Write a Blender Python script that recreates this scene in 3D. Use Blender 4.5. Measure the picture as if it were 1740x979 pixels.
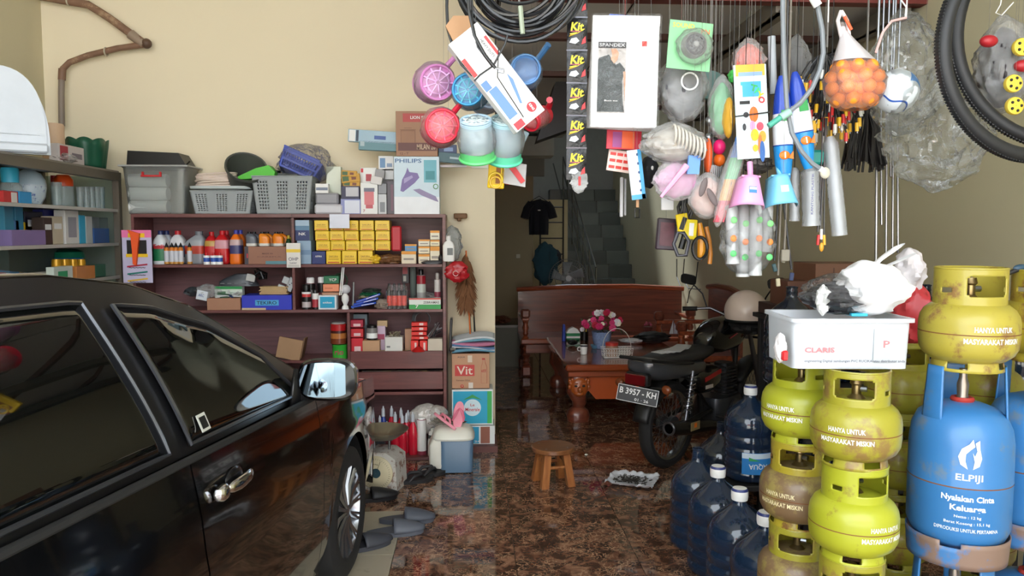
import bpy, math, random
from mathutils import Matrix, Vector, Euler, noise
for _o in list(bpy.data.objects): bpy.data.objects.remove(_o)
SC = bpy.context.scene
COL = SC.collection
PI = math.pi
R = math.radians
random.seed(7)
# ---------------------------------------------------------------- camera
FPX = 1300.0
cam_d = bpy.data.cameras.new('camera'); cam_d.sensor_width = 36; cam_d.lens = FPX/1740*36; cam_d.clip_start = .05
cam = bpy.data.objects.new('camera', cam_d); COL.objects.link(cam)
cam.location = (0, 0, 1.6); cam.rotation_euler = (R(90-4.2), 0, R(-2.9))
SC.camera = cam
# ---------------------------------------------------------------- world and light
W = bpy.data.worlds.new('overcast_sky'); SC.world = W; W.use_nodes = True
wn = W.node_tree.nodes; bg = wn['Background']
bg.inputs[0].default_value = (.86, .94, 1.0, 1); bg.inputs[1].default_value = 3.5
sun_d = bpy.data.lights.new('sun', 'SUN'); sun_d.energy = 9.0; sun_d.angle = R(8)
sun = bpy.data.objects.new('sun', sun_d); COL.objects.link(sun); sun.rotation_euler = (R(-34), 0, R(18))
SC.view_settings.view_transform = 'Standard'; SC.view_settings.look = 'None'
SC.view_settings.gamma = 1; SC.view_settings.use_curve_mapping = False
SC.view_settings.exposure = 0.88
try:
    SC.cycles.max_bounces = 8; SC.cycles.transparent_max_bounces = 24
except Exception: pass
# ---------------------------------------------------------------- pixel -> place
CM = Matrix.Translation(cam.location) @ cam.rotation_euler.to_matrix().to_4x4()
def ray(px, py):
    return (CM.to_3x3() @ Vector(((px-870)/FPX, (489.5-py)/FPX, -1))).normalized()
def P(px, py, Y):
    d = ray(px, py); return Vector((0, 0, 1.6)) + d*(Y/d.y)
def PX(px, py, X):
    d = ray(px, py); return Vector((0, 0, 1.6)) + d*(X/d.x)
def PZ(px, py, z=0):
    d = ray(px, py); return Vector((0, 0, 1.6)) + d*((z-1.6)/d.z)
def F(x0, y0, x1, y1, Y):
    xm, ym = (x0+x1)/2, (y0+y1)/2
    return P(xm, y1, Y), P(x1, ym, Y).x-P(x0, ym, Y).x, P(xm, y0, Y).z-P(xm, y1, Y).z
# ---------------------------------------------------------------- materials
MC = {}
def lin(c):
    return tuple(((x/255)/12.92 if x/255 <= .04045 else ((x/255+.055)/1.055)**2.4) for x in c[:3])+(1,)
def mat(c, rough=.5, metal=0, var=.10, scale=9, bump=0, coat=0, alpha=1, dirt=None, dirtamt=.5, spec=.5, emit=0, dscale=6):
    key = (tuple(c), rough, metal, var, scale, bump, coat, alpha, dirt, dirtamt, spec, emit, dscale)
    if key in MC: return MC[key]
    m = bpy.data.materials.new('surface_%02x%02x%02x' % tuple(int(x) for x in c[:3])); MC[key] = m
    m.use_nodes = True; nt = m.node_tree; n = nt.nodes; b = n['Principled BSDF']
    b.inputs['Roughness'].default_value = rough; b.inputs['Metallic'].default_value = metal
    b.inputs['Coat Weight'].default_value = coat; b.inputs['Alpha'].default_value = alpha
    b.inputs['Specular IOR Level'].default_value = spec; b.inputs['Coat Roughness'].default_value = .04
    L = lin(c)
    tc = n.new('ShaderNodeTexCoord')
    nz = n.new('ShaderNodeTexNoise'); nz.inputs['Scale'].default_value = scale; nz.inputs['Detail'].default_value = 5
    nt.links.new(tc.outputs['Object'], nz.inputs['Vector'])
    mx = n.new('ShaderNodeMix'); mx.data_type = 'RGBA'
    mx.inputs[6].default_value = tuple(max(0, x*(1-var)) for x in L[:3])+(1,)
    mx.inputs[7].default_value = tuple(min(1, x*(1+var)) for x in L[:3])+(1,)
    nt.links.new(nz.outputs[0], mx.inputs[0]); out = mx.outputs[2]
    if dirt:
        n2 = n.new('ShaderNodeTexNoise'); n2.inputs['Scale'].default_value = dscale; n2.inputs['Detail'].default_value = 8; n2.inputs['Roughness'].default_value = .7
        nt.links.new(tc.outputs['Object'], n2.inputs['Vector'])
        rp = n.new('ShaderNodeValToRGB'); t = .72-.35*dirtamt
        rp.color_ramp.elements[0].position = t; rp.color_ramp.elements[1].position = t+.09
        nt.links.new(n2.outputs[0], rp.inputs[0])
        m2 = n.new('ShaderNodeMix'); m2.data_type = 'RGBA'; m2.inputs[7].default_value = lin(dirt)
        nt.links.new(rp.outputs[0], m2.inputs[0]); nt.links.new(out, m2.inputs[6]); out = m2.outputs[2]
    nt.links.new(out, b.inputs['Base Color'])
    if bump:
        bp = n.new('ShaderNodeBump'); bp.inputs['Strength'].default_value = bump; bp.inputs['Distance'].default_value = .01
        nt.links.new(nz.outputs[0], bp.inputs['Height']); nt.links.new(bp.outputs[0], b.inputs['Normal'])
    if emit:
        b.inputs['Emission Color'].default_value = L; b.inputs['Emission Strength'].default_value = emit
    return m
def film(dens=.22, tint=(255, 255, 255), rough=.12, bump=.8, scale=28):
    key = ('film', dens, tint, rough, bump, scale)
    if key in MC: return MC[key]
    m = bpy.data.materials.new('clear_film'); MC[key] = m; m.use_nodes = True; nt = m.node_tree; n = nt.nodes
    for x in list(n):
        if x.type != 'OUTPUT_MATERIAL': n.remove(x)
    o = [x for x in n if x.type == 'OUTPUT_MATERIAL'][0]
    tr = n.new('ShaderNodeBsdfTransparent'); tr.inputs[0].default_value = lin(tint)
    df = n.new('ShaderNodeBsdfDiffuse'); df.inputs[0].default_value = lin(tint)
    gl = n.new('ShaderNodeBsdfGlossy'); gl.inputs['Roughness'].default_value = rough
    tc = n.new('ShaderNodeTexCoord'); nz = n.new('ShaderNodeTexNoise'); nz.inputs['Scale'].default_value = scale; nz.inputs['Detail'].default_value = 3; nz.inputs['Distortion'].default_value = 1.5
    nt.links.new(tc.outputs['Object'], nz.inputs['Vector'])
    bp = n.new('ShaderNodeBump'); bp.inputs['Strength'].default_value = bump; bp.inputs['Distance'].default_value = .02
    nt.links.new(nz.outputs[0], bp.inputs['Height']); nt.links.new(bp.outputs[0], gl.inputs['Normal'])
    fr = n.new('ShaderNodeFresnel'); fr.inputs[0].default_value = 1.5; nt.links.new(bp.outputs[0], fr.inputs['Normal'])
    a = n.new('ShaderNodeMixShader'); a.inputs[0].default_value = dens
    nt.links.new(tr.outputs[0], a.inputs[1]); nt.links.new(df.outputs[0], a.inputs[2])
    ma = n.new('ShaderNodeMath'); ma.operation = 'MULTIPLY_ADD'; ma.inputs[1].default_value = .75; ma.inputs[2].default_value = .0
    nt.links.new(fr.outputs[0], ma.inputs[0])
    b2 = n.new('ShaderNodeMixShader'); nt.links.new(ma.outputs[0], b2.inputs[0])
    nt.links.new(a.outputs[0], b2.inputs[1]); nt.links.new(gl.outputs[0], b2.inputs[2])
    nt.links.new(b2.outputs[0], o.inputs[0])
    return m
def wood(c1, c2, rough=.35, scale=3, coat=.3, stretch=(1, 12, 12)):
    key = ('wood', c1, c2, rough, scale, coat, stretch)
    if key in MC: return MC[key]
    m = mat(c1, rough, 0, .05, 9.01+len(MC)*.001, coat=coat); MC[key] = m
    nt = m.node_tree; n = nt.nodes; b = n['Principled BSDF']
    tc = n.new('ShaderNodeTexCoord'); mp = n.new('ShaderNodeMapping'); mp.inputs['Scale'].default_value = stretch
    nz = n.new('ShaderNodeTexNoise'); nz.inputs['Scale'].default_value = scale; nz.inputs['Detail'].default_value = 6; nz.inputs['Distortion'].default_value = .6
    nt.links.new(tc.outputs['Object'], mp.inputs[0]); nt.links.new(mp.outputs[0], nz.inputs['Vector'])
    mx = n.new('ShaderNodeMix'); mx.data_type = 'RGBA'; mx.inputs[6].default_value = lin(c1); mx.inputs[7].default_value = lin(c2)
    rp = n.new('ShaderNodeValToRGB'); rp.color_ramp.elements[0].position = .35; rp.color_ramp.elements[1].position = .65
    nt.links.new(nz.outputs[0], rp.inputs[0]); nt.links.new(rp.outputs[0], mx.inputs[0]); nt.links.new(mx.outputs[2], b.inputs['Base Color'])
    return m
def marble():
    m = mat((60, 38, 28), .045, 0, .05, 9.5, coat=0); nt = m.node_tree; n = nt.nodes; b = n['Principled BSDF']
    b.inputs['Specular IOR Level'].default_value = .75
    tc = n.new('ShaderNodeTexCoord'); oi = n.new('ShaderNodeObjectInfo')
    sc = n.new('ShaderNodeVectorMath'); sc.operation = 'MULTIPLY_ADD'
    sc.inputs[1].default_value = (1, 1, 1)
    cmb = n.new('ShaderNodeCombineXYZ'); ml = n.new('ShaderNodeMath'); ml.operation = 'MULTIPLY'; ml.inputs[1].default_value = 57
    nt.links.new(oi.outputs['Random'], ml.inputs[0]); nt.links.new(ml.outputs[0], cmb.inputs[2]); nt.links.new(ml.outputs[0], cmb.inputs[0])
    nt.links.new(tc.outputs['Object'], sc.inputs[0]); nt.links.new(cmb.outputs[0], sc.inputs[2])
    n1 = n.new('ShaderNodeTexNoise'); n1.inputs['Scale'].default_value = 12; n1.inputs['Detail'].default_value = 8; n1.inputs['Distortion'].default_value = 1.2
    nt.links.new(sc.outputs[0], n1.inputs['Vector'])
    r1 = n.new('ShaderNodeValToRGB'); cr = r1.color_ramp
    cr.elements[0].position = .30; cr.elements[0].color = lin((50, 33, 26)); cr.elements[1].position = .75; cr.elements[1].color = lin((164, 122, 96))
    e = cr.elements.new(.5); e.color = lin((92, 62, 48))
    nt.links.new(n1.outputs[0], r1.inputs[0])
    w = n.new('ShaderNodeMix'); w.data_type = 'RGBA'; w.inputs[0].default_value = .10
    nt.links.new(sc.outputs[0], w.inputs[6]); nt.links.new(n1.outputs['Color'], w.inputs[7])
    v = n.new('ShaderNodeTexVoronoi'); v.feature = 'DISTANCE_TO_EDGE'; v.inputs['Scale'].default_value = 34
    nt.links.new(w.outputs[2], v.inputs['Vector'])
    r2 = n.new('ShaderNodeValToRGB'); r2.color_ramp.elements[0].position = 0; r2.color_ramp.elements[0].color = (1, 1, 1, 1); r2.color_ramp.elements[1].position = .07; r2.color_ramp.elements[1].color = (0, 0, 0, 1)
    nt.links.new(v.outputs[0], r2.inputs[0])
    n3 = n.new('ShaderNodeTexNoise'); n3.inputs['Scale'].default_value = 9; nt.links.new(sc.outputs[0], n3.inputs['Vector'])
    r3 = n.new('ShaderNodeValToRGB'); r3.color_ramp.elements[0].position = .38; r3.color_ramp.elements[1].position = .6; nt.links.new(n3.outputs[0], r3.inputs[0])
    mm = n.new('ShaderNodeMath'); mm.operation = 'MULTIPLY'; nt.links.new(r2.outputs[0], mm.inputs[0]); nt.links.new(r3.outputs[0], mm.inputs[1])
    mx = n.new('ShaderNodeMix'); mx.data_type = 'RGBA'; mx.inputs[7].default_value = lin((196, 160, 128))
    nt.links.new(mm.outputs[0], mx.inputs[0]); nt.links.new(r1.outputs[0], mx.inputs[6]); nt.links.new(mx.outputs[2], b.inputs['Base Color'])
    return m
WHITE = mat((240, 240, 238), .45); BLACK = mat((14, 14, 15), .4); DARK = mat((32, 31, 33), .5); CHROME = mat((215, 215, 218), .12, 1)
STEEL = mat((150, 152, 155), .3, 1); RED = mat((190, 26, 32), .4); YEL = mat((238, 196, 22), .4); BLUE = mat((34, 74, 170), .4)
GREEN = mat((30, 130, 70), .45); TAN = mat((168, 128, 92), .7, bump=.1); PAPER = mat((225, 224, 220), .7); TEAL = mat((70, 120, 135), .45)
PINK = mat((230, 150, 170), .5); ORNG = mat((238, 120, 24), .4); GREY = mat((120, 124, 126), .5); CYAN = mat((60, 180, 215), .4)
FILM = film(); FILM2 = film(.10); MILK = film(.6, (240, 240, 238), .3, .3); GLASS = film(.05, (225, 235, 235), .03, 0)
# ---------------------------------------------------------------- geometry
class G:
    def __init__(s): s.v = []; s.f = []; s.mi = []; s.sm = []; s.mats = []; s.T = Matrix()
    def add(s, vs, fs, m, smooth=True):
        if m not in s.mats: s.mats.append(m)
        k = s.mats.index(m); o = len(s.v)
        s.v += [tuple(s.T @ Vector(p)) for p in vs]
        s.f += [tuple(o+i for i in f) for f in fs]; s.mi += [k]*len(fs); s.sm += [smooth]*len(fs); return s
    def box(s, c, d, m, bev=.0015, rot=None):
        hx, hy, hz = d[0]/2, d[1]/2, d[2]/2; b = min(bev, hx*.4, hy*.4, hz*.4)
        T0 = s.T
        s.T = s.T @ Matrix.Translation(c) @ (Euler(rot).to_matrix().to_4x4() if rot else Matrix())
        if b <= 0:
            vs = [(x*hx, y*hy, z*hz) for x in (-1, 1) for y in (-1, 1) for z in (-1, 1)]
            s.add(vs, [(0, 1, 3, 2), (4, 6, 7, 5), (0, 4, 5, 1), (2, 3, 7, 6), (0, 2, 6, 4), (1, 5, 7, 3)], m, False)
        else:
            vs = []; ix = {}
            for x in (-1, 1):
                for y in (-1, 1):
                    for z in (-1, 1):
                        for a in range(3):
                            p = [x*(hx-b), y*(hy-b), z*(hz-b)]; p[a] = (x, y, z)[a]*(hx, hy, hz)[a]
                            ix[x, y, z, a] = len(vs); vs.append(tuple(p))
            fs = []
            for a in range(3):
                o = [i for i in range(3) if i != a]
                for sg in (-1, 1):
                    q = []
                    for (p, r) in ((-1, -1), (1, -1), (1, 1), (-1, 1)):
                        k = [0, 0, 0]; k[a] = sg; k[o[0]] = p; k[o[1]] = r; q.append(ix[k[0], k[1], k[2], a])
                    if (sg == 1) == (a == 1): q.reverse()
                    fs.append(tuple(q))
                for p in (-1, 1):
                    for r in (-1, 1):
                        k = [0, 0, 0]; k[o[0]] = p; k[o[1]] = r; k[a] = -1; k2 = list(k); k2[a] = 1
                        fs.append((ix[(*k, o[0])], ix[(*k2, o[0])], ix[(*k2, o[1])], ix[(*k, o[1])]))
            for x in (-1, 1):
                for y in (-1, 1):
                    for z in (-1, 1): fs.append(tuple(ix[x, y, z, a] for a in range(3)))
            s.add(vs, fs, m, False)
        s.T = T0; return s
    def lathe(s, prof, m, n=20, o=(0, 0, 0), axis='Z', a0=0, a1=2*PI, sx=1, sy=1):
        full = abs(a1-a0-2*PI) < 1e-6; nn = n if full else n+1
        vs = []
        for p in prof:
            for i in range(nn):
                t = a0+(a1-a0)*i/n; x, y, z = p[0]*math.cos(t)*sx, p[0]*math.sin(t)*sy, p[1]
                if axis == 'X': x, y, z = z, x, y
                elif axis == 'Y': x, y, z = y, z, x
                vs.append((o[0]+x, o[1]+y, o[2]+z))
        for k in range(len(prof)-1):
            mm = prof[k][2] if len(prof[k]) > 2 else m
            s.add([], [], mm); ki = s.mats.index(mm)
            if k == 0: base = len(s.v); s.v += [tuple(s.T @ Vector(p)) for p in vs]
            for i in range(n if not full else nn):
                j = (i+1) % nn if full else i+1
                s.f.append((base+k*nn+i, base+k*nn+j, base+(k+1)*nn+j, base+(k+1)*nn+i)); s.mi.append(ki); s.sm.append(True)
        return s
    def tube(s, pts, r, m, n=8, closed=False, cap=True):
        pts = [Vector(p) for p in pts]; L = len(pts); vs = []; prev = None
        for i, p in enumerate(pts):
            if closed: t = pts[(i+1) % L]-pts[i-1]
            else: t = pts[min(i+1, L-1)]-pts[max(i-1, 0)]
            if t.length < 1e-9: t = Vector((0, 0, 1))
            t.normalize()
            if prev is None: a = t.orthogonal().normalized()
            else:
                a = prev-t*prev.dot(t)
                a = a.normalized() if a.length > 1e-6 else t.orthogonal().normalized()
            prev = a; b = t.cross(a); rr = r[i] if isinstance(r, (list, tuple)) else r
            for k in range(n):
                an = 2*PI*k/n; vs.append(tuple(p+a*rr*math.cos(an)+b*rr*math.sin(an)))
        fs = [(i % L*n+k, i % L*n+(k+1) % n, (i+1) % L*n+(k+1) % n, (i+1) % L*n+k) for i in range(L if closed else L-1) for k in range(n)]
        if cap and not closed: fs += [tuple(range(n))[::-1], tuple((L-1)*n+k for k in range(n))]
        return s.add(vs, fs, m)
    def cyl(s, a, b, r, m, n=14, r2=None): return s.tube([a, b], [r, r if r2 is None else r2], m, n)
    def ball(s, c, r, m, n=16, k=10):
        if not isinstance(r, (tuple, list)): r = (r, r, r)
        pr = [(max(1e-4, math.sin(PI*i/k)), -math.cos(PI*i/k)) for i in range(k+1)]
        T0 = s.T; s.T = s.T @ Matrix.Translation(c) @ Matrix.Diagonal((*r, 1)); s.lathe(pr, m, n); s.T = T0; return s
    def torus(s, c, Rr, r, m, n=28, k=8, axis='Z', sx=1, sy=1):
        pts = []
        for i in range(n):
            t = 2*PI*i/n; x, y, z = Rr*math.cos(t)*sx, Rr*math.sin(t)*sy, 0
            if axis == 'X': x, y, z = 0, x, y
            elif axis == 'Y': x, y, z = x, 0, y
            pts.append((c[0]+x, c[1]+y, c[2]+z))
        return s.tube(pts, r, m, k, closed=True)
    def grid(s, fn, nu, nv, m, smooth=True, cu=False, skip=None):
        vs = [tuple(fn(u/nu, v/nv)) for u in range(nu+(0 if cu else 1)) for v in range(nv+1)]; N = nu if cu else nu+1
        fs = [(u*(nv+1)+v, (u+1) % N*(nv+1)+v, (u+1) % N*(nv+1)+v+1, u*(nv+1)+v+1) for u in range(nu) for v in range(nv) if not (skip and skip((u+.5)/nu, (v+.5)/nv))]
        return s.add(vs, fs, m, smooth)
    def loft(s, secs, m, n=20, pw=4):     # (z, cx, a, b[, material])
        prof = []
        def pt(t, a, b):
            c, q = math.cos(t), math.sin(t); return (a*math.copysign(abs(c)**(2/pw), c), b*math.copysign(abs(q)**(2/pw), q))
        vs = []
        for sc_ in secs:
            for i in range(n):
                x, y = pt(2*PI*i/n, sc_[2], sc_[3]); vs.append((sc_[1]+x, y, sc_[0]))
        base = len(s.v); s.v += [tuple(s.T @ Vector(p)) for p in vs]
        for k in range(len(secs)-1):
            mm = secs[k][4] if len(secs[k]) > 4 else m
            s.add([], [], mm); ki = s.mats.index(mm)
            for i in range(n):
                j = (i+1) % n; s.f.append((base+k*n+i, base+k*n+j, base+(k+1)*n+j, base+(k+1)*n+i)); s.mi.append(ki); s.sm.append(True)
        s.f.append(tuple(base+i for i in range(n))[::-1]); s.mi.append(0); s.sm.append(False)
        s.f.append(tuple(base+(len(secs)-1)*n+i for i in range(n))); s.mi.append(s.mats.index(m) if m in s.mats else 0); s.sm.append(False)
        return s
    def prism(s, poly, y0, y1, m, smooth=False):   # outline in x,z pushed along y
        n = len(poly); vs = [(x, y0, z) for x, z in poly]+[(x, y1, z) for x, z in poly]
        return s.add(vs, [tuple(range(n)), tuple(range(n, 2*n))[::-1]]+[(i, i+n, (i+1) % n+n, (i+1) % n) for i in range(n)], m, smooth)
    def text(s, t, w, h, m, o=(0, 0, 0), fn=None, bold=.012, rot=0, sk=0):
        vs, fs = glyphs(t, bold)
        if not vs: return s
        x0 = min(p[0] for p in vs); x1 = max(p[0] for p in vs); z0 = min(p[1] for p in vs); z1 = max(p[1] for p in vs)
        out = []
        for p in vs:
            x = (p[0]-(x0+x1)/2)/(x1-x0)*w; z = (p[1]-(z0+z1)/2)/(z1-z0)*h; x += sk*z
            if rot: x, z = x*math.cos(rot)-z*math.sin(rot), x*math.sin(rot)+z*math.cos(rot)
            if fn: out.append(fn(o[0]+x, o[2]+z))
            else: out.append((o[0]+x, o[1], o[2]+z))
        return s.add(out, fs, m, False)
    def build(s, name, parent=None, loc=(0, 0, 0), rot=(0, 0, 0), solid=0, sub=0, weld=False):
        me = bpy.data.meshes.new(name); me.from_pydata(s.v, [], s.f)
        for m in s.mats: me.materials.append(m)
        me.polygons.foreach_set('material_index', s.mi); me.polygons.foreach_set('use_smooth', s.sm)
        me.update()
        try: me.set_sharp_from_angle(angle=R(42))
        except Exception: pass
        o = bpy.data.objects.new(name, me); COL.objects.link(o); o.location = loc; o.rotation_euler = rot
        if parent: o.parent = parent
        if solid:
            q = o.modifiers.new('s', 'SOLIDIFY'); q.thickness = solid; q.offset = 0
        if sub:
            q = o.modifiers.new('b', 'SUBSURF'); q.levels = sub; q.render_levels = sub
        return o
TXC = {}
def glyphs(t, bold):
    if (t, bold) in TXC: return TXC[t, bold]
    c = bpy.data.curves.new('t', 'FONT'); c.body = t; c.offset = bold; c.resolution_u = 2; c.align_x = 'CENTER'
    o = bpy.data.objects.new('t', c); COL.objects.link(o)
    dg = bpy.context.evaluated_depsgraph_get(); dg.update()
    me = bpy.data.meshes.new_from_object(o.evaluated_get(dg))
    r = ([(v.co.x, v.co.y) for v in me.vertices], [tuple(p.vertices) for p in me.polygons])
    bpy.data.objects.remove(o); bpy.data.meshes.remove(me); bpy.data.curves.remove(c)
    TXC[t, bold] = r; return r
def thing(name, label, cat, loc=(0, 0, 0), rz=0, group=None, rot=None):
    o = bpy.data.objects.new(name, None); COL.objects.link(o); o.empty_display_size = .05
    o.location = loc; o.rotation_euler = rot if rot else (0, 0, rz); tag(o, label, cat, group); return o
def tag(o, label, cat, group=None):
    o['label'] = label; o['category'] = cat
    if group: o['group'] = group
    return o
def struct(name, g, **k):
    o = g.build(name, **k); o['kind'] = 'structure'; return o
def kids(o): return [x for x in bpy.data.objects if x.parent == o]
def dup(root, loc, rot=None, label=None, scale=None):
    ks = kids(root); r = root.copy(); COL.objects.link(r); r.location = loc
    if rot is not None: r.rotation_euler = rot
    if label: r['label'] = label
    if scale: r.scale = scale
    for c in ks:
        k2 = kids(c); d = c.copy(); COL.objects.link(d); d.parent = r
        for q in k2:
            e = q.copy(); COL.objects.link(e); e.parent = d
    return r
# a package: body with printed blocks and lettering on the side that faces the street (-y)
def pack(name, label, cat, bb, Y, d, c, decs=(), texts=(), zb=None, rz=0, group=None, side=None, bev=.002, ry=0, rx=0):
    p, w, h = F(*bb, Y)
    if zb is not None: h = p.z+h-zb; p.z = zb
    g = G(); m = c if not isinstance(c, tuple) else mat(c, .45)
    g.box((0, d/2, h/2), (w, d, h), m, bev)
    for qi, q in enumerate(decs):
        x0, z0, x1, z1, cc = q[:5]; cc = mat(cc, .45) if isinstance(cc, tuple) else cc
        g.box(((x0+x1-1)/2*w, -.0004-.0004*qi, (z0+z1)/2*h), ((x1-x0)*w, .0006, (z1-z0)*h), cc, 0)
    for q in texts:
        t, xc, zc, ww, hh, cc = q[:6]; cc = mat(cc, .45) if isinstance(cc, tuple) else cc
        g.text(t, ww*w, hh*h, cc, ((xc-.5)*w, -.0030, zc*h), rot=q[6] if len(q) > 6 else 0)
    o = g.build(name, loc=p, rot=(rx, ry, rz)); tag(o, label, cat, group); return o
def blob(g, c, r, m, amp=.18, fr=3.0, n=28, k=18, seed=0, pinch=0, pw=1.0, smooth=None):
    def fn(u, v):
        t = 2*PI*u; q = PI*v; x, y, z = math.sin(q)*math.cos(t), math.sin(q)*math.sin(t), -math.cos(q)
        d = 1+amp*noise.noise(Vector((x*fr+seed, y*fr, z*fr)))+amp*.5*abs(noise.noise(Vector((x*fr*3, y*fr*3+seed, z*fr*3))))
        if pinch and z > 0: s_ = 1-pinch*z*z
        else: s_ = 1
        return (c[0]+r[0]*x*d*s_, c[1]+r[1]*y*d*s_, c[2]+r[2]*z*(1+amp*.4*noise.noise(Vector((x*2, y*2, seed)))))
    return g.grid(fn, n, k, m, (not m.name.startswith('clear_film')) if smooth is None else smooth, cu=True)
# ================================================================ setting
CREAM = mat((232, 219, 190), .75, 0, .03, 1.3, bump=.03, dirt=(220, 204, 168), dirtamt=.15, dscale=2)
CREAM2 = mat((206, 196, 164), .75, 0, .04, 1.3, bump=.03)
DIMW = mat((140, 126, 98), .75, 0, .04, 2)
fl = G(); fl.box((-.2, 6.2, -.03), (6.2, 15.2, .04), mat((70, 55, 45), .7), 0)
floor = struct('floor', fl)
MARB = marble(); BEIGE = mat((168, 158, 138), .3, 0, .08, 3, bump=.02, dirt=(140, 130, 112), dirtamt=.5)
gt = G().box((0, 0, 0), (.5975, .5975, .012), MARB, .001); gb = G().box((0, 0, 0), (.5975, .5975, .012), BEIGE, .001)
t0 = gt.build('tile', floor, (0, 0, -.006)); tb = gb.build('tile', floor, (0, 0, -.006))
fm, fbm = t0.data, tb.data; first = True
for i in range(-6, 5):
    for j in range(-8, 16):
        x = .2+.6*i-.3; y = 4.32+.6*j-.3
        if y < -.75 or x < -3.2 or x > 2.7: continue
        isb = x < -.4 and y < 4.32
        o = bpy.data.objects.new('tile', fbm if isb else fm); COL.objects.link(o); o.parent = floor; o.location = (x, y, -.006)
bpy.data.objects.remove(t0); bpy.data.objects.remove(tb)
def wallbox(name, x0, x1, y0, y1, z0, z1, m):
    return struct(name, G().box(((x0+x1)/2, (y0+y1)/2, (z0+z1)/2), (x1-x0, y1-y0, z1-z0), m, 0))
wallbox('wall_left', -3.25, -3.1, -.8, 5.95, 0, 4.4, CREAM2)
wallbox('wall_back', -3.1, .165, 5.8, 5.95, 0, 4.4, CREAM)
wallbox('wall_right', 2.56, 2.7, 4.6, 14.2, 0, 4.6, CREAM2)
wallbox('wall_right_front', 2.52, 2.7, -.8, 4.6, 0, 4.4, mat((198, 190, 158), .75, 0, .04, 1.5))
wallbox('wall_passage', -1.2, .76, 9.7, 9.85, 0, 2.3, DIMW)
wallbox('wall_alcove', .76, 1.36, 11.0, 11.1, 0, 2.06, mat((196, 186, 150), .7))
wallbox('wall_stair_end', -1.2, 2.56, 14.0, 14.15, 0, 4.6, mat((150, 150, 146), .8))
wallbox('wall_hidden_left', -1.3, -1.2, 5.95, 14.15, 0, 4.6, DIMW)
wallbox('ceiling_hall', -1.3, 2.7, 5.9, 8.55, 4.4, 4.5, mat((200, 198, 190), .8))
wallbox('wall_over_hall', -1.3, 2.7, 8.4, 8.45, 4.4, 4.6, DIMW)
wallbox('wall_upper_left', -.2, .9, 9.7, 9.8, 2.3, 4.4, mat((120, 118, 110), .8))
wallbox('trim_upper_beam', .52, .98, 9.3, 9.7, 2.52, 2.75, mat((170, 170, 162), .7))
wallbox('trim_upper_mould', .45, 1.12, 9.2, 9.7, 2.78, 2.87, mat((150, 152, 145), .7))
wallbox('ceiling_high', -3.25, 2.7, -.8, 5.95, 4.4, 4.5, mat((200, 198, 190), .8))
for a_, b_, c_, d_ in ((-1.3, 2.7, 8.4, 11.0), (-1.3, 2.7, 12.6, 14.2), (-1.3, .6, 11.0, 12.6), (2.2, 2.7, 11.0, 12.6)): wallbox('ceiling_stair', a_, b_, c_, d_, 4.55, 4.65, mat((160, 158, 154), .8))
struct('window_added_skylight', G().box((1.4, 11.8, 4.62), (1.6, 1.6, .01), film(.25, (235, 240, 242), .3, .05, 3), 0))  # skylight added above the stairs, out of view, to brighten the stairwell
wallbox('wall_stairwell_head', .1, 2.56, 8.45, 8.55, 2.95, 4.6, mat((150, 146, 140), .8))
wallbox('wall_mezzanine_face', .165, 2.56, 4.3, 4.4, 2.98, 4.4, mat((150, 148, 140), .8))
# low ceiling of boards with battens
cg = G().box((1.36, 6.4, 2.99), (2.39, 4.3, .02), mat((90, 86, 82), .8), 0); low = struct('ceiling', cg)
cb = mat((222, 219, 216), .75, 0, .06, 2)
ys = [4.32, 5.35, 6.6, 8.3]
for j in range(3):
    for i in range(3):
        x0 = .17+.8*i; G().box((x0+.395, (ys[j]+ys[j+1])/2, 2.965), (.785, ys[j+1]-ys[j]-.01, .012), cb, .001).build('panel', low)
for j, y in enumerate(ys): G().box((1.36, y, 2.94), (2.38, .07, .05), mat((96, 62, 54), .5), .003).build('batten', low)
for x in (1.72, 2.45):
    struct('trim_channel_beam', G().box((x, 6.4, 2.87), (.05, 4.2, .09), mat((128, 122, 112), .5), .003).box((x+.03, 6.4, 2.83), (.08, 4.2, .01), mat((128, 122, 112), .5), 0))
wallbox('trim_red_beam', .16, 2.56, 4.22, 4.3, 2.86, 2.95, mat((116, 48, 44), .5))
# raised ledge in the passage, stairs
wallbox('trim_ledge', -1.15, .62, 9.0, 9.7, 0, .47, mat((92, 92, 80), .5))
wallbox('trim_ledge_cap', -1.15, .64, 8.97, 9.7, .47, .50, mat((70, 62, 52), .3))
st = thing('staircase', 'grey tiled staircase climbing away behind the wooden bench', 'stairs', (0, 11.2, 0)); 
ST1 = mat((94, 102, 96), .25, 0, .15, 5); ST2 = mat((78, 86, 82), .25, 0, .15, 5)
rise, run = .2135, .25
for k in range(11):
    g = G(); z = k*rise; y = k*run
    g.box((1.96, y+run/2+.02, z+rise/2-.003), (1.18, run+.03, rise-.008), mat((60, 62, 58), .6), 0)
    tread = g.build('step', st)
    for j, (a, b) in enumerate(((1.37, 1.77), (1.775, 2.17), (2.175, 2.55))):
        off = .12 if k % 2 else 0
        G().box(((a+b)/2, y-.005, z+rise/2), (b-a-.006, .012, rise-.012), ST1 if (j+k) % 2 else ST2, .001).build('tile', tread)
        G().box(((a+b)/2, y+run/2, z+rise+.001), (b-a-.006, run, .014), ST1 if (j+k) % 2 else ST2, .001).build('tile', tread)
g = G(); g.box((1.36, .9, .9), (.03, 2.2, 1.8), mat((84, 84, 78), .7), 0)
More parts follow.
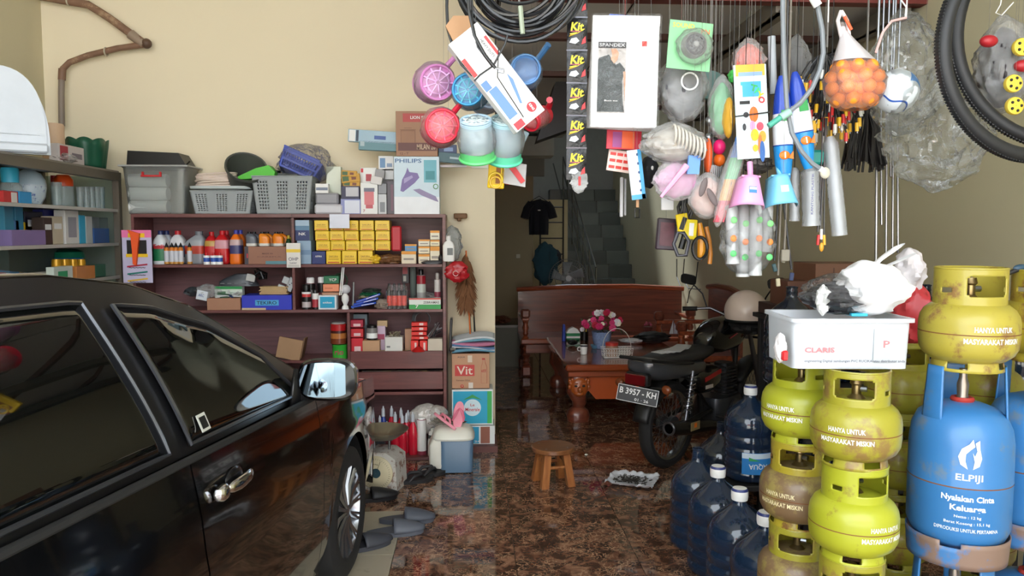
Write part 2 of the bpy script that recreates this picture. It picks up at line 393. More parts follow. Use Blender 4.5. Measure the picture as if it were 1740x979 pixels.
# handrail
hr = thing('stair_handrail', 'steel stair handrail with sloping rails and thin balusters on the stairs', 'handrail', (1.70, 11.0, 0))
m_ = mat((150, 152, 154), .25, 1)
for dz in (-.2, .05, .3): G().cyl((.02, -.35, .80+dz), (-.10, 2.65, 2.62+dz), .014, m_, 8).build('rail', hr)
for k in range(7):
    t = k/6; x, y, z = .02-.12*t, -.35+3.0*t, .80+1.82*t
    G().cyl((x, y, 0 if k == 0 else z-.62), (x, y, z+.3), .011, m_, 8).build('baluster', hr)
G().cyl((-.17, -.3, 0), (-.17, -.3, 1.0), .012, m_, 8).cyl((-.17, -.3, 1.0), (-.28, 2.6, 2.8), .012, m_, 8).build('inner_rail', hr)
spk = struct('trim_ceiling_box', G().prism([(0, 0), (.28, .1), (.28, .5), (.16, .5)], 6.62, 6.9, mat((30, 28, 30), .5))); spk.location = (.55, 0, 2.38)
# outside: street ground and the house across
wallbox('trim_driveway', -9, 9, -16, -.8, -.06, -.02, mat((196, 194, 186), .8, 0, .1, 1))
wallbox('wall_house_across', -8, 6, -12.4, -12, 0, 2.6, mat((226, 222, 210), .8))
struct('trim_house_roof', G().prism([(-8.5, 2.6), (6.5, 2.6), (5, 4.0), (-7, 4.0)], -12.6, -11.7, mat((150, 70, 56), .8)))
# ================================================================ car
def car():
    rot = R(-6); root = thing('car', 'black car parked on the left with chrome handle and folded-out mirror', 'car', (-1.395, 3.586, 0), rot)
    PAINT = mat((8, 8, 9), .12, 0, .02, 3, coat=1.0, spec=.6); FR = mat((20, 20, 22), .3); GL = mat((7, 9, 9), .015, 0, .02, 3, spec=1.0, coat=.6); TRIM = mat((88, 90, 96), .3, .8)
    RUB = mat((26, 26, 27), .7)
    def belt(y): return .925-.055*y if y < -.3 else .94-.12*(y+.3)
    RL = [(.0, .93), (-.35, 1.0), (-.7, 1.19), (-1.05, 1.365), (-1.35, 1.45), (-1.7, 1.495), (-2.2, 1.51), (-2.8, 1.47), (-3.2, 1.25), (-3.4, 1.0)]
    def rail(y):
        for (a, za), (b, zb) in zip(RL, RL[1:]):
            if b <= y <= a: return zb+(za-zb)*(y-b)/(a-b)
        return RL[0][1] if y > 0 else RL[-1][1]
    def half(y):  # plan taper
        h = 1.0
        if y > -.2: h -= .10*((y+.2)/.95)**2
        if y < -2.8: h -= .06*((-2.8-y)/.6)**2
        return h
    def sx(y, z):
        k = [(.18, .79), (.30, .83), (.45, .85), (.62, .853), (.70, .857), (.74, .85), (.86, .838), (1.06, .80)]
        for (a, xa), (b, xb) in zip(k, k[1:]):
            if z <= b: return half(y)*(xa+(xb-xa)*max(0, z-a)/(b-a))
        return half(y)*.80
    def bot(y):
        b = .2
        for c in (0, -2.55):
            d = abs(y-c)
            if d < .37: b = max(b, .30+math.sqrt(.37**2-d*d))
        return b
    def panel(name, y0, y1, nu, sgn, m=PAINT, lab=None):
        g = G()
        ys_ = [y0+(y1-y0)*i/nu for i in range(nu+1)]
        def fn(u, v):
            y = y0+(y1-y0)*u; zb_, zt = bot(y), belt(y)-.012; z = zb_+(zt-zb_)*v; return (sgn*sx(y, z), y, z)
        g.grid(fn, nu, 16, m)
        o = g.build(name, root)
        if lab: o['label'] = lab
        return o
    for s in (1, -1):
        panel('rear_quarter', -3.32, -2.46, 24, s); panel('door', -2.455, -1.505, 24, s); fd = panel('door', -1.497, -.482, 26, s); panel('fender', -.476, .72, 40, s)
        if s == 1: front_door = fd
        # upper body
        def up(y, t, off=0): return (s*(half(y)*(.79+off)-(.205)*t**1.35*min(1, max(0, (rail(y)-.9)/.5))), y, belt(y)+(rail(y)-belt(y))*t)
        g = G(); g.grid(lambda u, v: up(-3.36+3.1*u, v), 50, 8, FR); g.build('window_frame', root)
        def gl(name, a0, a1, b0, b1):
            def fn(u, v):
                yb = a0+(a1-a0)*u; yt = b0+(b1-b0)*u; y = yb+(yt-yb)*v
                tm = max(.02, 1-.06/max(.08, rail(y)-belt(y))); lo = min(tm, .03/max(.08, rail(y)-belt(y)))
                p = up(y, lo+(tm-lo)*v, .012); return p
            g = G(); g.grid(fn, 26, 10, GL); w = g.build('window', root, solid=.004)
            e = [fn(i/20, 0) for i in range(21)]+[fn(1, i/8) for i in range(1, 9)]+[fn(1-i/20, 1) for i in range(1, 21)]+[fn(0, 1-i/8) for i in range(1, 8)]
            G().tube([(q[0]+s*.004, q[1], q[2]) for q in e], .0065, TRIM, 6, closed=True).build('window_trim', w)
            return w
        gl('window', -2.62, -1.585, -2.75, -1.66); w1 = gl('window', -1.47, -.56, -1.53, -.75)
        # sticker on the front pane
        if s == 1:
            p0 = up(-1.38, .16, .021); q = G()
            q.box((p0[0], p0[1], p0[2]), (.002, .05, .05), mat((190, 190, 180), .6), 0, rot=(0, R(-22), 0)); q.box((p0[0]+.0015, p0[1], p0[2]), (.002, .034, .034), BLACK, 0, rot=(0, R(-22), 0))
            o = q.build('sticker', root); o['label'] = 'small square sticker'
        g = G(); g.tube([(s*(sx(y, belt(y))+.004), y, belt(y)-.004) for y in [-3.2+.1*i for i in range(29)]], .011, RUB, 6); g.build('belt_strip', root)
        g = G(); g.grid(lambda u, v: (s*(sx(-.5, .2)-.01), -2.25+1.85*u, .14+.09*v), 4, 2, RUB); g.build('sill', root, solid=.02)
        # wheels
        for yy in (0, -2.55):
            wt = bpy.data.objects.new('wheel', None); COL.objects.link(wt); wt.parent = root; wt.location = (s*.73, yy, .305); wt.rotation_euler = (0, 0, 0 if s > 0 else PI)
            TY = mat((30, 30, 31), .75, bump=.2)
            pr = [(.205, -.09), (.225, -.1), (.27, -.1), (.297, -.085), (.305, -.05), (.305, .05), (.297, .085), (.27, .1), (.225, .1), (.205, .09)]
            G().lathe(pr, TY, 40, axis='X').build('tyre', wt)
            rim = G(); RIM = mat((150, 152, 156), .25, .9)
            rim.lathe([(.20, -.09), (.205, .075), (.215, .095), (.222, .095), (.222, .088)], RIM, 40, axis='X').lathe([(.03, .085), (.045, .08), (.001, .092)], RIM, 16, axis='X')
            rim.lathe([(.001, .02), (.19, .02)], mat((24, 24, 25), .6), 24, axis='X')
            for k in range(14):
                a = 2*PI*k/14
                for da in (-.055, .055):
                    rim.tube([(.08, .03*math.cos(a), .03*math.sin(a)), (.072, .12*math.cos(a+da*.8), .12*math.sin(a+da*.8)), (.085, .212*math.cos(a+da), .212*math.sin(a+da))], .0085, RIM, 5)
            rim.build('rim', wt)
        # arch liner
        for yy in (0, -2.55):
            g = G(); g.lathe([(.375, -.28), (.375, .0)], mat((12, 12, 12), .9), 24, axis='X', o=(s*.80 if s > 0 else s*.8+.28, yy, .30), a0=-.1, a1=PI+.1); g.build('arch_liner', root)
    # roof, windscreen, bonnet, ends
    def top(y, u):
        x = (2*u-1); hw = half(y)*.79-.205*min(1, max(0, (rail(y)-.9)/.5)); return (x*hw, y, rail(y)+.03*(1-x*x))
    G().grid(lambda u, v: top(-3.0+1.95*v, u), 24, 24, PAINT).build('roof', root, solid=.01)
    G().grid(lambda u, v: top(-1.05+.72*v, u), 24, 10, GL).build('windscreen', root, solid=.006)
    G().grid(lambda u, v: top(-3.4+.4*v, u), 24, 8, GL).build('rear_window', root, solid=.006)
    def hood(u, v):
        y = -.36+1.1*v; x = 2*u-1; zt = belt(y)-.01; return (x*sx(y, zt)*.99, y, zt+.05*(1-x*x)-.06*max(0, v-.7)/.3)
    G().grid(hood, 24, 14, PAINT).build('bonnet', root, solid=.01)
    def fb(u, v):
        x = 2*u-1; z = .2+.58*v; return (x*.755*(1 if v < .8 else .99), .72+.16*(1-abs(x)**3)+.03*math.sin(v*PI), z)
    G().grid(fb, 24, 12, PAINT).build('front_bumper', root, solid=.01)
    G().grid(lambda u, v: ((2*u-1)*.79, -3.33-.16*(1-abs(2*u-1)**3), .22+.8*v), 24, 12, PAINT).build('rear_bumper', root, solid=.01)
    for s in (1, -1):
        G().ball((s*.6, .78, .62), (.15, .1, .07), GLASS).build('headlight', root)
    G().box((0, -1.3, .26), (1.5, 3.6, .12), BLACK, .01).build('underbody', root)
    G().box((0, -1.6, .68), (1.56, 3.2, .5), mat((10, 10, 11), .9), .03).build('cabin_floor', root)
    for sx_ in (-.36, .36):
        for y in (-1.35, -2.2):
            g = G(); g.loft([(.85, 0, .25, .08), (1.1, 0, .24, .07), (1.14, 0, .1, .05), (1.28, 0, .12, .05), (1.32, 0, .08, .03)], mat((40, 40, 42), .8), 16)
            g.build('seat', root, (sx_, y, 0))
    # door handle
    h = G(); hx = sx(-1.3, .875)
    h.loft([(-.085, -.006, .001, .002), (-.08, -.003, .006, .010), (-.065, 0, .010, .016), (-.03, .006, .013, .019), (.03, .006, .013, .018), (.065, 0, .010, .014), (.082, -.004, .005, .008), (.087, -.006, .001, .002)], CHROME, 18, 2.2)
    ho = h.build('door_handle', front_door, (hx+.030, -1.30, .885), (R(-90), 0, 0)); ho['label'] = 'chrome pull handle'
    c = G(); c.ball((0, 0, 0), (.016, .06, .036), mat((60, 60, 64), .2, .9)); c.build('handle_cup', front_door, (hx-.004, -1.28, .88))
    k = G(); k.loft([(-.032, -.008, .001, .003), (-.028, -.004, .010, .016), (-.015, 0, .016, .022), (.01, 0, .017, .023), (.026, -.003, .011, .018), (.030, -.006, .002, .004)], CHROME, 18, 2.4); k.build('lock_cover', front_door, (hx+.016, -1.395, .88), (R(-90), 0, 0))
    # mirror
    mr = bpy.data.objects.new('side_mirror', None); COL.objects.link(mr); mr.parent = root; mr.location = (.80, -.60, .0)
    g = G()
    g.T = Matrix.Translation((.115, .02, 1.045)) @ Matrix.Rotation(R(90), 4, 'X')
    g.loft([(-.085, .02, .05, .03), (-.06, .01, .085, .055), (0, .0, .11, .078), (.035, .0, .113, .082), (.04, .0, .106, .075), (.036, 0, .104, .073)], PAINT, 28, 3.2)
    g.build('mirror_housing', mr)
    g = G(); g.T = Matrix.Translation((.11, -.022, 1.045)) @ Matrix.Rotation(R(90), 4, 'X') @ Matrix.Rotation(R(7), 4, 'Y')
    g.loft([(0, -.003, .094, .066), (.003, -.003, .094, .066)], mat((128, 146, 158), .02, 1, 0), 28, 3.4)
    o = g.build('mirror_glass', mr); o['label'] = 'silvered mirror glass'
    G().box((.02, .03, .975), (.12, .06, .035), FR, .01, rot=(0, R(-12), 0)).build('mirror_arm', mr)
    G().prism([(0, 0), (0, 0)], 0, 0, FR) if False else None
    g = G(); g.add([(.0, .24, .955), (.0, -.10, .96), (.0, -.04, 1.09), (-.03, .10, 1.05)], [(0, 1, 2, 3)], FR, False); g.build('mirror_base', mr, solid=.012)
    return root
car()
# ================================================================ brown shelf unit
SY = 5.45
SHW = wood((118, 68, 64), (98, 55, 54), .42, 3, .15)
SHD = wood((108, 70, 72), (90, 57, 60), .5, 3, .05)
su = thing('shelf_unit', 'dark red-brown wooden shelf unit crammed with shop goods against the yellow wall', 'shelf', (0, SY, 0))
def X(px, Y=SY): return P(px, 480, Y).x
def Z(py, px=600, Y=SY): return P(px, py, Y).z
xl, xr, xm, xq = X(231), X(755), X(499), X(591)
D = .335
def sb(name, x0, x1, z0, z1, y0=0, y1=D, m=SHW): return G().box(((x0+x1)/2, (y0+y1)/2, (z0+z1)/2), (x1-x0, y1-y0, z1-z0), m, .002).build(name, su)
z1, z2, z3 = Z(369), Z(449), Z(526)
zb_ = Z(768)
sb('back_panel', xl, xr, 0, z1, D-.012, D, SHD)
sb('side_panel', xl-.02, xl, 0, z1, m=SHW); sb('side_panel', xr-.012, xr+.012, 0, z1)
sb('top_board', xl-.02, xr+.012, z1-.004, z1+.022)
sb('shelf', xl, xr-.013, z2-.022, z2); sb('shelf', xl, xr-.013, z3-.022, z3)
sb('divider', xm-.01, xm+.01, z3, z1-.005); sb('divider', xq-.01, xq+.01, Z(690), z3-.023)
zt4 = Z(597); zt5 = Z(632); zt6 = Z(667)
sb('shelf', xq+.011, xr-.013, zt4-.05, zt4-.03); sb('shelf', xq+.011, xr-.013, zt5-.05, zt5-.03); sb('shelf', xl, xr-.013, zt6-.022, zt6)
sb('drawer', xq+.012, xr-.014, Z(627), zt4, -.015, .0); sb('drawer', xq+.012, xr-.014, Z(662), zt5, -.015, 0)
sb('shelf', xl, xr-.013, zb_-.02, zb_, -.16); sb('plinth', xl, xr-.013, 0, zb_-.021, -.16, -.14)
sb('shelf', xl, xq-.011, Z(612)-.02, Z(612))
# ================================================================ goods on the shelf unit
TOP = z1+.022
YF = SY+.03
CLEAR = film(.13, (232, 234, 232), .25, .1, 12)
# clear storage box with paper rolls
p, w, h = F(207, 283, 318, 367, YF)
bx = thing('storage_box', 'translucent storage box with red handle full of white rolls on shelf top', 'box', (p.x, YF, TOP)); h = P(260, 283, YF).z-TOP
g = G()
def tub(g, w, d, h, t, m, tp=.85, lip=.02, d0=0):
    for a, b in (((-1, 0), (0, 1)), ((1, 0), (0, 1))): pass
    g.loft([(0, 0, w/2*tp, d/2*tp), (h*.5, 0, w/2*(tp+1)/2, d/2*(tp+1)/2), (h-.01, 0, w/2, d/2), (h, 0, w/2+lip, d/2+lip), (h-.001, 0, w/2-.004, d/2-.004), (.01, 0, w/2*tp-.004, d/2*tp-.004)], m, 28, 9)
tub(g, w, .28, h, .003, CLEAR, .88, .01); g.build('tub', bx, (0, .15, 0))
G().box((0, .15, h+.006), (w+.03, .31, .012), mat((190, 192, 190), .3, alpha=.75), .004).build('lid', bx)
g = G(); hh = h*.84; g.box((-.065, -.012, hh), (.012, .02, .03), RED).box((.055, -.012, hh), (.012, .02, .03), RED).box((-.005, -.02, hh-.014), (.14, .012, .012), RED); g.build('handle', bx)['label'] = 'red carrying handle'
for k in range(3):
    g = G(); g.cyl((-.17, .075, .05+k*.093), (.09, .075, .05+k*.093), .046, WHITE, 18); 
    tag(g.build('paper_roll', loc=(p.x-.02, YF, TOP)), 'white paper roll inside the translucent storage box, %s of the pile' % ('bottom', 'middle', 'top')[k], 'roll', 'rolls in the storage box')
# black tray device
g = G(); pb, wb, hb = F(213, 257, 300, 280, YF)
g.prism([(-wb/2-.01, 0), (wb/2+.05, 0), (wb/2, .085), (-wb/2, .10)], 0, .2, BLACK)
g.tube([(wb/2+.045, .01, 0), (wb/2+.075, .01, .03)], .006, BLACK)
tag(g.build('black_tray', loc=(pb.x, YF+.04, TOP+h+.013)), 'black plastic tray on the lid of the translucent box', 'tray')
# grey baskets
BG = mat((150, 156, 158), .5)
def basket(name, label, bb, Y, d, m, zb, rot=None, tp=.86, cells=(3,), group=None, loc=None, w=None, h=None, slots=False):
    if loc is None:
        p, w, h = F(*bb, Y); h = p.z+h-zb; loc = (p.x, Y, zb)
    root = thing(name, label, 'basket', loc, rot=rot)
    def wall(g, p0, p1, q0, q1, nu, nv, holes):    # bottom p0-p1, top q0-q1
        def fn(u, v):
            a = Vector(p0).lerp(Vector(p1), u); b = Vector(q0).lerp(Vector(q1), u); return a.lerp(b, v)
        g.grid(fn, nu, nv, m, False, skip=holes)
    t = tp
    def holes(nu, nv, k):
        def f(u, v):
            i, j = int(u*nu), int(v*nv)
            if slots: return i % 3 > 0 and 1 < i < nu-2 and (.15 < v < .45 or .55 < v < .88)
            if j % 2 == 0 or i % 2 == 0 or j < 2 or j > nv-4: return False
            b = u*k; fr = b-int(b); return .22 < fr < .78
        return f
    b = [(-w/2*t, 0, 0), (w/2*t, 0, 0), (w/2*t, d, 0), (-w/2*t, d, 0)]; tt = [(-w/2, -.01, h), (w/2, -.01, h), (w/2, d+.01, h), (-w/2, d+.01, h)]
    for i, nm in enumerate(('front_side', 'right_side', 'rear_side', 'left_side')):
        g = G(); j = (i+1) % 4; nu = 41 if i % 2 == 0 else 27
        wall(g, b[i], b[j], tt[i], tt[j], nu, 23, holes(nu, 23, 3 if i % 2 == 0 else 2)); g.build('side', root, solid=.004)
    G().box((0, d/2, .004), (w*t, d, .006), m, 0).build('bottom', root)
    g = G(); g.tube([tt[0], tt[1], tt[2], tt[3]], .006, m, 6, closed=True); g.build('rim', root)
    return root
basket('plastic_basket', 'small grey perforated plastic basket with tray of pale cable on top', (325, 325, 431, 366), YF, .24, BG, TOP)
basket('plastic_basket', 'larger grey perforated plastic basket heaped with blue and green plastic ware', (430, 300, 532, 362), YF, .26, BG, TOP)
g = G(); blob(g, (0, 0, 0), (.17, .10, .05), mat((128, 134, 134), .4), .5, 4); tag(g.build('plastic_bag', loc=(X(378), YF+.12, TOP+.15)), 'grey bundle filling the small perforated basket', 'bag')
g = G(); g.loft([(0, 0, .17, .1), (.012, 0, .215, .13), (.03, 0, .22, .135), (.026, 0, .2, .12)], mat((196, 204, 204), .4), 28, 4); zt = Z(318, 375)
tag(g.build('tray', loc=(X(373), YF+.12, zt-.02)), 'pale grey plastic tray lying across the small basket', 'tray')
g = G()
for k in range(9):
    pts = [((.145-.006*(k % 3)+random.uniform(-.008, .008))*math.cos(2*PI*i/30), (.075+random.uniform(-.002, .002))*math.sin(2*PI*i/30), .008+.0095*k+.008*math.sin(2*PI*i/30+k)) for i in range(30)]
    g.tube(pts, .0065, mat((226, 208, 196), .5), 6, closed=True)
tag(g.build('cable_coil', loc=(X(362), YF+.12, zt+.015)), 'coil of pale pink-white cable on the pale tray', 'cable')
# dark grey bucket lying
g = G(); gm = mat((78, 80, 76), .5)
g.lathe([(.001, 0), (.09, 0), (.135, .24), (.145, .245), (.145, .225), (.13, .235), (.088, .01), (.001, .01)], gm, 32)
o = g.build('bucket', loc=(X(400), YF+.2, TOP+.17), rot=(R(48), 0, R(25))); tag(o, 'dark grey plastic pot tilted open behind the cable coil', 'bucket')
# green dustpan
g = G(); g.prism([(-.13, 0), (.12, 0), (.13, .035), (.09, .085), (.0, .07), (-.13, .02)], 0, .12, mat((74, 190, 40), .4)); tag(g.build('dustpan', loc=(X(437), YF+.02, Z(302, 437)), rot=(0, R(-4), 0)), 'bright green plastic dustpan lying on the larger grey basket', 'dustpan')
g = G(); g.prism([(0, 0), (.07, 0), (.08, .05), (.01, .05)], 0, .1, DARK).prism([(.06, -.05), (.2, -.06), (.22, .02), (.08, .03)], .0, .14, mat((58, 66, 64), .4)); tag(g.build('plastic_scoop', loc=(X(449), YF+.09, Z(299, 449))), 'dark plastic scoop between green dustpan and blue basket', 'scoop')
BL = mat((72, 92, 190), .35)
basket('plastic_basket', 'blue slotted plastic basket wrapped in clear film tilted on the pile', None, 0, .2, BL, 0, rot=(R(-14), R(24), 0), loc=(X(501), YF+.06, Z(292, 500)), w=.29, h=.13, slots=True)
basket('plastic_basket', 'second blue slotted basket stacked inside the film-wrapped one', None, 0, .2, BL, 0, rot=(R(-14), R(24), 0), loc=(X(498), YF+.085, Z(286, 500)), w=.27, h=.13, slots=True)
g = G(); blob(g, (0, .1, .1), (.19, .13, .15), film(.04), .3, 3, seed=4); tag(g.build('plastic_wrap', loc=(X(512), YF+.06, Z(300, 512))), 'crinkled clear film around the blue baskets', 'wrap')
# boxes on top right of the unit
W_ = (232, 232, 230)
pack('product_box', 'low white label box on foil pouch beside the larger grey basket', 'box', (536, 312, 558, 328), YF, .05, W_, [(.05, .3, .95, .6, (120, 130, 150))], zb=Z(328, 547))
pack('foil_pouch', 'silver grey foil pouch between basket and boxes on shelf top', 'pouch', (536, 328, 575, 347), YF, .12, (150, 150, 156), zb=Z(347, 547), bev=.012)
pack('foil_pouch', 'pale silver pouch lying lowest beside the larger grey basket', 'pouch', (534, 347, 582, 361), YF-.01, .14, (205, 205, 212), zb=TOP, bev=.012)
pack('product_box', 'tall white and green box behind the silver pouches', 'box', (555, 283, 580, 347), YF+.15, .08, (226, 232, 214), [(0, 0, 1, .35, (178, 200, 120))], zb=TOP)
o = pack('product_box', 'dark blue box under the mustard packets on shelf top', 'box', (580, 316, 611, 338), YF, .10, (46, 48, 78), [(.25, .2, .95, .9, (190, 190, 196))], zb=Z(338, 595))
pack('product_box', 'violet and white box at shelf top below the dark blue box', 'box', (579, 338, 613, 361), YF, .11, (140, 146, 196), [(.2, .05, .95, .9, (214, 218, 232))], zb=TOP)
for k, (a, b, c, d_, ry) in enumerate(((580, 290, 606, 300, 3), (581, 296, 612, 310, -6), (583, 307, 611, 318, 4))):
    pack('seed_packet', ('topmost mustard yellow packet', 'middle mustard yellow packet', 'lowest mustard yellow packet')[k]+' heaped on the dark blue box', 'packet', (a, b, c, d_), YF+.0+.004*k, .03, (202, 150, 34), [(.05, .2, .4, .8, (60, 96, 50)), (.55, .3, .8, .7, (120, 60, 30))], ry=R(ry), group='mustard packets')
pack('mug_box', 'white box printed with a red cup standing behind the tumbler box', 'box', (612, 285, 640, 312), YF+.08, .1, W_, [(.35, .15, .7, .6, (180, 60, 70)), (.05, .7, .2, .95, (200, 40, 50))], zb=Z(312, 620, YF+.08))
o = pack('tumbler_box', 'white box printed with a red glass beaker on shelf top', 'box', (613, 311, 642, 361), YF-.01, .12, W_, [(.22, .3, .78, .72, (214, 120, 126)), (.2, .72, .82, .84, (110, 112, 130)), (.3, .18, .72, .3, (196, 90, 100))], [('7', .2, .1, .12, .09, (150, 40, 50))], zb=TOP)
pack('small_carton', 'plain white small carton tilted above the tumbler box', 'box', (629, 300, 648, 313), YF-.02, .06, (214, 210, 208), ry=R(10))
pack('grey_carton', 'grey small carton tilted behind the plain white one', 'box', (636, 288, 652, 304), YF+.04, .05, (150, 148, 150), ry=R(8))
pack('tool_box_carton', 'slim grey and white box right of the tumbler box', 'box', (643, 330, 657, 361), YF, .1, (200, 202, 206), [(.2, .1, .8, .6, (130, 134, 140))], zb=TOP)
pack('grey_carton', 'slim mid-grey box on the slim grey and white box', 'box', (643, 312, 657, 329), YF, .1, (140, 142, 148), zb=Z(329, 650))
pack('dark_carton', 'dark grey slim upright box left of the blender box', 'box', (658, 308, 671, 361), YF, .14, (84, 78, 86), [(.5, .1, .8, .9, (120, 84, 100))], zb=TOP)
pack('paper_carton', 'white box with blue print propped high left of the iron box', 'box', (643, 265, 669, 286), YF+.12, .1, W_, [(.1, .2, .45, .85, (110, 150, 190)), (.55, .25, .9, .5, (140, 160, 190))], zb=Z(290, 650, YF+.12))
pack('paper_carton', 'plain white box below the blue-print one', 'box', (650, 287, 669, 305), YF+.12, .1, (222, 222, 222), zb=Z(305, 650, YF+.12))
pack('paper_carton', 'pale box lowest behind the slim boxes', 'box', (643, 291, 672, 361), YF+.16, .1, (180, 178, 182), zb=TOP)
# iron box, printed
LB = (150, 130, 180)
ib = pack('iron_box', 'large white and pale blue box printed with a lilac steam iron', 'box', (670, 266, 747, 360), YF-.03, .16, (206, 224, 236), [(.0, .0, 1, .3, (235, 238, 244)), (.66, .55, .94, .94, (110, 180, 196)), (.7, .6, .9, .75, (60, 140, 150))],
     [('PHILIPS', .32, .925, .58, .07, (52, 100, 150))], zb=TOP)
p, w, h = F(670, 266, 747, 360, YF-.03); g = G()
def onf(g, poly, m, y=-.002): g.prism([(a*w-w/2, b*h) for a, b in poly], y-.002, y-.0008, mat(m, .5))
onf(g, [(.14, .42), (.2, .4), (.45, .56), (.56, .66), (.52, .74), (.34, .76), (.30, .84), (.26, .74), (.18, .62)], (128, 112, 168))
onf(g, [(.22, .55), (.42, .66), (.4, .70), (.22, .64)], (170, 158, 200), -.003)
onf(g, [(.42, .44), (.56, .46), (.92, .32), (.98, .22), (.9, .24), (.6, .34)], (150, 138, 176))
g.torus((.42*w, -.002, .5*h), .016, .003, mat((110, 160, 110), .5), axis='Y')
g.build('printed_picture', ib)['label'] = 'printed steam iron picture'
for o in (ib,): pass
# brown pot carton
zi = P(700, 264, YF).z
pc = pack('cookware_carton', 'brown cardboard carton printed with a pot drawing on top of the iron box', 'box', (673, 189, 744, 264), YF-.03, .2, (158, 112, 78), [(.17, .76, 1, .95, (176, 52, 46)), (.05, .12, .98, .3, (96, 48, 38)), (.12, .3, .46, .58, (150, 104, 70))],
     [('LION STAR', .6, .86, .5, .07, W_), ('MILAN 26', .72, .21, .44, .12, (200, 170, 140)), ('12 - T', .2, .06, .2, .05, (90, 50, 36))], zb=TOP+(P(700, 266, YF-.03).z-TOP)+.002)
g = G(); p, w, h = F(673, 189, 744, 264, YF-.03)
M1 = mat((90, 50, 38), .6)
for a, b in (((.12, .3), (.12, .58)), ((.46, .3), (.46, .58)), ((.12, .58), (.46, .58)), ((.1, .6), (.48, .6)), ((.2, .64), (.38, .64)), ((.56, .66), (.9, .66)), ((.56, .6), (.8, .6))):
    g.cyl((a[0]*w-w/2, -.001, a[1]*h), (b[0]*w-w/2, -.001, b[1]*h), .0012, M1, 4)
g.torus((.22*w, -.001, .48*h), .014, .001, M1, axis='Y'); g.build('printed_picture', pc)
pack('fluorescent_lamp_box', 'long pale blue lamp box sticking out left above the shelf', 'box', (591, 222, 680, 243), YF+.03, .05, (160, 190, 208), [(.02, .05, .14, .95, W_), (.15, .05, .2, .95, (40, 60, 80)), (.5, .3, .72, .6, (60, 90, 160))], ry=R(3.5))
pack('fluorescent_lamp_box', 'long teal lamp box directly below the pale blue one', 'box', (609, 240, 680, 256), YF+.03, .05, (96, 140, 150), [(.04, .4, .14, .9, (170, 190, 196))], ry=R(2.5))
pack('glasses_case', 'dark navy small box right of the brown pot carton', 'box', (745, 246, 776, 262), YF+.02, .07, (50, 66, 104), [(.3, .3, .8, .7, (130, 150, 190))])
pack('glasses_case', 'long teal-grey box under the navy box right of the pot carton', 'box', (744, 260, 793, 277), YF-.01, .07, (70, 104, 112), [(.4, .4, .8, .6, (170, 190, 196))], ry=R(5))
G2 = G().box((.02, .12, .0), (.20, .012, .02), STEEL); o = G2.build('wall_bracket', loc=(X(765), YF, Z(279, 765))); tag(o, 'thin steel bracket under the teal-grey box', 'bracket')
for px in (690,):
    pass
# ---- generic bottles
def jug(name, label, bb, Y, c, cap, zb, bands=(), d=.05, group=None, neck=.0, nx=0, lets=None):
    p, w, h = F(*bb, Y); h = p.z+h-zb
    r = thing(name, label, 'bottle', (p.x, Y+d, zb), group=group)
    a = w/2; M0 = mat(c, .3) if isinstance(c, tuple) else c
    def at(z):
        cc = M0
        for b0, b1, q in bands:
            if b0 <= z < b1: cc = mat(q, .35)
        return cc
    zs = [0, .03, .1, .2, .3, .38, .46, .55, .64, .72, .78, .84, .88]
    ws = [.92, 1, 1, 1, 1, 1, 1, 1, .97, .88, .7, .5, .34]
    g = G(); g.loft([(z*h, nx*a*max(0, (z-.6)/.28), a*q, d*q**.7, at(z)) for z, q in zip(zs, ws)], M0, 20, 4); b = g.build('bottle_body', r)
    g = G(); g.lathe([(.001, 0), (a*.38, 0), (a*.38, h*.12), (a*.34, h*.13), (.001, h*.13)], mat(cap, .4) if isinstance(cap, tuple) else cap, 16, o=(nx*a, 0, h*.87)); g.build('cap', r)
    if lets: 
        g = G(); g.text(lets[0], w*.8, h*lets[1], mat(lets[2], .4), (0, -d-.002, h*lets[3]), rot=.15); g.build('lettering', r)
    return r
zs2 = z2
jug('oil_bottle', 'white oil bottle with navy cap, red and green label, leftmost on shelf', (258, 392, 282, 451), YF, (214, 218, 222), (30, 40, 90), zs2, [(.1, .42, (34, 116, 74)), (.42, .55, (180, 60, 66))], lets=('Top', .16, (200, 30, 40), .53))
jug('oil_bottle', 'silver-white oil bottle with navy cap just behind the leftmost one', (268, 392, 292, 451), YF+.11, (190, 196, 206), (30, 40, 90), zs2, [(.1, .42, (34, 116, 74))])
jug('oil_bottle', 'white oil bottle with red cap behind small sauce-like bottles', (286, 392, 313, 451), YF+.1, (222, 222, 224), (190, 34, 42), zs2, [(.2, .5, (70, 110, 150))])
jug('oil_bottle', 'silver oil bottle with grey cap and red stripe label', (312, 393, 346, 451), YF+.1, (160, 164, 170), (120, 124, 130), zs2, [(.3, .52, (200, 70, 50))], nx=.4)
for k, px in enumerate((285, 294, 301, 309, 324)):
    p, w, h = F(px-5, 412, px+4, 452, YF); r = thing('additive_bottle', ('first', 'second', 'third', 'fourth', 'fifth')[k]+' from the left of the small orange-necked additive bottles', 'bottle', (px and p.x, YF-.005, zs2), group='small additive bottles')
    h = P(px, 412, YF).z-zs2; rr = w*.5
    G().lathe([(.001, 0, mat((200, 150, 60), .3)), (rr, .004, mat((196, 140, 60), .3)), (rr, h*.12, mat((196, 198, 206), .25)), (rr, h*.62, mat((210, 120, 30), .3)), (rr*.8, h*.75, mat((210, 120, 30), .3)), (rr*.6, h*.79)], WHITE, 12).build('bottle_body', r)
    G().lathe([(rr*.8, h*.78), (rr*.7, h*.82), (.001, h*1.0)], BLACK, 12).build('cap', r)
jug('oil_bottle', 'red oil bottle with gold oval label left of two taller red ones', (346, 394, 368, 449), YF+.06, (196, 30, 36), (190, 30, 36), zs2, [(.5, .66, (190, 150, 70))])
